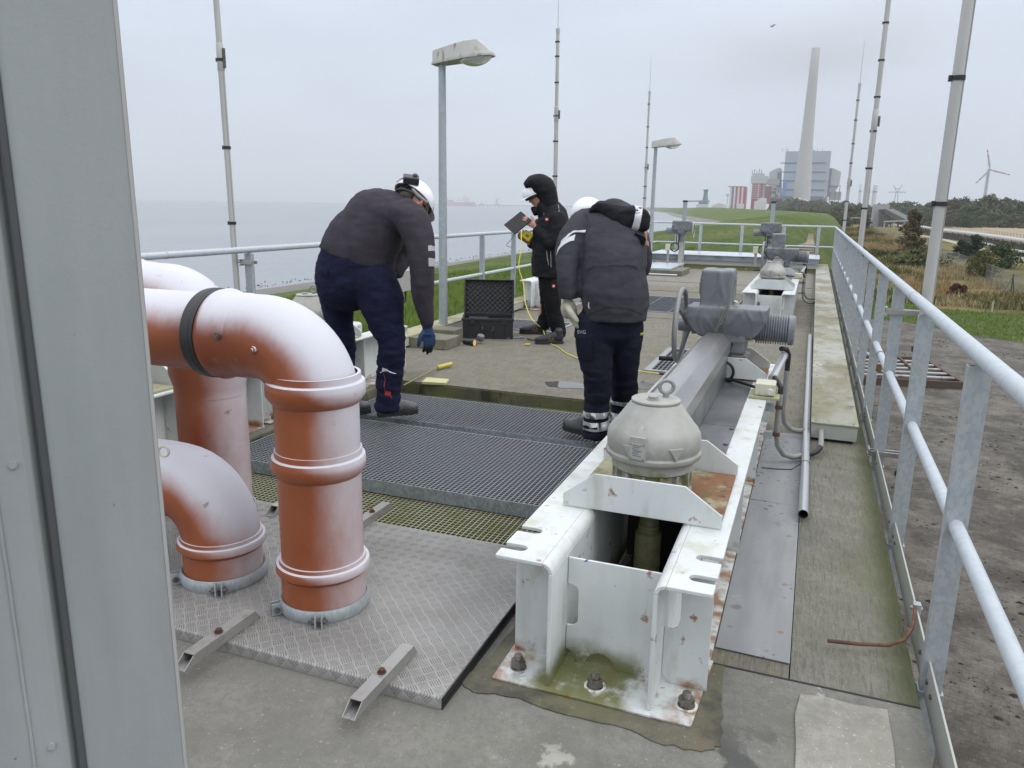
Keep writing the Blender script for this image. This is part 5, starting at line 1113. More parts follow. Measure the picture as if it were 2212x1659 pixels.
def helmet(parent, c, up, fwd, m=M_HELM, sc=1.0, brim=True):
    up = up.normalized(); fwd = (fwd-up*fwd.dot(up)).normalized(); s = fwd.cross(up); mb = MB(); n = 40; rows = 12
    for i in range(rows+1):
        a = math.pi/2*i/rows
        for j in range(n):
            t = 2*math.pi*j/n; rx, ry = .118*sc, .142*sc; cf = math.cos(a)**.85 if a < math.pi/2 else 0
            mb.v.append(c+s*(rx*cf*math.cos(t))+fwd*(ry*cf*math.sin(t))+up*(.125*sc*math.sin(a)**.95+ (.006*sc if abs(math.cos(t)) < .25 and math.sin(t) > -.9 else 0)*math.sin(2*a)))
    for i in range(rows):
        for j in range(n): mb.f.append((i*n+j, i*n+(j+1) % n, (i+1)*n+(j+1) % n, (i+1)*n+j))
    o = mb.build('helmet', m, parent); so_ = o.modifiers.new('th', 'SOLIDIFY'); so_.thickness = .004
    if brim:
        b = MB(); k = 20
        for i in range(k+1):
            t = math.pi*(.12+.76*i/k); e = math.sin(math.pi*i/k)
            p = c+s*(.118*sc*math.cos(t))+fwd*(.142*sc*math.sin(t)); q = c+s*((.118+.006*e)*sc*math.cos(t))+fwd*((.142+.045*e)*sc*math.sin(t))-up*(.014*e*sc)
            b.v += [p+up*.004, q, p-up*.004, q-up*.003]
        for i in range(k): a = i*4; b.f += [(a, a+1, a+5, a+4), (a+2, a+6, a+7, a+3), (a+1, a+3, a+7, a+5)]
        b.build('brim', m, o)
    b = MB(); pts = [c+s*(.119*sc*math.cos(t))+fwd*(.143*sc*math.sin(t)) for t in [2*math.pi*i/40 for i in range(40)]]; b.tube(pts, .0035, n=8, closed=True); b.build('rim', m, o)
    pts = [c-up*.022+s*(.098*sc*math.cos(t))+fwd*(.118*sc*math.sin(t)) for t in [2*math.pi*i/40 for i in range(40)]]
    b = MB(); 
    for z_ in (-.012, .018):
        b.v += [p+up*z_ for p in pts]
    for i in range(40): b.f.append((i, (i+1) % 40, 40+(i+1) % 40, 40+i))
    q = b.build('head_band', M_BLKP, o); sd_ = q.modifiers.new('th', 'SOLIDIFY'); sd_.thickness = .004
    return o
M_SOLE = mat('black rubber sole', (.02, .02, .022), .7)
M_BOOT = mat('dark grey work shoe leather', (.045, .045, .05), .5, layers=[((.13, .13, .14), dict(scale=9, lo=.45, hi=.6, amt=.8))], bump=((90, .001),))
# ------------------------------------------------------------------ the bending man (dark sweater)
m1 = Pose(-2.50, 4.36); A, Rt = m1.A, m1.R; k1 = m1.k
t1 = thing('person', 'man in a dark grey sweater and navy trousers bending down, wearing a white helmet', 'person', (-2.5, 4.36, 0))
def S(p, px, py, d, hw, b): return (p.at(px, py, d), hw*p.k(d), b)
# inner body
mb = MB()
loft(mb, [S(m1, 765, 600, .12, 48, .13), S(m1, 790, 515, .14, 48, .13), S(m1, 835, 462, .15, 40, .14), S(m1, 868, 440, .12, 20, .10), S(m1, 885, 428, .11, 17, .06)], A)
loft(mb, [S(m1, 805, 600, .02, 25, .08), S(m1, 842, 740, 0, 20, .065), S(m1, 838, 880, 0, 14, .05)], A); loft(mb, [S(m1, 730, 600, .25, 25, .08), S(m1, 738, 740, .27, 20, .065), S(m1, 740, 868, .27, 14, .05)], A)
loft(mb, [S(m1, 888, 478, -.04, 18, .06), S(m1, 912, 590, -.12, 13, .045), S(m1, 922, 708, -.08, 9, .03)], A)
hf1 = (Rt*.35+A*.35-UP*.85); hu1 = (Rt*.62-UP*-.72+A*.1)
g1 = head(mb, m1.at(897, 441, .10), Rt*.55+A*.25-UP*.75, Rt*.62+UP*.62+A*.2, 1.0)
sock('body', mb, M_SKIN, t1, .010, 2)
# trousers
mb = MB()
loft(mb, [S(m1, 774, 553, .12, 75.0, .165), S(m1, 765, 585, .12, 77.9, .175), S(m1, 758, 625, .12, 74.1, .17), S(m1, 760, 645, .12, 57.0, .14)], A, cap=(.3, 1))
loft(mb, [S(m1, 800, 590, .02, 44.6, .10), S(m1, 820, 640, 0, 49.4, .11), S(m1, 836, 700, -.01, 37.4, .095), S(m1, 846, 735, -.01, 31.2, .09), S(m1, 843, 790, 0, 28.5, .085), S(m1, 840, 835, 0, 25.8, .075), S(m1, 838, 872, 0, 26.7, .07), S(m1, 838, 888, 0, 26.7, .07)], A, cap=(1, .3))
loft(mb, [S(m1, 728, 590, .25, 40.9, .10), S(m1, 729, 645, .27, 36.1, .11), S(m1, 734, 700, .27, 28.5, .09), S(m1, 742, 740, .27, 24.9, .085), S(m1, 742, 800, .27, 23.1, .075), S(m1, 740, 850, .27, 21.4, .07)], A, cap=(1, .3))
M_NAVY = fabric('navy work trousers', (.0095, .0105, .036), (.006, .007, .024))
tr1 = sock('trousers', mb, M_NAVY, t1, .012, 4, .016, 3, .004, fn=lambda p: 1.0)
displace(tr1, .006, 14, (.5, .5, 2.2), 31, fn=lambda p: 1.5 if p.z < .62 else .35)
tr1.data.update()
patch('piping', ([m1.at(812, 800, -.09), m1.at(835, 800, -.1), m1.at(857, 806, -.09)], [m1.at(812, 802, -.09), m1.at(835, 802, -.1), m1.at(857, 808, -.09)]), t1, M_REF, tr1, .002)
patch('piping', ([m1.at(822, 806, -.1), m1.at(826, 835, -.1), m1.at(830, 852, -.1), m1.at(842, 854, -.1), m1.at(850, 864, -.1)], [m1.at(824, 806, -.1), m1.at(828, 835, -.1), m1.at(832, 850, -.1), m1.at(843, 852, -.1), m1.at(852, 863, -.1)]), t1, mat('red piping', (.35, .03, .03), .7), tr1, .002)
patch('back_pocket_flap', ([m1.at(684, 580, -.02), m1.at(693, 577, -.04), m1.at(700, 575, -.06)], [m1.at(684, 596, -.02), m1.at(693, 597, -.04), m1.at(700, 597, -.06)]), t1, M_NAVY, tr1, .009)
# sweater
mb = MB()
loft(mb, [S(m1, 769, 565, .12, 80, .175), S(m1, 778, 540, .12, 78, .18), S(m1, 797, 507, .13, 72, .195), S(m1, 822, 476, .14, 68, .21), S(m1, 848, 457, .13, 55, .20), S(m1, 872, 440, .12, 32, .13), S(m1, 883, 430, .11, 20, .085)], A, cap=(.15, .2))
loft(mb, [S(m1, 866, 462, -.0, 36, .11), S(m1, 890, 478, -.06, 36, .10), S(m1, 906, 520, -.10, 32, .09), S(m1, 911, 560, -.12, 29, .08), S(m1, 912, 600, -.12, 26, .075), S(m1, 915, 645, -.11, 22, .065), S(m1, 921, 690, -.09, 17, .055), S(m1, 923, 703, -.08, 14, .045)], A, cap=(1, .3))
loft(mb, [S(m1, 858, 452, .27, 34, .09), S(m1, 872, 500, .36, 26, .08), S(m1, 868, 550, .38, 24, .07), S(m1, 852, 592, .30, 17, .055)], A)
M_SWE = fabric('dark grey sweatshirt', (.046, .040, .050), (.040, .035, .044), wsc=8, wd=.008)
sw1 = sock('sweater', mb, M_SWE, t1, .012, 5, .010, 9, .0015)
displace(sw1, .010, 9, (1.6, 1.6, .35), 4, fn=lambda p: max(0, min(1, (p.x+2.62)*2.5)))
for y0_, y1_ in ((530, 542), (557, 575)):
    patch('reflective_stripe', ([m1.at(926, y0_, -.20), m1.at(932, y0_+1, -.14), m1.at(941, y0_+2, -.02)], [m1.at(926, y1_, -.20), m1.at(932, y1_, -.14), m1.at(941, y1_+1, -.02)]), t1, M_REF, sw1, .003)
# glove
mb = MB(); w_ = m1.at(923, 706, -.08); hd = (m1.at(931, 752, -.06)-w_)
hand(mb, w_, hd, -Rt*.75-A*.5, A*.9-Rt*.3, 1.12, curl=(.28, .22, .2, .25), thumb=.5, fat=1.25, spread=.05)
gl = sock('glove', mb, mat('black grip glove', (.015, .016, .02), .6, layers=[((.02, .05, .13), dict(scale=12, lo=.35, hi=.55, z=(.545, .575)))], bump=((80, .001),)), t1, .006, 2)
MB().tube([m1.at(923, 700, -.08), m1.at(924, 722, -.08)], [.033, .036], n=20).build('glove_cuff', mat('blue knit cuff', (.015, .04, .11), .8), t1)
mb = MB(); w_ = m1.at(852, 594, .28); hand(mb, w_, -UP+Rt*-.2, A, -Rt, 1.1, fat=1.2); sock('glove', mb, M_BLK, t1, .007, 2)
# shoes
boot('shoe', PZ(816, 905, .006)+A*.05, Rt*.93+A*.30, t1, M_BOOT, M_SOLE)
q = m1.at(738, 868, .27); boot('shoe', Vector((q.x, q.y, .0))-Rt*.08, Rt*.9+A*.35, t1, M_BOOT, M_SOLE)
# helmet, straps, lamp battery
hc = m1.at(893, 431, .12); hup = (Rt*.52+UP*.66+A*.52).normalized(); hfw = (Rt*.66-UP*.66+A*.10)
h1 = helmet(t1, hc, hup, hfw)
fw = (hfw-hup*hfw.dot(hup)).normalized(); sd1 = fw.cross(hup)
b = MB(); pts = [hc+hup*(.131*math.sin(a)**.95)+fw*(.150*math.cos(a)) for a in [R(4+172*i/24) for i in range(25)]]
for i in range(24):
    b.bar(pts[i], pts[i+1], .017, .004, up=(pts[i]-hc))
b.build('lamp_strap', M_BLK, h1)
b = MB(); pts = [hc+fw*(.13*math.cos(a))-sd1*(.112*math.sin(a))-hup*(.004+.03*math.sin(a)) for a in [R(20+140*i/16) for i in range(17)]]
bc = m1.at(888, 388, .05); MB().obox(bc, (Rt*.95-UP*.1).normalized(), (A*.9+UP*.35).normalized(), (UP*.95-A*.3+Rt*.1).normalized(), .050, .036, .024).build('battery_box', M_BLKP, h1, bevel=.009, seg=3)
ball(MB(), (0, 0, 0), 1, 1, 1) if False else None
b = MB(); ball(b, m1.at(897, 378.5, .05), .016, .016, .013); b.build('knob', mat('grey knob', (.09, .09, .10), .5), h1)
# chin strap, side arm and hair seen below the shell
b = MB(); sdn = -sd1 if sd1.dot(A) > 0 else sd1
b.tube([hc+sdn*.095-fw*.06-hup*.012, hc+sdn*.112-fw*.01-hup*.03, hc+sdn*.112+fw*.06-hup*.02], .011, n=10); b.build('side_arm', mat('grey strap plastic', (.20, .21, .23), .5), h1)
b = MB(); b.tube([hc+sdn*.10+fw*.08-hup*.01, hc+sdn*.085+fw*.08-hup*.09, hc+fw*.09-hup*.15], .008, n=8); b.build('chin_strap', M_BLK, h1)
b = MB(); ball(b, m1.at(884, 424, .10), .070, .078, .055, (Rt, A, UP)); sock('hair', b, M_HAIR, t1, .008, 2)
b = MB(); e = m1.at(908.5, 441, -.01); ball(b, e, .011, .009, .026, ((Rt*.6-UP*.6).normalized(), A, (UP*.8+Rt*.4).normalized())); b.build('ear', mat('reddish ear', (.42, .14, .09), .5, sss=.2), t1)
# ------------------------------------------------------------------ the man in the grey parka
m2 = Pose(-1.18, 4.62); A, Rt = m2.A, m2.R
t2 = thing('person', 'man in a long dark grey parka bending forward with his back to the viewer', 'person', (-1.18, 4.62, 0))
mb = MB()
loft(mb, [S(m2, 1328, 680, 0, 42, .10), S(m2, 1325, 560, .12, 42, .11), S(m2, 1310, 490, .28, 42, .10), S(m2, 1285, 470, .38, 16, .07)], A)
loft(mb, [S(m2, 1290, 700, 0, 24, .08), S(m2, 1288, 800, .02, 18, .06), S(m2, 1285, 925, 0, 12, .045)], A); loft(mb, [S(m2, 1350, 700, .08, 24, .08), S(m2, 1350, 800, .18, 18, .06), S(m2, 1347, 905, .28, 12, .045)], A)
loft(mb, [S(m2, 1250, 490, .22, 16, .06), S(m2, 1230, 575, .06, 12, .045), S(m2, 1229, 640, .0, 9, .03)], A); loft(mb, [S(m2, 1380, 500, .3, 16, .06), S(m2, 1392, 560, .42, 12, .045), S(m2, 1370, 600, .58, 9, .03)], A)
head(mb, m2.at(1272, 476, .46), A*.75-UP*.6, UP*.75+A*.5, 1.0)
hand(mb, m2.at(1370, 600, .58), A-UP*.5, Rt, -UP, 1.0)
sock('body', mb, M_SKIN, t2, .011, 2)
mb = MB()
loft(mb, [S(m2, 1327, 655, .02, 60, .15), S(m2, 1318, 690, .02, 62, .15), S(m2, 1318, 720, .03, 58, .14)], A)
loft(mb, [S(m2, 1290, 690, .0, 44, .12), S(m2, 1284, 730, 0, 43, .12), S(m2, 1288, 780, -.01, 36, .105), S(m2, 1290, 815, -.01, 31, .095), S(m2, 1289, 870, .01, 28, .09), S(m2, 1286, 925, .01, 27, .085), S(m2, 1285, 945, .01, 27, .08)], A, cap=(1, .3))
loft(mb, [S(m2, 1350, 690, .07, 40, .12), S(m2, 1352, 730, .09, 36, .12), S(m2, 1350, 780, .14, 30, .10), S(m2, 1349, 850, .22, 29, .09), S(m2, 1346, 915, .28, 28, .085)], A, cap=(1, .3))
M_NAV2 = fabric('dark navy work trousers', (.012, .0135, .028), (.008, .009, .019))
tr2 = sock('trousers', mb, M_NAV2, t2, .012, 4, .012, 21, .002)
displace(tr2, .005, 13, (.5, .5, 2.0), 12, fn=lambda p: 1.3 if p.z < .5 else .4)
# stripes round the legs
for (p, y0_, y1_, cx_, hw, d, b_) in ((0, 885, 898, 1288, 29.5, .01, .098), (0, 906, 926, 1287, 29.5, .01, .095), (1, 862, 872, 1348, 30.5, .23, .098), (1, 887, 908, 1347, 30.5, .26, .095)):
    o = band('reflective_stripe', (m2.at(cx_, y0_, d), m2.at(cx_, y1_, d)), A, hw*m2.k(d), b_, t2); wrap(o, tr2, .004)
# side pocket with flap
pk = patch('pocket', ([m2.at(1242, 722, -.07), m2.at(1262, 724, -.13), m2.at(1279, 724, -.14)], [m2.at(1246, 776, -.07), m2.at(1263, 781, -.13), m2.at(1278, 780, -.14)]), t2, M_NAV2, tr2, .012)
fl = patch('pocket_flap', ([m2.at(1240, 712, -.07), m2.at(1262, 710, -.13), m2.at(1281, 711, -.14)], [m2.at(1242, 729, -.07), m2.at(1262, 731, -.13), m2.at(1281, 729, -.14)]), t2, M_NAV2, tr2, .018)
def text(name, body, p, ax, ay, size, m, parent, ex=.0006):
    c = bpy.data.curves.new(name, 'FONT'); c.body = body; c.size = size; c.extrude = ex; o = bpy.data.objects.new(name, c); COL.objects.link(o)
    ax, ay = ax.normalized(), ay.normalized(); az = ax.cross(ay); Mx = Matrix((ax, ay, az)).transposed().to_4x4(); Mx.translation = p; o.matrix_world = Mx
    bpy.context.view_layer.update(); dg = bpy.context.evaluated_depsgraph_get(); me = bpy.data.meshes.new_from_object(o.evaluated_get(dg)); me.transform(Mx); bpy.data.objects.remove(o)
    off = Vector((0, 0, 0)); q = parent
    while q is not None: off += q.location; q = q.parent
    me.transform(Matrix.Translation(-off)); r = bpy.data.objects.new(name, me); COL.objects.link(r); me.materials.append(m); r.parent = parent; return r
text('embroidery', 'SVG', m2.at(1246.5, 720.5, -.15), Rt, UP, .030, mat('grey thread', (.34, .34, .35), .7), t2)
patch('care_tag', ([m2.at(1337, 800, 0), m2.at(1337, 806, 0)], [m2.at(1339, 800, 0), m2.at(1339, 806, 0)]), t2, M_REF, tr2, .003) if False else None
# parka
mb = MB()
loft(mb, [S(m2, 1328, 690, .0, 66, .17), S(m2, 1329, 660, .0, 70, .175), S(m2, 1328, 625, .0, 70, .17), S(m2, 1327, 592, .02, 66, .16), S(m2, 1326, 555, .08, 66, .17), S(m2, 1322, 515, .18, 66, .17), S(m2, 1314, 485, .28, 62, .15), S(m2, 1303, 466, .35, 42, .12), S(m2, 1298, 458, .37, 22, .09)], A, cap=(.1, .4), ex=2.25)
loft(mb, [S(m2, 1264, 476, .30, 24, .10), S(m2, 1246, 495, .22, 28, .10), S(m2, 1234, 525, .15, 32, .095), S(m2, 1228, 565, .07, 28, .085), S(m2, 1227, 605, .02, 23, .08), S(m2, 1228, 635, .0, 21.5, .075), S(m2, 1228, 645, .0, 21, .07)], A, cap=(1, .2))
loft(mb, [S(m2, 1366, 490, .32, 26, .10), S(m2, 1382, 530, .38, 24, .09), S(m2, 1384, 570, .45, 22, .08), S(m2, 1372, 598, .56, 18, .07)], A, cap=(1, .3))
M_PARK = fabric('dark grey parka cloth', (.049, .048, .058), (.036, .035, .043), wsc=12, wd=.006)
pk2 = sock('parka', mb, M_PARK, t2, .012, 4, .013, 41, .002)
displace(pk2, .009, 9, (1.4, 1.4, .5), 77, fn=lambda p: 1.0 if p.z < .85 else .3)
displace(pk2, .011, 13, (.6, .6, 1.9), 15, fn=lambda p: 1.2 if p.x < -1.36 else 0.2)
# drawstring seam and hem seam
def seam(pts, r=.0035, nm='seam', m=None):
    b = MB(); q = catmull_v([Vector(p) for p in pts], 8); b.tube(q, r, n=6); o = b.build(nm, m or mat('parka seam thread', (.018, .018, .022), .9), t2); return wrap(o, pk2, .0015)
seam([m2.at(1252, 582, -.10), m2.at(1275, 572, -.16), m2.at(1310, 568, -.18), m2.at(1350, 570, -.17), m2.at(1385, 580, -.10)], .006)
seam([m2.at(1264, 683, -.10), m2.at(1290, 672, -.18), m2.at(1330, 664, -.2), m2.at(1365, 670, -.17), m2.at(1390, 681, -.1)], .005)
seam([m2.at(1262, 455, .2), m2.at(1270, 480, .12), m2.at(1268, 520, .06), m2.at(1262, 560, 0)], .004)
for (a, b_) in (([(1206, 517), (1222, 499), (1238, 490), (1253, 487)], [(1202, 526), (1220, 508), (1238, 498), (1251, 493)]), ([(1201, 535), (1212, 519), (1228, 508), (1244, 503)], [(1198, 552), (1211, 535), (1228, 522), (1240, 518)])):
    patch('reflective_stripe', ([m2.at(x, y, .05) for x, y in a], [m2.at(x, y, .04) for x, y in b_]), t2, M_REF, pk2, .004)
patch('care_tag', ([m2.at(1259, 657, -.16), m2.at(1260.5, 668, -.16)], [m2.at(1262, 657, -.16), m2.at(1264, 668, -.16)]), t2, mat('white tag', (.6, .6, .6), .7), pk2, .004)
# hood thrown back over the right shoulder
mb = MB(); loft(mb, [S(m2, 1284, 456, .26, 8, .05), S(m2, 1294, 449, .24, 10, .07), S(m2, 1306, 450, .21, 12, .085), S(m2, 1322, 460, .16, 16, .085), S(m2, 1340, 469, .13, 22, .09), S(m2, 1358, 473, .12, 29, .10), S(m2, 1374, 475, .13, 29, .10), S(m2, 1386, 482, .16, 19, .08)], A, cap=(1, .6), ex=2.7)
M_HOOD = fabric('black hood lining', (.014, .014, .018), (.009, .009, .012))
hd2 = sock('hood', mb, M_HOOD, t2, .011, 3, .034, 5, .008)
o = band('reflective_stripe', (m2.at(1360, 474, .11), m2.at(1374, 477, .12)), A, 30*m2.k(.1), .104, t2); wrap(o, hd2, .004)
q0, q1, q2_, q3 = m2.at(1372, 502, .0), m2.at(1393, 512, -.01), m2.at(1396, 517, 0), m2.at(1391, 533, 0)
MB().add([q0+A*-.002, q1, q2_, q3, m2.at(1374, 510, .02), q0+A*.03, q1+A*.012, q2_+A*.012, q3+A*.012, m2.at(1374, 510, .04)], [(0, 1, 2, 3, 4), (9, 8, 7, 6, 5), (0, 5, 6, 1), (1, 6, 7, 2), (2, 7, 8, 3), (3, 8, 9, 4), (4, 9, 5, 0)]).build('hood_flap', M_HOOD, t2, bevel=.003)
helmet(t2, m2.at(1270, 470, .46), UP*.86+A*.42-Rt*.15, A*.8-UP*.5, brim=True)
# glove of pale leather
mb = MB(); w_ = m2.at(1227, 650, .0); hand(mb, w_, m2.at(1240, 690, -.0)-w_, -A*.8-Rt*.2, Rt*.9-UP*.1, 1.34, curl=(.35, .30, .28, .3), fat=1.45, thumb=.9, spread=.07)
M_GLO = mat('worn pale leather glove', (.46, .44, .36), .8, var=((.34, .32, .24), 14, .4, .65), layers=[((.10, .085, .06), dict(scale=11, lo=.60, hi=.68, amt=.8)), ((.62, .61, .55), dict(scale=24, lo=.55, hi=.7, amt=.6))], bump=((28, .006, (1, 1, .5)), (140, .0008)))
loft(mb, [(w_-UP*.015, .043, .045), (w_-UP*.05+Rt*.005, .050, .046), (w_-UP*.085+Rt*.016, .048, .042)], A)
sock('glove', mb, M_GLO, t2, .006, 2, .004, 5)
boot('shoe', m2.at(1290, 944, .02)*1+UP*(-m2.at(1290, 944, .02).z), -Rt*.75+A*.65, t2, M_BOOT, M_SOLE)
q = m2.at(1347, 918, .28); boot('shoe', Vector((q.x, q.y, 0))-A*.05, A*.95-Rt*.1, t2, M_BOOT, M_SOLE)
b = MB(); b.tube([m2.at(1381, 722, .02), m2.at(1392, 721.5, .02)], .0085, n=12); b.build('pocket_tool', mat('yellow tool grip', (.55, .50, .05), .5), t2)
b = MB(); b.obox(m2.at(1381, 712, .06), Rt, A, UP, .018, .03, .06); b.build('tool_pouch', M_NAV2, t2, bevel=.01)
# ------------------------------------------------------------------ the man in the black hooded jacket
m3 = Pose(-2.78, 8.02); A, Rt = m3.A, m3.R
t3 = thing('person', 'man in a black hooded jacket standing in profile reading a tablet by the left railing', 'person', (-2.78, 8.02, 0))
mb = MB()
loft(mb, [S(m3, 1186, 620, 0, 20, .12), S(m3, 1188, 540, 0, 22, .12), S(m3, 1190, 480, 0, 23, .15), S(m3, 1182, 452, 0, 12, .07)], A)
loft(mb, [S(m3, 1192, 610, -.06, 15, .07), S(m3, 1202, 690, -.06, 11, .05), S(m3, 1204, 728, -.06, 9, .04)], A); loft(mb, [S(m3, 1186, 610, .08, 15, .07), S(m3, 1176, 670, .10, 11, .05), S(m3, 1172, 700, .1, 9, .04)], A)
loft(mb, [S(m3, 1205, 475, -.18, 11, .05), S(m3, 1194, 527, -.2, 9, .04), S(m3, 1158, 492, -.12, 6, .03)], A); loft(mb, [S(m3, 1185, 480, .2, 11, .05), S(m3, 1176, 535, .18, 9, .04), S(m3, 1130, 514, .05, 6, .03)], A)
fw3 = (-Rt*.88-UP*.42-A*.12); up3 = (UP*.9-Rt*.42)
g3 = head(mb, m3.at(1163, 423, -.0), fw3, up3, 1.0)
hand(mb, m3.at(1155, 489, -.12), m3.at(1140, 478, -.13)-m3.at(1155, 489, -.12), UP*.8-Rt*.5, A, .98, curl=(.25, .3, .35, .4), thumb=.4)
hand(mb, m3.at(1134, 516, .05), m3.at(1121, 508, .0)-m3.at(1134, 516, .05), UP, -A+Rt*.3, .98, curl=(.6, .6, .6, .6), thumb=.7)
sock('body', mb, M_SKIN, t3, .0085, 1)
mb = MB()
loft(mb, [S(m3, 1186, 580, .01, 25, .17), S(m3, 1188, 615, .01, 24, .165), S(m3, 1188, 640, .02, 22, .15)], A)
loft(mb, [S(m3, 1192, 610, -.07, 20, .10), S(m3, 1193, 650, -.07, 18, .095), S(m3, 1200, 690, -.07, 17, .08), S(m3, 1207, 715, -.07, 16, .08), S(m3, 1208, 728, -.07, 14, .07)], A, cap=(1, .4))
loft(mb, [S(m3, 1186, 610, .09, 19, .10), S(m3, 1183, 650, .1, 16, .09), S(m3, 1180, 680, .11, 15, .08), S(m3, 1174, 700, .11, 15, .075), S(m3, 1171, 708, .11, 13, .07)], A, cap=(1, .4))
M_BTR = fabric('black work trousers', (.008, .008, .010), (.0045, .0045, .006))
tr3 = sock('trousers', mb, M_BTR, t3, .012, 3, .016, 61, .004)
mb = MB()
loft(mb, [S(m3, 1179, 597, .0, 30, .20), S(m3, 1182, 565, .0, 33, .20), S(m3, 1187, 525, .0, 37, .21), S(m3, 1192, 488, .0, 38, .22), S(m3, 1190, 462, .0, 31, .19), S(m3, 1180, 448, .0, 22, .11), S(m3, 1172, 440, 0, 18, .09)], A, cap=(.15, .5))
loft(mb, [S(m3, 1203, 466, -.16, 17, .08), S(m3, 1206, 492, -.19, 19, .085), S(m3, 1200, 516, -.21, 18, .08), S(m3, 1190, 523, -.21, 16, .075), S(m3, 1174, 508, -.16, 14, .07), S(m3, 1160, 495, -.13, 11, .055), S(m3, 1157, 492, -.125, 10, .05)], A, cap=(1, .3))
loft(mb, [S(m3, 1188, 470, .18, 17, .08), S(m3, 1184, 520, .19, 18, .08), S(m3, 1165, 530, .14, 14, .07), S(m3, 1145, 523, .09, 12, .055)], A, cap=(1, .3))
M_BJ = fabric('black jacket cloth', (.0075, .0085, .012), (.0045, .005, .007), rough=.75, wsc=20, wd=.008)
jk = sock('jacket', mb, M_BJ, t3, .011, 3, .016, 71, .004)
# hood over the helmet
mb = MB(); loft(mb, [S(m3, 1134, 403, -.0, 7, .075), S(m3, 1142, 398, -.0, 12, .105), S(m3, 1152, 396, 0, 18, .125), S(m3, 1163, 400, 0, 24, .135), S(m3, 1174, 408, 0, 25, .135), S(m3, 1183, 424, 0, 21, .125), S(m3, 1188, 443, 0, 19, .12), S(m3, 1192, 458, 0, 18, .12)], A, cap=(.2, .6))
loft(mb, [S(m3, 1166, 442, .0, 9, .115), S(m3, 1172, 450, 0, 15, .12), S(m3, 1180, 460, 0, 20, .125)], A)
hd3 = sock('hood', mb, M_BJ, t3, .010, 3, .010, 19, .004)
helmet(t3, m3.at(1152.5, 421, 0), up3*1.0-Rt*-.05, fw3, sc=.86)
loftc = MB(); loft(loftc, [S(m3, 1160, 458, 0, 10, .08), S(m3, 1154, 453, 0, 7, .07), S(m3, 1149.5, 449, 0, 4, .06)], A); sock('collar', loftc, M_BJ, t3, .008, 2)
# badges: red square with a white heart
M_RED = mat('red badge', (.45, .03, .04), .6); M_WT = mat('white badge mark', (.75, .72, .72), .6)
def badge(px, py, d):
    p = m3.at(px, py, d)-A*.004; MB().obox(p, Rt, A, UP, .0175, .003, .0175).build('badge', M_RED, t3, bevel=.003)
    hp = [(0, -.010), (.010, .001), (.0095, .007), (.005, .0095), (0, .006), (-.005, .0095), (-.0095, .007), (-.010, .001)]
    MB().prism(hp, p-A*.0034, Rt, UP, -A*.0008).build('badge_heart', M_WT, t3)
badge(1181, 474, -.235); badge(1196, 618, -.185)
def strip3(pts, w, nm='piping', m=M_REF, tg=None): 
    q = [m3.at(x, y, d) for x, y, d in pts]; return patch(nm, ([p-Rt*w for p in q], [p+Rt*w for p in q]), t3, m, tg or jk, .004)
strip3([(1210, 438, -.12), (1210.5, 447, -.16), (1207, 459, -.2)], .003); strip3([(1181, 541, -.2), (1182, 556, -.2), (1185, 572, -.2)], .0022); strip3([(1189, 541, -.2), (1190, 560, -.2), (1191, 577, -.2)], .0022)
strip3([(1170, 444, -.1), (1168, 453, -.14), (1170, 462, -.16)], .0025); strip3([(1159, 470.5, -.17), (1162, 470.5, -.17), (1167, 470.5, -.17)], .0022)
M_SH3 = mat('black sport work shoe', (.016, .016, .019), .6, layers=[((.09, .07, .05), dict(scale=28, lo=.62, hi=.66))])
ac = mat('tan shoe lacing', (.32, .24, .14), .7)
for (px, py, d, fd) in ((1216, 742, -.06, -Rt*.93-A*.2), (1180, 722, .11, -Rt*.97)):
    q = PZ(px, py, 0); bo = boot('shoe', Vector((q.x, q.y, 0)), fd, t3, M_SH3, M_SOLE, L_=.31, accent=ac)
    b = MB(); hq = Vector((q.x, q.y, 0)); dn = fd.normalized(); sn = -A
    for k in range(2): b.tube([hq+dn*(.10+.035*k)+UP*.035+sn*.052, hq+dn*(.115+.035*k)+UP*.075+sn*.050, hq+dn*(.13+.035*k)+UP*.035+sn*.053], .0022, n=6)
    b.build('shoe_stripe', ac, bo)
# what he holds
tb = thing('tablet', 'black tablet held up by the man in the black hooded jacket', 'tablet', tuple(m3.at(1115, 480, -.05)))
c4 = [m3.at(1125.5, 456.5, -.02), m3.at(1149, 476, -.16), m3.at(1112, 507, -.16), m3.at(1088.5, 486, -.02)]
nn = (c4[1]-c4[0]).cross(c4[3]-c4[0]).normalized()
MB().add([p-nn*.007 for p in c4]+[p+nn*.007 for p in c4], [(0, 1, 2, 3), (7, 6, 5, 4), (0, 4, 5, 1), (1, 5, 6, 2), (2, 6, 7, 3), (3, 7, 4, 0)]).build('case', mat('black tablet case', (.012, .012, .010), .55), tb, bevel=.005, seg=3)
ns = nn if nn.dot(A) > 0 else -nn; cc = sum(c4, Vector())/4
MB().add([cc+(p-cc)*.9+ns*.0078 for p in c4], [(0, 1, 2, 3)]).build('screen', mat('tablet screen', (.02, .02, .025), .1, emis=((.5, .6, .8), .15)), tb)
MB().tube(catmull_v([m3.at(1112, 505, -.1), m3.at(1106, 515, -.1), m3.at(1098, 524, -.1), m3.at(1094.5, 530, -.1), m3.at(1099, 533, -.1), m3.at(1105, 534, -.1)], 5), .003, n=6).build('dangling_lead', M_BLK, tb)
ti = thing('measuring_instrument', 'yellow hand held instrument with its lead in the lower hand of the hooded man', 'instrument', tuple(m3.at(1138, 510, -.06)))
c0 = m3.at(1139, 509, -.07); ux = (m3.at(1153, 510, -.07)-m3.at(1127, 507, -.07)).normalized(); ua = (Rt*.80-UP*.6).normalized(); ub = (Rt*.6+UP*.8).normalized()
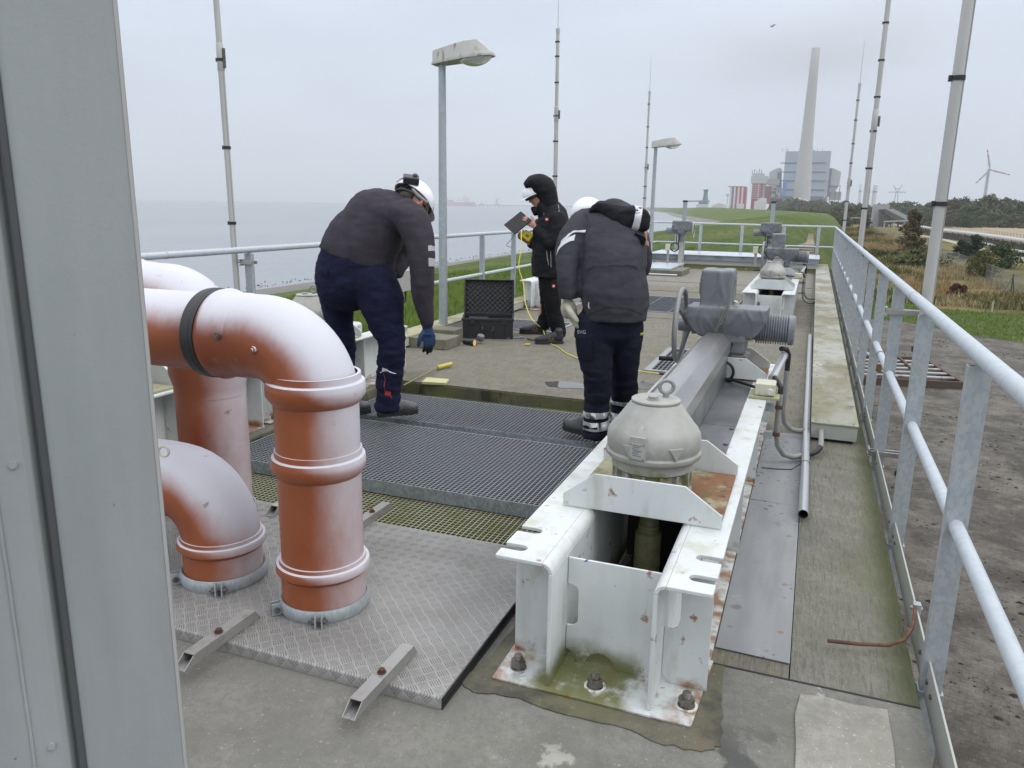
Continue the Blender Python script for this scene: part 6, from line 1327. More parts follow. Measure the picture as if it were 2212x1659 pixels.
hs = MB().obox(c0, ua, A, ub, .054, .022, .046).build('housing', mat('yellow instrument housing', (.62, .50, .02), .4, bump=((60, .0006),)), ti, bevel=.012, seg=3)
MB().obox(c0-A*.0235, ua, A, ub, .018, .001, .013).build('display', mat('instrument display', (.10, .10, .07), .4), hs)
text('marking', 'M', c0-A*.0255-ua*.007-ub*.006, ua, ub, .018, mat('display print', (.5, .45, .1), .5), hs)
MB().lathe([(.001, 0), (.012, 0), (.012, .02), (.008, .026), (.001, .027)], c0+ub*.046, ub, 14).build('white_socket', M_WT, ti)
# ================================================================== LAND AND SEA
def pl(tab, y): return float(np.interp(y, [a for a, b in tab], [b for a, b in tab]))
XS = [(-400, -38), (110, -38), (250, -34), (378, -54), (700, -122), (1188, -215), (2500, -520), (6000, -1500), (11000, -3000)]
ZC = [(22, -.34), (24, -.30), (30, .05), (45, .72), (60, 1.05), (100, 1.05), (250, .9), (500, 2.2), (700, 3.4), (1500, 3.4), (11000, 3)]
def shore(y): return pl(XS, y)
def xl(y): return pl([(22, -4.13), (60, -3.2), (100, -3.2)], y) if y < 100 else shore(y)+34.8
def xr(y): return pl([(22, .44), (45, -1.4), (60, -2.3), (100, -2.3)], y) if y < 100 else shore(y)+35.7
def xf(y): return pl([(22, .7), (34, 1.0), (60, 2.0), (100, 4.2)], y) if y < 100 else xr(y)+6.5
YS = list(range(-60, 20, 10))+[20, 22.16]+list(range(23, 60, 2))+list(range(60, 130, 5))+[140, 160, 180, 210, 250, 300, 350, 400, 470, 550, 650, 800, 1000, 1188, 1500, 2000, 2500, 3500, 5000, 8000, 9000]
def grid(name, fn, ys, n, m, jit=0):
    b = MB()
    for y in ys:
        for i in range(n+1):
            x, z = fn(y, i/n); 
            if jit: z += jit*(noise.noise(Vector((x*.35, y*.35, 0)))+.5*noise.noise(Vector((x*1.3, y*1.3, 3))))*(1 if .02 < i/n < .98 else 0)
            b.v.append(Vector((x, y, z)))
    for j in range(len(ys)-1):
        for i in range(n): a = j*(n+1)+i; b.f.append((a, a+1, a+n+2, a+n+1))
    return struct(name, b, m)
GREEN = dict(base=(.055, .10, .014), c2=(.085, .125, .022))
M_GRASS = mat('dike grass', (.090, .135, .026), .9, 0, var=((.062, .100, .019), 1.4, .35, .65), layers=[
    ((.155, .165, .055), dict(scale=.35, lo=.45, hi=.62, stretch=(1, .35, 1), amt=.7, detail=10)), ((.030, .052, .010), dict(scale=4, lo=.48, hi=.62, amt=.65, detail=8, stretch=(1, .6, 1))), ((.13, .13, .05), dict(scale=14, lo=.62, hi=.72, amt=.6))], bump=((9, .10), (60, .04)), spec=.2)
M_REV = concrete('asphalt revetment', (.20, .185, .165), (.16, .15, .135), fine=.01, extra=[((.10, .095, .085), dict(scale=.25, lo=.4, hi=.7, stretch=(1, .15, 1), amt=.6))])
M_MEAD = mat('autumn meadow', (.215, .175, .085), .95, 0, var=((.115, .105, .035), .12, .38, .62), layers=[
    ((.25, .17, .07), dict(scale=.22, lo=.54, hi=.66, amt=.8, detail=10)), ((.07, .085, .022), dict(scale=.5, lo=.50, hi=.66, amt=.8, detail=10, seed=8)), ((.30, .24, .13), dict(scale=2.5, lo=.55, hi=.7, amt=.6))], bump=((1.2, .5), (7, .15)), spec=.1)
grid('dike', lambda y, t: (xl(y)+(shore(y)+10.3-xl(y))*t, pl(ZC, y)+(-3.5-pl(ZC, y))*(t**1.15)), YS, 16, M_GRASS, .05)
YF = [y for y in YS if y >= 22]
grid('dike', lambda y, t: (xl(y)+(xr(y)-xl(y))*t, pl(ZC, y)+.06*math.sin(math.pi*t)), YF, 4, M_GRASS, .03)
grid('dike', lambda y, t: (xr(y)+(xf(y)-xr(y))*t, pl(ZC, y)-(pl(ZC, y)+5.05)*t*t), YF, 10, M_GRASS, .06)
grid('revetment', lambda y, t: (shore(y)+10.5-12.5*t, -3.47-1.5*t), YS, 4, M_REV)
# ground, sea
b = MB(); n_ = len(YS)
for y in [-400]+YS: b.v += [Vector((shore(y)+34.6 if y > 22 else .42, y, -5.02)), Vector((9000, y, -5.02))]
for j in range(n_): a = 2*j; b.f.append((a, a+1, a+3, a+2))
struct('meadow', b, M_MEAD, smooth=False)
b = MB()
for y in [-400]+YS: b.v += [Vector((-9000, y, -4.5)), Vector((shore(y)+3, y, -4.5))]
for j in range(n_): a = 2*j; b.f.append((a, a+1, a+3, a+2))
M_SEA = mat('grey sea water', (.185, .205, .225), .34, 0, var=((.205, .222, .235), .012, .4, .6, (1, .2, 1)), layers=[((.20, .215, .225), dict(scale=.02, lo=.5, hi=.6, stretch=(.3, 1, 1), amt=.6))], bump=((.55, .40, (1, .45, 1)), (2.2, .07, (1, .6, 1)), (.09, .4, (1, .5, 1))), spec=.6)
struct('sea', b, M_SEA, smooth=False)
def sheet(name, pts, z, m, sub=0): return struct(name, MB().prism([(p[0], p[1]) for p in pts], (0, 0, z), (1, 0, 0), (0, 1, 0), (0, 0, .01)), m, smooth=False)
M_PAVE = mat('block pavement', (.118, .105, .09), .9, 0, var=((.17, .155, .13), 2.2, .35, .65), layers=[
    ((.045, .038, .030), dict(scale=.8, lo=.40, hi=.60, amt=.85, detail=12, rough=.8)), ((.025, .020, .016), dict(scale=5.5, lo=.60, hi=.66, detail=6, amt=.85)), ((.26, .25, .23), dict(scale=9, lo=.60, hi=.72, amt=.75, detail=8)), ((.060, .068, .022), dict(scale=.5, lo=.62, hi=.72, seed=17, amt=.7))], bump=((6, .03), (26, .012)))
def add_blocks(m, s=5.0, w_=.03, dark=.66, ang=R(12)):
    t = m.node_tree; n = t.nodes.new; l = t.links.new
    p = [x for x in t.nodes if x.type == 'BSDF_PRINCIPLED'][0]; old = p.inputs['Base Color'].links[0].from_socket
    g = n('ShaderNodeNewGeometry'); mp_ = n('ShaderNodeMapping'); mp_.inputs['Rotation'].default_value = (0, 0, ang); l(g.outputs['Position'], mp_.inputs[0])
    br = n('ShaderNodeTexBrick'); br.inputs['Scale'].default_value = s; br.inputs['Mortar Size'].default_value = w_; br.inputs['Color1'].default_value = (1, 1, 1, 1); br.inputs['Color2'].default_value = (.9, .9, .9, 1); br.inputs['Mortar'].default_value = (dark, dark, dark*.9, 1); br.inputs['Mortar Smooth'].default_value = .4
    br.inputs['Brick Width'].default_value = 1.0; br.inputs['Row Height'].default_value = .5
    l(mp_.outputs[0], br.inputs[0]); mx = n('ShaderNodeMix'); mx.data_type = 'RGBA'; mx.blend_type = 'MULTIPLY'; mx.inputs[0].default_value = 1; l(old, mx.inputs[6]); l(br.outputs[0], mx.inputs[7]); l(mx.outputs[2], p.inputs['Base Color'])
add_blocks(M_PAVE)
NE = [PZ(*q, -4.99) for q in ((1959, 696), (2107, 725), (2212, 741))]; FE = [PZ(*q, -4.99) for q in ((2212, 680), (2042, 669), (1985, 660))]
nearl = [(v.x, v.y) for v in NE]; farl = [(v.x, v.y) for v in FE]
sheet('pavement', [(.43, -40), (80, -40), (80, 12)]+[nearl[2], nearl[1], nearl[0], (2.9, 53.5), (.8, 55.6), (.6, 22.3), (.43, 22.2)], -5.005, M_PAVE)
sheet('lawn', [(.9, 55.5), (2.9, 53.4)]+nearl+[(80, 11.8), (80, 30)]+farl+[(6.8, 66), (7.0, 80), (8.0, 100), (7.5, 110), (1.5, 110)], -4.99, M_GRASS)
M_FIELD = mat('harvested field', (.30, .235, .15), .95, 0, var=((.25, .19, .11), .06, .4, .6), bump=((2, .1),))
fp = [PZ(*q, -4.98) for q in ((1985, 486), (2040, 500), (2140, 508), (2300, 532), (2420, 500), (2300, 492), (2150, 489.5))]
sheet('stubble_field', [(v.x, v.y) for v in fp], -4.99, M_FIELD)
M_LIME = mat('pale gravel path', (.34, .31, .26), .95, bump=((3, .03),))
for pp, w_ in ((((2300, 582), (2212, 560), (2122, 539), (2038, 517), (1985, 508)), 1.1),):
    q = [PZ(x, y, -4.97) for x, y in pp]; sheet('gravel_path', [(v.x-w_, v.y) for v in q]+[(v.x+w_, v.y) for v in q[::-1]], -4.985, M_LIME)
# stepped stone path on the dike
b = MB()
for k in range(44):
    y = 23.5+.8*k; x = -.22-.004*k; z = pl(ZC, y); tt = max(0, (x-xr(y))/(xf(y)-xr(y))); z = z-(z+5.05)*tt*tt
    j_ = .05*math.sin(k*2.3); b.box(x-.27+j_, x+.27+j_*.5, y, y+.46+.1*math.sin(k*1.7), z-.1, z+.075)
struct('stone_steps', b, concrete('dike step stone', (.30, .25, .19), (.20, .165, .12), extra=[((.09, .08, .06), dict(scale=3, lo=.5, hi=.62, amt=.8))]))
# rocks along the water line
b = MB(); rr_ = random.Random(3)
for k in range(1500):
    y = 20+rr_.random()**1.4*420; x = shore(y)+.6+rr_.gauss(0, .5); s_ = .08+.14*rr_.random(); a = rr_.random()*6
    n4 = 5; vs = [Vector((x+s_*math.cos(a+6.28*i/n4)*(.7+.6*rr_.random()), y+s_*math.sin(a+6.28*i/n4)*(.7+.6*rr_.random()), -4.7)) for i in range(n4)]+[Vector((x+.1*s_, y, -4.5+s_*.5))]
    b.add(vs, [(i, (i+1) % n4, n4) for i in range(n4)])
tag(b.build('shore_rocks', mat('dark shore rock', (.06, .056, .048), .85, bump=((8, .05),)), smooth=False), kind='stuff')
# grass blades on the near slopes
def blades(name, m, cnt, fn, h, w_, seed, lean=.5):
    r = np.random.RandomState(seed); b = MB(); vs, fs = [], []
    for i in range(cnt):
        g = fn(r)
        if g is None: continue
        x, y, z, sc = g; a = r.rand()*6.283; hh = h*(.5+r.rand())*sc; ww = w_*sc; lx, ly = (r.rand(2)-.5)*2*lean*hh; c, s_ = math.cos(a)*ww, math.sin(a)*ww; k = len(vs)
        vs += [(x-c, y-s_, z-.03), (x+c, y+s_, z-.03), (x+lx*.5+c*.7, y+ly*.5+s_*.7, z+hh*.6), (x+lx, y+ly, z+hh)]; fs += [(k, k+1, k+2), (k, k+2, k+3)]
    me = bpy.data.meshes.new(name); me.from_pydata(vs, [], fs); me.update(); o = bpy.data.objects.new(name, me); COL.objects.link(o); me.materials.append(m); return tag(o, kind='stuff')
M_BL = mat('grass blades', (.16, .225, .045), .75, 0, var=((.11, .165, .032), 3, .35, .65), layers=[((.20, .21, .08), dict(scale=1.2, lo=.56, hi=.7, amt=.8))], spec=.2)
def slope(r):
    y = 5+24*r.rand()**1.1; t = r.rand()**1.3*.62; x = xl(y)-.05+(shore(y)+10.3-xl(y))*t; return x, y, pl(ZC, y)+(-3.5-pl(ZC, y))*(t**1.15)+.02, 1
blades('slope_grass', M_BL, 70000, slope, .10, .010, 1)
def slope2(r):
    y = 22.3+60*r.rand()**1.5; u = r.rand(); sc = 1+(y-22)*.035
    if u < .6: t = r.rand()*.5; return xl(y)+(shore(y)+10.3-xl(y))*t, y, pl(ZC, y)+(-3.5-pl(ZC, y))*(t**1.15), sc
    t = r.rand(); x = xl(y)+(xf(y)-xl(y))*t; tt = max(0, (x-xr(y))/(xf(y)-xr(y))); z = pl(ZC, y)
    if abs(x+.25) < .36: return None
    return x, y, z-(z+5.05)*tt*tt+.02, sc
blades('dike_grass', M_BL, 0, slope2, .10, .014, 2)
def lawnf(r):
    y = 40+28*r.rand(); x = 2.5+22*r.rand(); p = (x, y)
    yn = np.interp(x, [nearl[0][0], nearl[1][0], nearl[2][0]], [nearl[0][1], nearl[1][1], nearl[2][1]]); yf_ = np.interp(x, [farl[2][0], farl[1][0], farl[0][0]], [farl[2][1], farl[1][1], farl[0][1]])
    return (x, y, -4.99, 1.3) if yn+.1 < y < yf_ else None
blades('lawn_grass', M_BL, 26000, lawnf, .11, .02, 4)
def mead(cols):
    def f(r):
        y = 57+230*r.rand()**1.7; x = xf(y)+.3+(16.3-xf(y))*r.rand()
        n1 = noise.noise(Vector((x*.16+cols*7, y*.09, cols*3.3)))
        if n1 < (-.05, .12, .05)[cols]: return None
        if y < 62 and x > 3 and y < np.interp(x, [3, 12], [62, 62]): return None
        return x, y, -5.02, 1+(y-57)*.010
    return f
M_M1 = mat('dry meadow grass', (.42, .35, .21), .85, var=((.22, .17, .08), 2, .4, .6), spec=.2); M_M2 = mat('rust orange meadow grass', (.34, .22, .09), .85, var=((.25, .16, .07), 2, .4, .6), spec=.2); M_M3 = mat('olive meadow plants', (.115, .12, .035), .85, var=((.07, .08, .02), 2, .4, .6), spec=.2)
blades('dry_meadow_grass', M_M1, 52000, mead(0), .38, .03, 5, .35); blades('orange_meadow_grass', M_M2, 17000, mead(1), .5, .035, 6, .3); blades('olive_meadow_plants', M_M3, 46000, mead(2), .42, .04, 7, .5)
# ---------------------------------------------------------------- trees and bushes
def leafmat(nm, c, c2): return mat(nm, c, .8, 0, var=(c2, .9, .35, .65), spec=.2)
LM = [leafmat('dark green foliage', (0.068, 0.093, 0.033), (0.042, 0.060, 0.021)), leafmat('olive foliage', (0.105, 0.112, 0.042), (0.063, 0.072, 0.027)), leafmat('autumn brown foliage', (.115, .088, .035), (.06, .055, .02)), leafmat('fir green foliage', (.028, .052, .028), (.018, .034, .018)), leafmat('yellow green foliage', (.12, .115, .028), (.075, .08, .02)), leafmat('dark red foliage', (.095, .032, .028), (.055, .02, .02))]
M_TR = mat('tree bark', (.07, .058, .045), .9, bump=((20, .02),))
def crown_mesh(name, seed, n, rx, rz, z0, leaf, nclump=26, cone=0, flat=.0):
    """leaf clumps scattered through an uneven crown, size in metres"""
    r = np.random.RandomState(seed); vs, fs = [], []
    cl = []
    for k in range(nclump):
        u = r.rand()**.6; a = r.rand()*6.283; h = r.rand()
        env = (1-h)**.8*.95+.08 if cone else math.sin(math.pi*min(1, .12+.88*h)**.8)**.6*(1 if h < .8 else .8)
        cl.append((rx*env*u*math.cos(a)*(.8+.4*r.rand()), rx*env*u*math.sin(a), z0+2*rz*h*(.9+.2*r.rand()), rx*(.20+.22*r.rand())*(.55+.45*env)))
    for i in range(n):
        c = cl[r.randint(nclump)]; d = r.randn(3); d /= np.linalg.norm(d); q = c[3]*(.55+.5*r.rand()); p = np.array([c[0]+d[0]*q, c[1]+d[1]*q, c[2]+d[2]*q*.85])
        nrm = d+r.randn(3)*.5; nrm /= np.linalg.norm(nrm); a1 = np.cross(nrm, r.randn(3)); a1 /= np.linalg.norm(a1); a2 = np.cross(nrm, a1); l = leaf*(.5+r.rand()); k = len(vs)
        vs += [tuple(p+a1*l), tuple(p+a2*l*.6), tuple(p-a1*l), tuple(p-a2*l*.6)]; fs.append((k, k+1, k+2, k+3))
    me = bpy.data.meshes.new(name); me.from_pydata(vs, [], fs); me.update(); return me
def trunk_mesh(name, h, r0, seed, rx):
    r = random.Random(seed); b = MB(); b.tube([(0, 0, 0), (.05*h*.1, 0, h*.4), (0, .03*h, h)], [r0, r0*.7, r0*.25], n=7)
    for k in range(6):
        a = k*1.1+r.random(); z = h*(.3+.1*k); b.tube([(0, 0, z), (rx*.35*math.cos(a), rx*.35*math.sin(a), z+h*.14), (rx*.6*math.cos(a), rx*.6*math.sin(a), z+h*.28)], [r0*.4, r0*.25, r0*.08], n=5)
    me = bpy.data.meshes.new(name); me.from_pydata([tuple(v) for v in b.v], [], b.f); me.update(); me.materials.append(M_TR); return me
PR = {}
def plant(kind, name, label, cat, loc, s, group=None, sz=None, rot=0):
    if kind not in PR:
        n, rx, rz, z0, leaf, nc, cone, m = KIND[kind]
        c = crown_mesh('crown', hash_(kind), n, rx, rz, z0, leaf, nc, cone); c.materials.append(LM[m]); PR[kind] = (c, trunk_mesh('trunk', z0+rz*1.5, max(.02, rx*.045), 5, rx))
    t = thing(name, label, cat, loc, group); t.scale = (s, s, sz or s); t.rotation_euler = (0, 0, rot)
    for nm, me in (('crown', PR[kind][0]), ('trunk', PR[kind][1])): o = bpy.data.objects.new(nm, me); COL.objects.link(o); o.parent = t
    return t
def hash_(k): return sum(ord(ch)*(i+3) for i, ch in enumerate(k)) % 9973
# kind: leaves, rx, rz (half height), z0, leaf size, clumps, conical, material
KIND = {'oakA': (1500, 1, .62, .12, .075, 34, 0, 0), 'oakB': (1500, 1, .70, .10, .075, 30, 0, 1), 'oakC': (1400, 1, .55, .14, .08, 26, 0, 0), 'oakD': (1300, .95, .66, .1, .08, 30, 0, 1), 'oakE': (1200, 1, .6, .1, .08, 24, 0, 2),
        'column': (5200, .36, .5, .02, .024, 60, 1, 2), 'fir': (4200, .45, .5, .02, .028, 50, 1, 3), 'bushA': (3800, 1, .42, .0, .05, 40, 0, 1), 'bushB': (3600, 1, .5, .0, .05, 36, 0, 0), 'bushY': (3000, 1, .5, .0, .05, 30, 0, 4), 'bushR': (1500, 1, .35, .0, .07, 16, 0, 5), 'scrub': (1500, 1, .32, 0, .07, 16, 0, 1)}
def at_ground(px, py): return PZ(px, py, -5.02)
def bush(kind, px, py, wpx, hpx, name, label, cat, i=0):
    wpx *= 1.35; hpx *= 1.12; g = at_ground(px, py); k = (g-EYE).dot(CF)/1661; n, rx, rz, *_ = KIND[kind]
    return plant(kind, name, label, cat, tuple(g), wpx*k/2/rx, sz=hpx*k/(2*rz+KIND[kind][3]+rx*.2), rot=i)
bush('column', 1966, 549, 52, 84, 'conifer', 'tall brown green columnar conifer left of the thick mast', 'tree')
bush('bushA', 1975, 580, 82, 42, 'bush', 'broad olive bush at the foot of the columnar conifer', 'bush', 1)
bush('fir', 2100, 562, 46, 52, 'fir', 'dark fir, taller of the two firs behind the fence', 'tree', 2)
bush('fir', 2073, 558, 36, 38, 'fir', 'dark fir, smaller of the two firs behind the fence', 'tree', 1)
bush('bushB', 2162, 578, 66, 52, 'bush', 'dense dark green bush behind the fence at the right edge', 'bush', 3)
bush('bushY', 2118, 606, 52, 62, 'bush', 'yellow green bush in front of the fence gap', 'bush', 2)
bush('bushR', 2064, 640, 40, 26, 'shrub', 'low dark red shrub in the dry grass', 'shrub', 1)
bush('scrub', 1913, 536, 22, 15, 'shrub', 'small brownish shrub between conifer and railing', 'shrub', 2)
bush('bushB', 1876, 517, 36, 18, 'bush', 'oval green bush right behind the second mast', 'bush', 4)
bush('column', 1866, 505, 26, 38, 'tree', 'dark narrow tree directly behind the second mast', 'tree', 3)
bush('scrub', 1905, 560, 60, 22, 'shrub', 'low olive scrub below the oval bush', 'shrub', 5)
bush('bushA', 1850, 560, 50, 26, 'shrub', 'low scrub beside the dike foot behind the railing', 'shrub', 6)
rt = random.Random(11); KN = ['oakA', 'oakB', 'oakC', 'oakD', 'oakE']
ORD = 'leftmost second third fourth fifth sixth seventh eighth ninth tenth eleventh twelfth thirteenth fourteenth fifteenth sixteenth seventeenth eighteenth nineteenth twentieth'.split()
def ordn(i): return ORD[i] if i < 20 else ('twenty-', 'thirty-')[(i-20)//10]+('first second third fourth fifth sixth seventh eighth ninth tenth'.split()[(i-20) % 10])
def belt(pts, n, group, label, near=0, dens=1):
    made = []
    """pts: (px, py_base, height px) along the belt; every tree a thing of its own"""
    for i in range(n):
        f = (i+rt.random()*.7)/n*(len(pts)-1); k = min(int(f), len(pts)-2); u = f-k; px, py, h = [pts[k][j]*(1-u)+pts[k+1][j]*u for j in range(3)]
        py += rt.uniform(-.8, 1.2)*dens; h *= rt.uniform(.78, 1.08); g = at_ground(px, py); sc = (g-EYE).dot(CF)/1661
        kind = KN[(rt.randrange(4) if rt.random() > .12 else 4)]; n_, rx, rz, z0, *_ = KIND[kind]
        plant(kind, 'broadleaf_tree', label, 'tree', tuple(g), h*sc/(2*rz+z0+.25)*rt.uniform(.85, 1.15), group, sz=h*sc/(2*rz+z0+.25), rot=rt.random()*6); made.append((px, bpy.context.scene.collection.objects[-1].parent))
    made.sort(key=lambda q: q[0])
    for i, (_, o) in enumerate(made): o['label'] = '%s %s, counted from the left' % (ordn(i), label)
belt([(2020, 486, 46), (2060, 487, 60), (2110, 488, 64), (2160, 488, 68), (2215, 489, 54), (2260, 490, 60)], 34, 'trees of the right hand wood', 'tree of the dark wood beyond the tan field')
belt([(2000, 492, 30), (2100, 491, 34), (2240, 493, 34)], 20, 'low trees edging the right hand wood', 'low tree along the wood edge behind the field')
belt([(1850, 478, 40), (1900, 477, 38), (1950, 478, 44), (2010, 481, 46), (2050, 483, 50)], 30, 'trees of the middle wood', 'tree of the wood behind the conveyor tower')
belt([(1800, 482, 44), (1840, 484, 40), (1890, 484, 26), (1930, 484, 24), (1985, 486, 24)], 22, 'bushes before the middle wood', 'bushy tree beside the conveyor tower')
belt([(1672, 466, 34), (1700, 467, 40), (1740, 468, 38), (1790, 472, 40), (1840, 474, 42)], 34, 'trees before the power plant', 'tree of the wood before the boiler house')
belt([(1700, 474, 26), (1750, 480, 30), (1800, 488, 34), (1830, 492, 30)], 22, 'dike side bushes', 'bushy tree at the dike foot')
belt([(1538, 452.4, 12), (1570, 452.6, 16), (1600, 452.9, 18), (1640, 453.4, 20), (1675, 455, 26)], 24, 'trees below the striped building', 'distant tree below the striped building')
belt([(1480, 451, 9), (1500, 451, 12), (1512, 451.2, 6), (1545, 451.6, 9)], 9, 'trees on the far dike', 'small tree on the far dike end')
# far hazy ridge of forest and far coast
def ridge(name, y, x0, x1, n, h, z0, m, seed, depth=120):
    b = MB()
    for i in range(n+1):
        x = x0+(x1-x0)*i/n; hh = h*(.75+.35*noise.noise(Vector((x*.004, seed, 0)))+.18*noise.noise(Vector((x*.03, seed, 5)))); b.v += [Vector((x, y, z0)), Vector((x, y+depth*.3, z0+hh*.9)), Vector((x, y+depth, z0+hh)), Vector((x, y+depth*1.5, z0))]
    for i in range(n):
        for k in range(3): a = i*4+k; b.f.append((a, a+1, a+5, a+4))
    return tag(b.build(name, m), kind='stuff')
ridge('far_forest', 2300, -100, 2600, 300, 32, -5, LM[0], 3)
ridge('far_forest', 1050, 160, 900, 160, 21, -5, LM[1], 9)
ridge('far_coast', 8300, -8800, -4300, 200, 17, -4.5, LM[0], 5)
# ---------------------------------------------------------------- fence
FP = [PZ(x, y, -5.02) for x, y in ((2290, 706), (2210, 646), (2121, 606), (2088, 589), (2033, 564), (1995, 538), (1940, 522), (1875, 493))]
t = thing('mesh_fence', 'long grey green metal mesh fence through the meadow', 'fence', tuple(FP[1]))
M_FE = mat('fence wire', (.24, .27, .27), .6, .2)
dist = 0; H_ = 1.75
for i in range(len(FP)-1):
    a, c = FP[i], FP[i+1]; Ln = (c-a).length; d = (c-a).normalized(); st = .055*(1+i*.9); b = MB(); wv = .020*(1+i*.9)
    for k in range(int(Ln/st)): p = a+d*(k*st); b.add([p-d*wv/2, p+d*wv/2, p+d*wv/2+UP*H_, p-d*wv/2+UP*H_], [(0, 1, 2, 3)])
    for z in (.05, .6, 1.15, H_-.02): b.bar(a+UP*z, c+UP*z, .02, .03)
    b.build('mesh_panel', M_FE, t, smooth=False)
    npst = max(2, int(Ln/(2.6+i*1.6)))
    for k in range(npst):
        if dist > 70: break
        p = a+d*(Ln*k/npst); MB().box(p.x-.03, p.x+.03, p.y-.03, p.y+.03, -5.02, -5.02+H_+.12).build('post', M_FE, t); dist += 1
p = PZ(2182, 640, -5.02); MB().tube([p, p+UP*1.75], .05, n=8).tube([p+UP*1.6, p+Vector((-.9, -1.2, 0))], .03, n=8).tube([p+UP*1.6, p+Vector((.5, 1.2, 0))], .03, n=8).build('corner_brace', mat('dark green brace', (.03, .06, .05), .6), t)
p = PZ(2142, 676, -5.02); one('marker_post', MB().box(p.x-.05, p.x+.05, p.y-.05, p.y+.05, -5.02, -4.25), mat('pale marker post', (.42, .45, .32), .7), 'thin pale marker post in the meadow right of the thick mast', 'marker post', bevel=.01)
# ---------------------------------------------------------------- pipelines
def pline(label, pts, r, z, m, sup=True, base=False):
    q = [Vector((v.x, v.y, z)) for v in pts]; t = thing('pipeline', label, 'pipeline', tuple(q[0])); MB().tube(q, r, n=12).build('pipe', m, t); kk = 0
    if sup:
        for i in range(len(q)-1):
            Ln = (q[i+1]-q[i]).length
            for k in range(int(Ln/7)):
                p = q[i].lerp(q[i+1], k*7/Ln)
                if kk < 60: MB().box(p.x-.5, p.x-.38, p.y-.1, p.y+.1, -5.02, z-.02).box(p.x+.3, p.x+.42, p.y-.1, p.y+.1, -5.02, z-.02).box(p.x-.6, p.x+.5, p.y-.12, p.y+.12, z-r-.12, z-r).build('support', mat('rusty brown support', (.10, .075, .055), .8), t); kk += 1
    return t
M_PIP = mat('pale pipeline sheet', (.46, .47, .46), .5, .1)
pa_ = [PZ(x, y, -3.1) for x, y in ((2330, 537), (2212, 521), (2120, 508), (2037, 498), (1975, 488))]
pline('thick pale pipeline on brown supports running across the land', pa_, .45, -3.1, M_PIP)
q = pa_; b = MB()
for i in range(len(q)-1): b.bar(Vector((q[i].x+.3, q[i].y, -4.35)), Vector((q[i+1].x+.3, q[i+1].y, -4.35)), .5, 1.3)
one('pipe_shade_strip', b, mat('dark pipe shade', (.075, .062, .045), .9, bump=((2, .2),)), 'added dark strip for the shade and supports under the thick pale pipeline', 'painted shade')  # added dark bar standing in for the shade and supports under the pipe
pline('thin white pipeline lying on the ground in front of the thick one', [PZ(x, y, -4.7) for x, y in ((2330, 574), (2212, 545), (2120, 524), (2037, 507), (1960, 492), (1911, 480))], .30, -4.75, mat('white pipeline', (.55, .55, .52), .5), sup=False)
for k, (x0_, y0_) in enumerate(((2040, 490), )):
    q = [PZ(x, y, -4.2) for x, y in ((2330, 523), (2212, 508), (2120, 495.5), (2000, 484.5))]; t = thing('guard_rail', 'low fence of thin posts between the pipeline and the tan field', 'fence', tuple(q[0])); b = MB(); MB().tube(q, .05, n=5).build('rail', M_FE, t)
    c_ = 0
    for i in range(3):
        Ln = (q[i+1]-q[i]).length
        for j in range(int(Ln/5)):
            p = q[i].lerp(q[i+1], j*5/Ln); c_ += 1
            if c_ < 60: MB().box(p.x-.06, p.x+.06, p.y-.06, p.y+.06, -5, -3.95).build('post', M_FE, t)
# conveyor building
def pxbox(b, x0, x1, yt, yb, Y, dep, z0=None):
    """a box whose front shows between these measures at the distance Y"""
    a, c = P(x0, yb, Y), P(x1, yb, Y); tt = P((x0+x1)/2, yt, Y).z; zb = z0 if z0 is not None else min(a.z, c.z); return b.box(a.x, c.x, Y, Y+dep, zb, tt)
t = thing('transfer_tower', 'grey windowless conveyor tower with a sloping gallery in the fields', 'conveyor building', tuple(P(1900, 476, 400)))
M_CT = mat('grey cladding', (.33, .335, .34), .7, bump=((3, .02, (8, 8, .1)),)); M_CD = mat('dark brown gallery', (.11, .10, .095), .8)
pxbox(MB(), 1884, 1918, 441.5, 476, 400, 9, -5).build('tower', M_CT, t)
a_, c_ = P(1920, 456, 397), P(1966, 480, 378)
b = MB(); b.bar(a_, c_, 4, 2.2); b.build('sloping_gallery', M_CD, t)
b = MB(); pxbox(b, 1900, 1921, 452, 457, 396, 4, None); b.build('gallery_head', M_CD, t)
for k, x in enumerate((1902, 1909, 1917, 1926, 1942)): 
    p = P(x, 470, 394-k*2); MB().box(p.x-.3, p.x+.3, p.y, p.y+.5, -5, 1.6-k*.9).build('leg', M_CD, t)
pxbox(MB(), 1899, 1920, 457, 476, 397, 2, -5).build('dark_bay', M_CD, t)
b = MB(); a_, c_ = P(1911, 478.5, 370), P(1975, 476, 350); b.bar(a_, c_, .8, .5); b.build('pipe_bridge', M_PIP, t)
for u in (0, .35, .7, 1): p = a_.lerp(c_, u); MB().box(p.x-.2, p.x+.2, p.y-.2, p.y+.2, -5, p.z).build('bridge_leg', M_PIP, t)
one('distant_gate', pxbox(pxbox(MB(), 1838, 1884, 470.2, 471.2, 330, .4), 1838, 1838.6, 470.2, 475, 330, .4), M_PIP, 'thin pale bar between the two right masts', 'barrier')
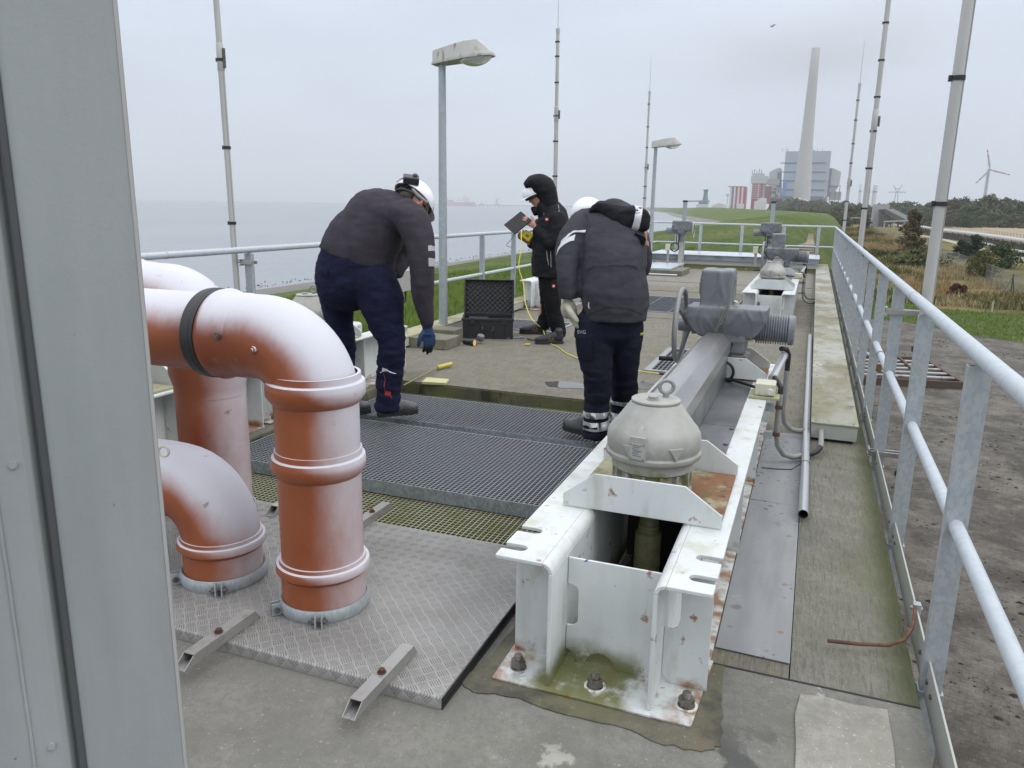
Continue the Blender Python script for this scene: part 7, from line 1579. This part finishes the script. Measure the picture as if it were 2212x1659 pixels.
# ---------------------------------------------------------------- power plant
M_BH = mat('blue grey cladding', (.36, .42, .50), .6); M_BHL = mat('pale grey cladding', (.42, .45, .46), .6); M_DG = mat('dark grey cladding', (.12, .14, .16), .7); M_BAND = mat('dark band', (.08, .11, .15), .7)
M_CH = mat('pale concrete chimney', (.43, .43, .41), .85); M_RD = mat('red cladding', (.36, .045, .05), .6); M_WC = mat('white cladding', (.55, .56, .57), .6); M_BLU = mat('bright blue cladding', (.10, .26, .60), .6)
YP = 1500
t = thing('boiler_house', 'huge blue grey boiler house with dark bands behind the chimney', 'power plant', tuple(P(1735, 430, YP)))
def pb(x0, x1, yt, yb, Y, dep, nm, m, par, z0=None): return pxbox(MB(), x0, x1, yt, yb, Y, dep, z0).build(nm, m, par)
pb(1686, 1783, 326.5, 452, YP, 70, 'main_block', M_BH, t)
for yb_ in (351, 370.5, 389.5, 409, 424): pb(1685.7, 1783.3, yb_, yb_+1.7, YP-1, .9, 'band', M_BAND, t)
pb(1686, 1783, 425.5, 452, YP-2.5, 1.4, 'dark_base', M_DG, t)
pb(1688, 1695, 388, 430, YP-2.4, .9, 'blue_panel', M_BLU, t)
for x in (1690, 1697, 1765, 1776): pb(x, x+.8, 321, 327, YP+20, 1, 'mast', M_DG, t)
pb(1700, 1703, 322, 327, YP+10, 4, 'roof_unit', M_BHL, t); pb(1756, 1761, 323.5, 327, YP+10, 4, 'roof_unit', M_BHL, t)
def wing(pts, Y, dep, nm, m, par):
    q = [P(x, y, Y) for x, y in pts]; return MB().prism([(v.x, v.z) for v in q], (0, Y, 0), (1, 0, 0), (0, 0, 1), (0, dep, 0)).build(nm, m, par)
wing([(1661, 452), (1662, 372), (1678, 363.5), (1686, 363), (1686, 452)], YP+4, 50, 'left_wing', M_BHL, t); pb(1677, 1685.9, 372, 405, YP+2, 1.5, 'dark_strip', M_DG, t)
wing([(1783.5, 440), (1787, 363), (1800, 363), (1817, 371.5), (1813, 401), (1789, 401), (1787, 440)], YP+4, 50, 'right_wing', M_BHL, t); pb(1784, 1791, 364, 425, YP+1, 2.5, 'dark_strip', M_DG, t)
for x in (1790, 1801, 1810): pb(x, x+1.4, 400, 440, YP+8, 4, 'column', M_DG, t)
wing([(1791, 401), (1812, 401), (1804, 414), (1796, 414)], YP+7, 20, 'hopper', M_CT, t); pb(1790, 1816, 414, 432, YP+9, 20, 'low_block', M_CT, t)
pb(1779, 1782, 407, 428, YP-30, 3, 'vent_stack', M_BHL, t)
t = thing('chimney', 'very tall pale concrete chimney whose top fades into the low cloud', 'chimney', tuple(P(1732, 430, 1440)))
p = P(1731, 428, 1440); MB().tube([(p.x, p.y, -5), (p.x, p.y, p.z), (p.x, p.y, P(1744, 302, 1440).z), (p.x, p.y, P(1755, 180, 1440).z), (p.x, p.y, 262)], [15.6, 14.4, 10.0, 7.6, 6.6], n=40).build('shaft', M_CH, t)
CHX, CHY = p.x, p.y
t = thing('striped_building', 'red and white vertically striped industrial building', 'industrial building', tuple(P(1590, 450, 1300)))
w_ = (1607-1573.5)/8.0
for k in range(8): pb(1573.5+w_*k, 1573.5+w_*(k+1)-.02, 403, 455, 1300, 30, 'stripe', M_WC if k in (0, 2, 4, 6) else (M_DG if k == 1 else M_RD), t)
pb(1573.2, 1607.5, 402.3, 403.4, 1299.4, 31, 'roof_edge', M_RD, t); pb(1590, 1606, 440, 452, 1296, 3, 'annex', M_WC, t); pb(1568, 1573, 419, 424, 1300, 8, 'side_box', M_BHL, t); pb(1569, 1570, 424, 452, 1300, 3, 'side_leg', M_BHL, t)
for x in (1609, 1611): pb(x, x+.6, 407, 450, 1302, 1, 'pole', M_BHL, t)
t = thing('process_building', 'stepped grey and red ribbed process building left of the boiler house', 'industrial building', tuple(P(1635, 440, 1400)))
pb(1621.5, 1657, 380, 396, 1400, 34, 'upper_block', M_BHL, t); pb(1625, 1650, 374, 380, 1404, 20, 'roof_house', M_BHL, t)
for k in range(5): pb(1624+k*5, 1625.2+k*5, 368-(k % 2)*3, 376, 1405, 2, 'vent', M_DG, t)
pb(1620.5, 1643, 396.1, 455, 1401, 30, 'red_block', M_RD, t)
for k in range(7): pb(1619.8, 1643.4, 400+k*4.6, 401.2+k*4.6, 1399.4, .8, 'rib', M_WC, t)
pb(1635.5, 1637, 397, 436, 1398, .9, 'duct', M_WC, t)
pb(1643.4, 1650, 394, 440, 1403, 25, 'grey_tower', M_CT, t); pb(1650, 1662, 402, 440, 1406, 25, 'red_rack', M_RD, t)
for k in range(6): pb(1649.8, 1662.3, 404+k*4.5, 406.4+k*4.5, 1405, .8, 'rib', M_DG, t)
pb(1657.2, 1682, 386.5, 399, 1408, 25, 'duct_house', M_CT, t)
rp = random.Random(5)
for k in range(26):
    x = rp.uniform(1662, 1684); y = rp.uniform(400, 428); pb(x, x+rp.uniform(2, 7), y, y+rp.uniform(1.2, 7), 1410+rp.uniform(0, 18), 6, 'duct', rp.choice([M_CT, M_DG, M_BHL, M_DG]), t)
pb(1660, 1686, 428, 455, 1425, 10, 'base_block', M_DG, t)
t = thing('storage_hall', 'low pale domed storage hall at the foot of the chimney', 'hall', tuple(P(1715, 440, 1200)))
p0, p1 = P(1668, 443, 1200), P(1766, 436, 1200); cx_ = (p0.x+p1.x)/2; rr2 = (p1.x-p0.x)/2
MB().lathe([(rr2, 5), (rr2, p0.z), (rr2*.8, p0.z+4), (rr2*.5, p0.z+8), (rr2*.2, p0.z+10.5), (.1, p0.z+11)], (cx_, 1200+rr2, 0), n=40).build('dome_roof', mat('pale hall roof', (.42, .42, .42), .6), t)
MB().lathe([(rr2-.5, -5), (rr2-.5, 5.1)], (cx_, 1200+rr2, 0), n=40).build('hall_wall', M_CT, t)
t = thing('white_shed', 'low white shed left of the domed hall', 'shed', tuple(P(1640, 440, 1150))); pb(1628, 1653, 434.5, 455, 1150, 15, 'shed_body', M_WC, t); wing([(1637, 434.4), (1641, 428), (1648, 426.5), (1654, 429), (1654, 434.4)], 1152, 20, 'round_roof', M_WC, t)
t = thing('small_cooling_tower', 'small waisted green grey tower above a blue white building', 'tower', tuple(P(1522, 436, 1250)))
p = P(1521, 436, 1250); zt_ = P(1523, 409, 1250).z; MB().lathe([(6.2, -5), (5, p.z), (3.2, p.z+(zt_-p.z)*.55), (3.1, zt_-3), (4.4, zt_), (4.2, zt_), (3, zt_-3)], (p.x, 1262, 0), n=24).build('tower_shell', mat('green grey tower', (.13, .20, .20), .7), t)
t = thing('blue_white_building', 'low blue and white building on the far dike', 'building', tuple(P(1514, 445, 1200)))
pb(1503, 1526, 441, 458, 1200, 20, 'white_walls', M_WC, t); pb(1509, 1527, 435.5, 441, 1202, 18, 'blue_top', mat('muted blue', (.10, .17, .33), .6), t)
for k, (x0_, x1_, yt_) in enumerate(((1536, 1556, 440), (1538, 1575, 438))):
    pass
t = thing('low_hall', 'pale low hall behind the far dike trees', 'hall', tuple(P(1555, 446, 1250))); wing([(1538, 456), (1538, 445), (1552, 438), (1567, 442), (1568, 456)], 1260, 20, 'hall_body', M_WC, t)
for i, (x0_, x1_, yt_, lab) in enumerate(((1853, 1859, 396, 'slim pale silo, leftmost of the three right of the second mast'), (1864, 1878, 399, 'thick pale silo, middle of the three right of the second mast'), (1883, 1893, 398, 'hazy latticed silo, rightmost of the three'))):
    t = thing('silo', lab, 'silo', tuple(P((x0_+x1_)/2, 430, 1900)), 'silos right of the power plant'); a_, c_ = P(x0_, 430, 1900), P(x1_, 430, 1900); r_ = (c_.x-a_.x)/2; zt_ = P(x0_, yt_, 1900).z
    MB().lathe([(r_, -5), (r_, zt_-2), (r_*.6, zt_), (.1, zt_)], ((a_.x+c_.x)/2, 1900, 0), n=24).build('silo_shell', M_WC, t); MB().lathe([(r_*1.12, zt_*.72), (r_*1.12, zt_*.72+2)], ((a_.x+c_.x)/2, 1900, 0), n=24).build('gallery', M_DG, t)
# pylon and wind turbine
t = thing('power_pylon', 'small grey lattice pylon with V shaped top on the horizon', 'pylon', tuple(P(1938, 428, 1800))); q = P(1938, 414, 1800); b = MB(); b.bar((q.x-5, q.y, -5), (q.x-1.5, q.y, q.z), 1, 1).bar((q.x+5, q.y, -5), (q.x+1.5, q.y, q.z), 1, 1); b.build('legs', M_DG, t)
b = MB(); b.bar((q.x-16, q.y, q.z-1), (q.x+16, q.y, q.z-1), 1.2, 1.2); b.build('cross_arm', M_DG, t); b = MB(); b.bar((q.x-1, q.y, q.z), (q.x-8, q.y, q.z+13), 1, 1).bar((q.x+1, q.y, q.z), (q.x+8, q.y, q.z+13), 1, 1).bar((q.x-3, q.y, q.z+6), (q.x+3, q.y, q.z+6), .8, .8); b.build('top_arms', M_DG, t)
t = thing('wind_turbine', 'grey wind turbine with red marked blades above the right hand wood', 'wind turbine', tuple(P(2130, 425, 1500))); hb = P(2137.5, 368, 1500); bs = P(2131, 424, 1500)
M_WT2 = mat('pale turbine grey', (.36, .39, .42), .5); M_WR = mat('red blade band', (.45, .10, .10), .5)
MB().tube([(hb.x, 1506, -5), (hb.x, 1506, hb.z)], [3.2, 2.0], n=16).build('tower', M_WT2, t); MB().tube([(hb.x, 1497, hb.z+1), (hb.x, 1509, hb.z+1)], [1.8, 2.2], n=14).build('nacelle', M_WT2, t); ball_ = MB(); ball(ball_, (hb.x, 1496, hb.z+1), 2.2, 2.5, 2.2, n=14); ball_.build('hub', M_WT2, t)
for (bx, by) in ((2133, 322), (2107, 397), (2183, 378)):
    e_ = P(bx, by, 1496); h0 = Vector((hb.x, 1496, hb.z+1)); bl = MB(); bl.tube([h0, h0.lerp(e_, .12), h0.lerp(e_, .25), h0.lerp(e_, .8), e_], [1.0, 1.3, 1.9, .9, .3], n=6).build('blade', M_WT2, t)
    for u in (.62, .86): MB().tube([h0.lerp(e_, u), h0.lerp(e_, u+.09)], [1.35-.9*(u-.6), 1.2-.9*(u-.6)], n=6).build('red_band', M_WR, t)
# ship, jetty, crane at sea
t = thing('tanker_ship', 'hazy red tanker with white deckhouse moored at the jetty', 'ship', tuple(P(990, 442, 6000)))
h0, h1 = P(948, 442, 6000), P(1023, 443.5, 6000); zt_ = P(985, 436, 6000).z
MB().prism([(h0.x, -4.4), (h1.x-3, -4.4), (h1.x, zt_), (h1.x-18, zt_-1), (h0.x, zt_-1)], (0, 6000, 0), (1, 0, 0), (0, 0, 1), (0, 40, 0)).build('hull', mat('tanker red', (.50, .06, .05), .6), t)
pb(1000, 1013, 427, 437, 6010, 12, 'deckhouse', M_WC, t); pb(1003, 1007, 421, 427, 6015, 6, 'bridge', M_WC, t); pb(1004.6, 1005.3, 416, 421, 6015, 1, 'mast', M_WC, t); pb(986, 1000, 432.6, 433.6, 6010, 2, 'pipe_rack', mat('tanker deck red', (.4, .1, .08), .6), t); pb(990, 990.6, 428.5, 437, 6010, 1, 'crane_post', M_WC, t); pb(965, 980, 432, 437, 6012, 8, 'foredeck_house', mat('tanker deck red', (.4, .1, .08), .6), t); pb(966, 966.8, 427, 432, 6012, 1, 'mast', M_WC, t)
t = thing('jetty', 'long low jetty on piles along the horizon', 'jetty', tuple(P(1150, 446, 5950))); a_, c_ = P(915, 441.5, 5950), P(1440, 452, 5950); zt_ = 6
MB().box(a_.x, c_.x, 5950, 5970, 6, 12).build('deck', M_DG, t)
for k in range(60): x = a_.x+(c_.x-a_.x)*k/60; MB().box(x-2.6, x+2.6, 5955, 5968, -4.6, 6).build('pile', M_DG, t)
t = thing('loading_arm', 'grey loading crane standing on the jetty', 'crane', tuple(P(1073, 443, 5952))); pb(1070.5, 1075, 430, 444.5, 5952, 5, 'column', M_CT, t); pb(1070, 1082, 428.5, 429.6, 5952, 3, 'arm', M_CT, t); pb(1066, 1080, 441, 444, 5955, 6, 'foot', M_CT, t)
t = thing('small_boat', 'small grey boat between the tanker and the loading crane', 'boat', tuple(P(1040, 444, 5000))); wing([(1036, 444.5), (1045, 444.8), (1046.5, 441.5), (1035, 441.3)], 5000, 6, 'hull', M_DG, t); pb(1038.5, 1042.5, 437.5, 441.5, 5005, 4, 'wheelhouse', M_BHL, t); pb(1040.2, 1040.8, 433, 437.5, 5010, 1, 'mast', M_DG, t)
# gull
q = P(1668, 57, 120); t = thing('gull', 'tiny gull in the sky above the chimney', 'bird', tuple(q))
b = MB(); ball(b, q, .22, .08, .07, n=10); b.build('body', M_DG, t)
for s_ in (-1, 1): MB().add([q+Vector((-.1, 0, .02)), q+Vector((.12, 0, .02)), q+Vector((.15, .2, .25 if s_ > 0 else -.05))+Vector((.35*s_, 0, 0)), q+Vector((-.02, .2, .3))+Vector((.2*s_, 0, 0)), q+Vector((-.1, 0, -.01)), q+Vector((.12, 0, -.01)), q+Vector((.15, .2, .22 if s_ > 0 else -.08))+Vector((.35*s_, 0, 0))], [(0, 1, 2, 3), (4, 5, 6)]).build('wing', M_DG, t)
b = MB(); rr_ = random.Random(8)
for k in range(6000):
    y = 4+44*rr_.random()**.8; x = .6+rr_.random()**1.2*14*(.3+y/30); s_ = .012+.05*rr_.random()**2.2; a = rr_.random()*6
    if noise.noise(Vector((x*.7, y*.5, 4))) < .08+.1*rr_.random(): continue
    vs = [Vector((x+s_*math.cos(a+6.28*i/5)*(.6+.8*rr_.random())*1.3, y+s_*math.sin(a+6.28*i/5)*(.6+.8*rr_.random()), -4.996)) for i in range(5)]+[Vector((x, y, -4.99+s_*.5))]
    b.add(vs, [(i, (i+1) % 5, 5) for i in range(5)])
tag(b.build('dirt_clumps', mat('dark dirt', (.028, .022, .017), .95), smooth=False), kind='stuff')
# ---------------------------------------------------------------- scrap grate on the pavement, white things beside it
t = thing('rusty_screen', 'rusty brown steel screen frame with pale slats lying on the pavement', 'steel screen', tuple(PZ(1960, 810, -4.9)))
c4 = [PZ(1862, 822, -4.85), PZ(2080, 833, -4.85), PZ(2105, 822, -4.85), PZ(2000, 782, -4.85), PZ(1850, 772, -4.85)]
cA, cB, cC, cD = c4[0], c4[1], PZ(1992, 778, -4.85), PZ(1850, 775, -4.85)
M_RB = mat('rust brown frame', (.085, .055, .042), .8, bump=((30, .003),))
for a_, c_ in ((cA, cB), (cB, cC), (cC, cD), (cD, cA)): MB().bar(a_, c_, .12, .28).build('beam', M_RB, t)
M_SL = mat('pale worn slats', (.34, .33, .32), .5, .2, layers=[((.12, .07, .05), dict(scale=4, lo=.5, hi=.65))])
for k in range(1, 6):
    u = k/6; MB().bar(cA.lerp(cD, u)+UP*.1, cB.lerp(cC, u)+UP*.1, .28, .05).build('slat', M_SL, t)
for u in (.33, .62): MB().bar(cA.lerp(cB, u)+UP*.14, cD.lerp(cC, u)+UP*.14, .10, .08).build('cross_bar', M_RB, t)
t = thing('pipe_piece', 'pale pipe piece lying on the pavement behind the screen', 'pipe', tuple(PZ(1900, 775, -4.9)))
MB().tube([PZ(1846, 752, -4.85), PZ(1878, 768, -4.85), PZ(1895, 776, -4.85)], .10, n=12).build('tube', M_PIP, t); MB().tube([PZ(1880, 772, -4.85), PZ(1926, 775, -4.85)], [.12, .12], n=12).build('tube_end', M_PIP, t)
# ---------------------------------------------------------------- the damp air
def volbox(name, bx, dens, col, aniso=.0):
    b = MB().box(*bx); o = b.build(name, None, smooth=False); m = bpy.data.materials.new(name+' air'); m.use_nodes = True; n = m.node_tree; n.nodes.clear()
    v = n.nodes.new('ShaderNodeVolumePrincipled'); v.inputs['Density'].default_value = dens; v.inputs['Color'].default_value = (*col, 1); v.inputs['Anisotropy'].default_value = aniso
    u = n.nodes.new('ShaderNodeOutputMaterial'); n.links.new(v.outputs[0], u.inputs['Volume']); o.data.materials.append(m); return tag(o, kind='stuff'), v, n
hz, _, _ = volbox('haze', (-9500, 9500, -1500, 9600, -8, 345), .00021, (.92, .96, 1.0), .0)

mo, v, n = volbox('low_cloud', (CHX-480, CHX+480, CHY-480, CHY+480, 175, 343), 0, (.97, .985, 1))  # low cloud round the chimney top, a volume inside the haze
N2, L2 = n.nodes.new, n.links.new
tc_ = N2('ShaderNodeNewGeometry'); sb_ = N2('ShaderNodeVectorMath'); sb_.operation = 'SUBTRACT'; L2(tc_.outputs['Position'], sb_.inputs[0]); sb_.inputs[1].default_value = (CHX, CHY, 262)
sc_ = N2('ShaderNodeVectorMath'); sc_.operation = 'MULTIPLY'; L2(sb_.outputs[0], sc_.inputs[0]); sc_.inputs[1].default_value = (1/450, 1/450, 1/84)
ln_ = N2('ShaderNodeVectorMath'); ln_.operation = 'LENGTH'; L2(sc_.outputs[0], ln_.inputs[0])
nz_ = N2('ShaderNodeTexNoise'); nz_.inputs['Scale'].default_value = .006; nz_.inputs['Detail'].default_value = 3; L2(tc_.outputs['Position'], nz_.inputs[0])
ad_ = N2('ShaderNodeMath'); ad_.operation = 'ADD'; L2(ln_.outputs['Value'], ad_.inputs[0]); L2(nz_.outputs[0], ad_.inputs[1])
zf = N2('ShaderNodeMapRange'); zf.interpolation_type = 'SMOOTHSTEP'; zf.inputs[1].default_value = 1.4; zf.inputs[2].default_value = .5; zf.inputs[3].default_value = 0; zf.inputs[4].default_value = .0032; L2(ad_.outputs[0], zf.inputs[0]); L2(zf.outputs[0], v.inputs['Density'])
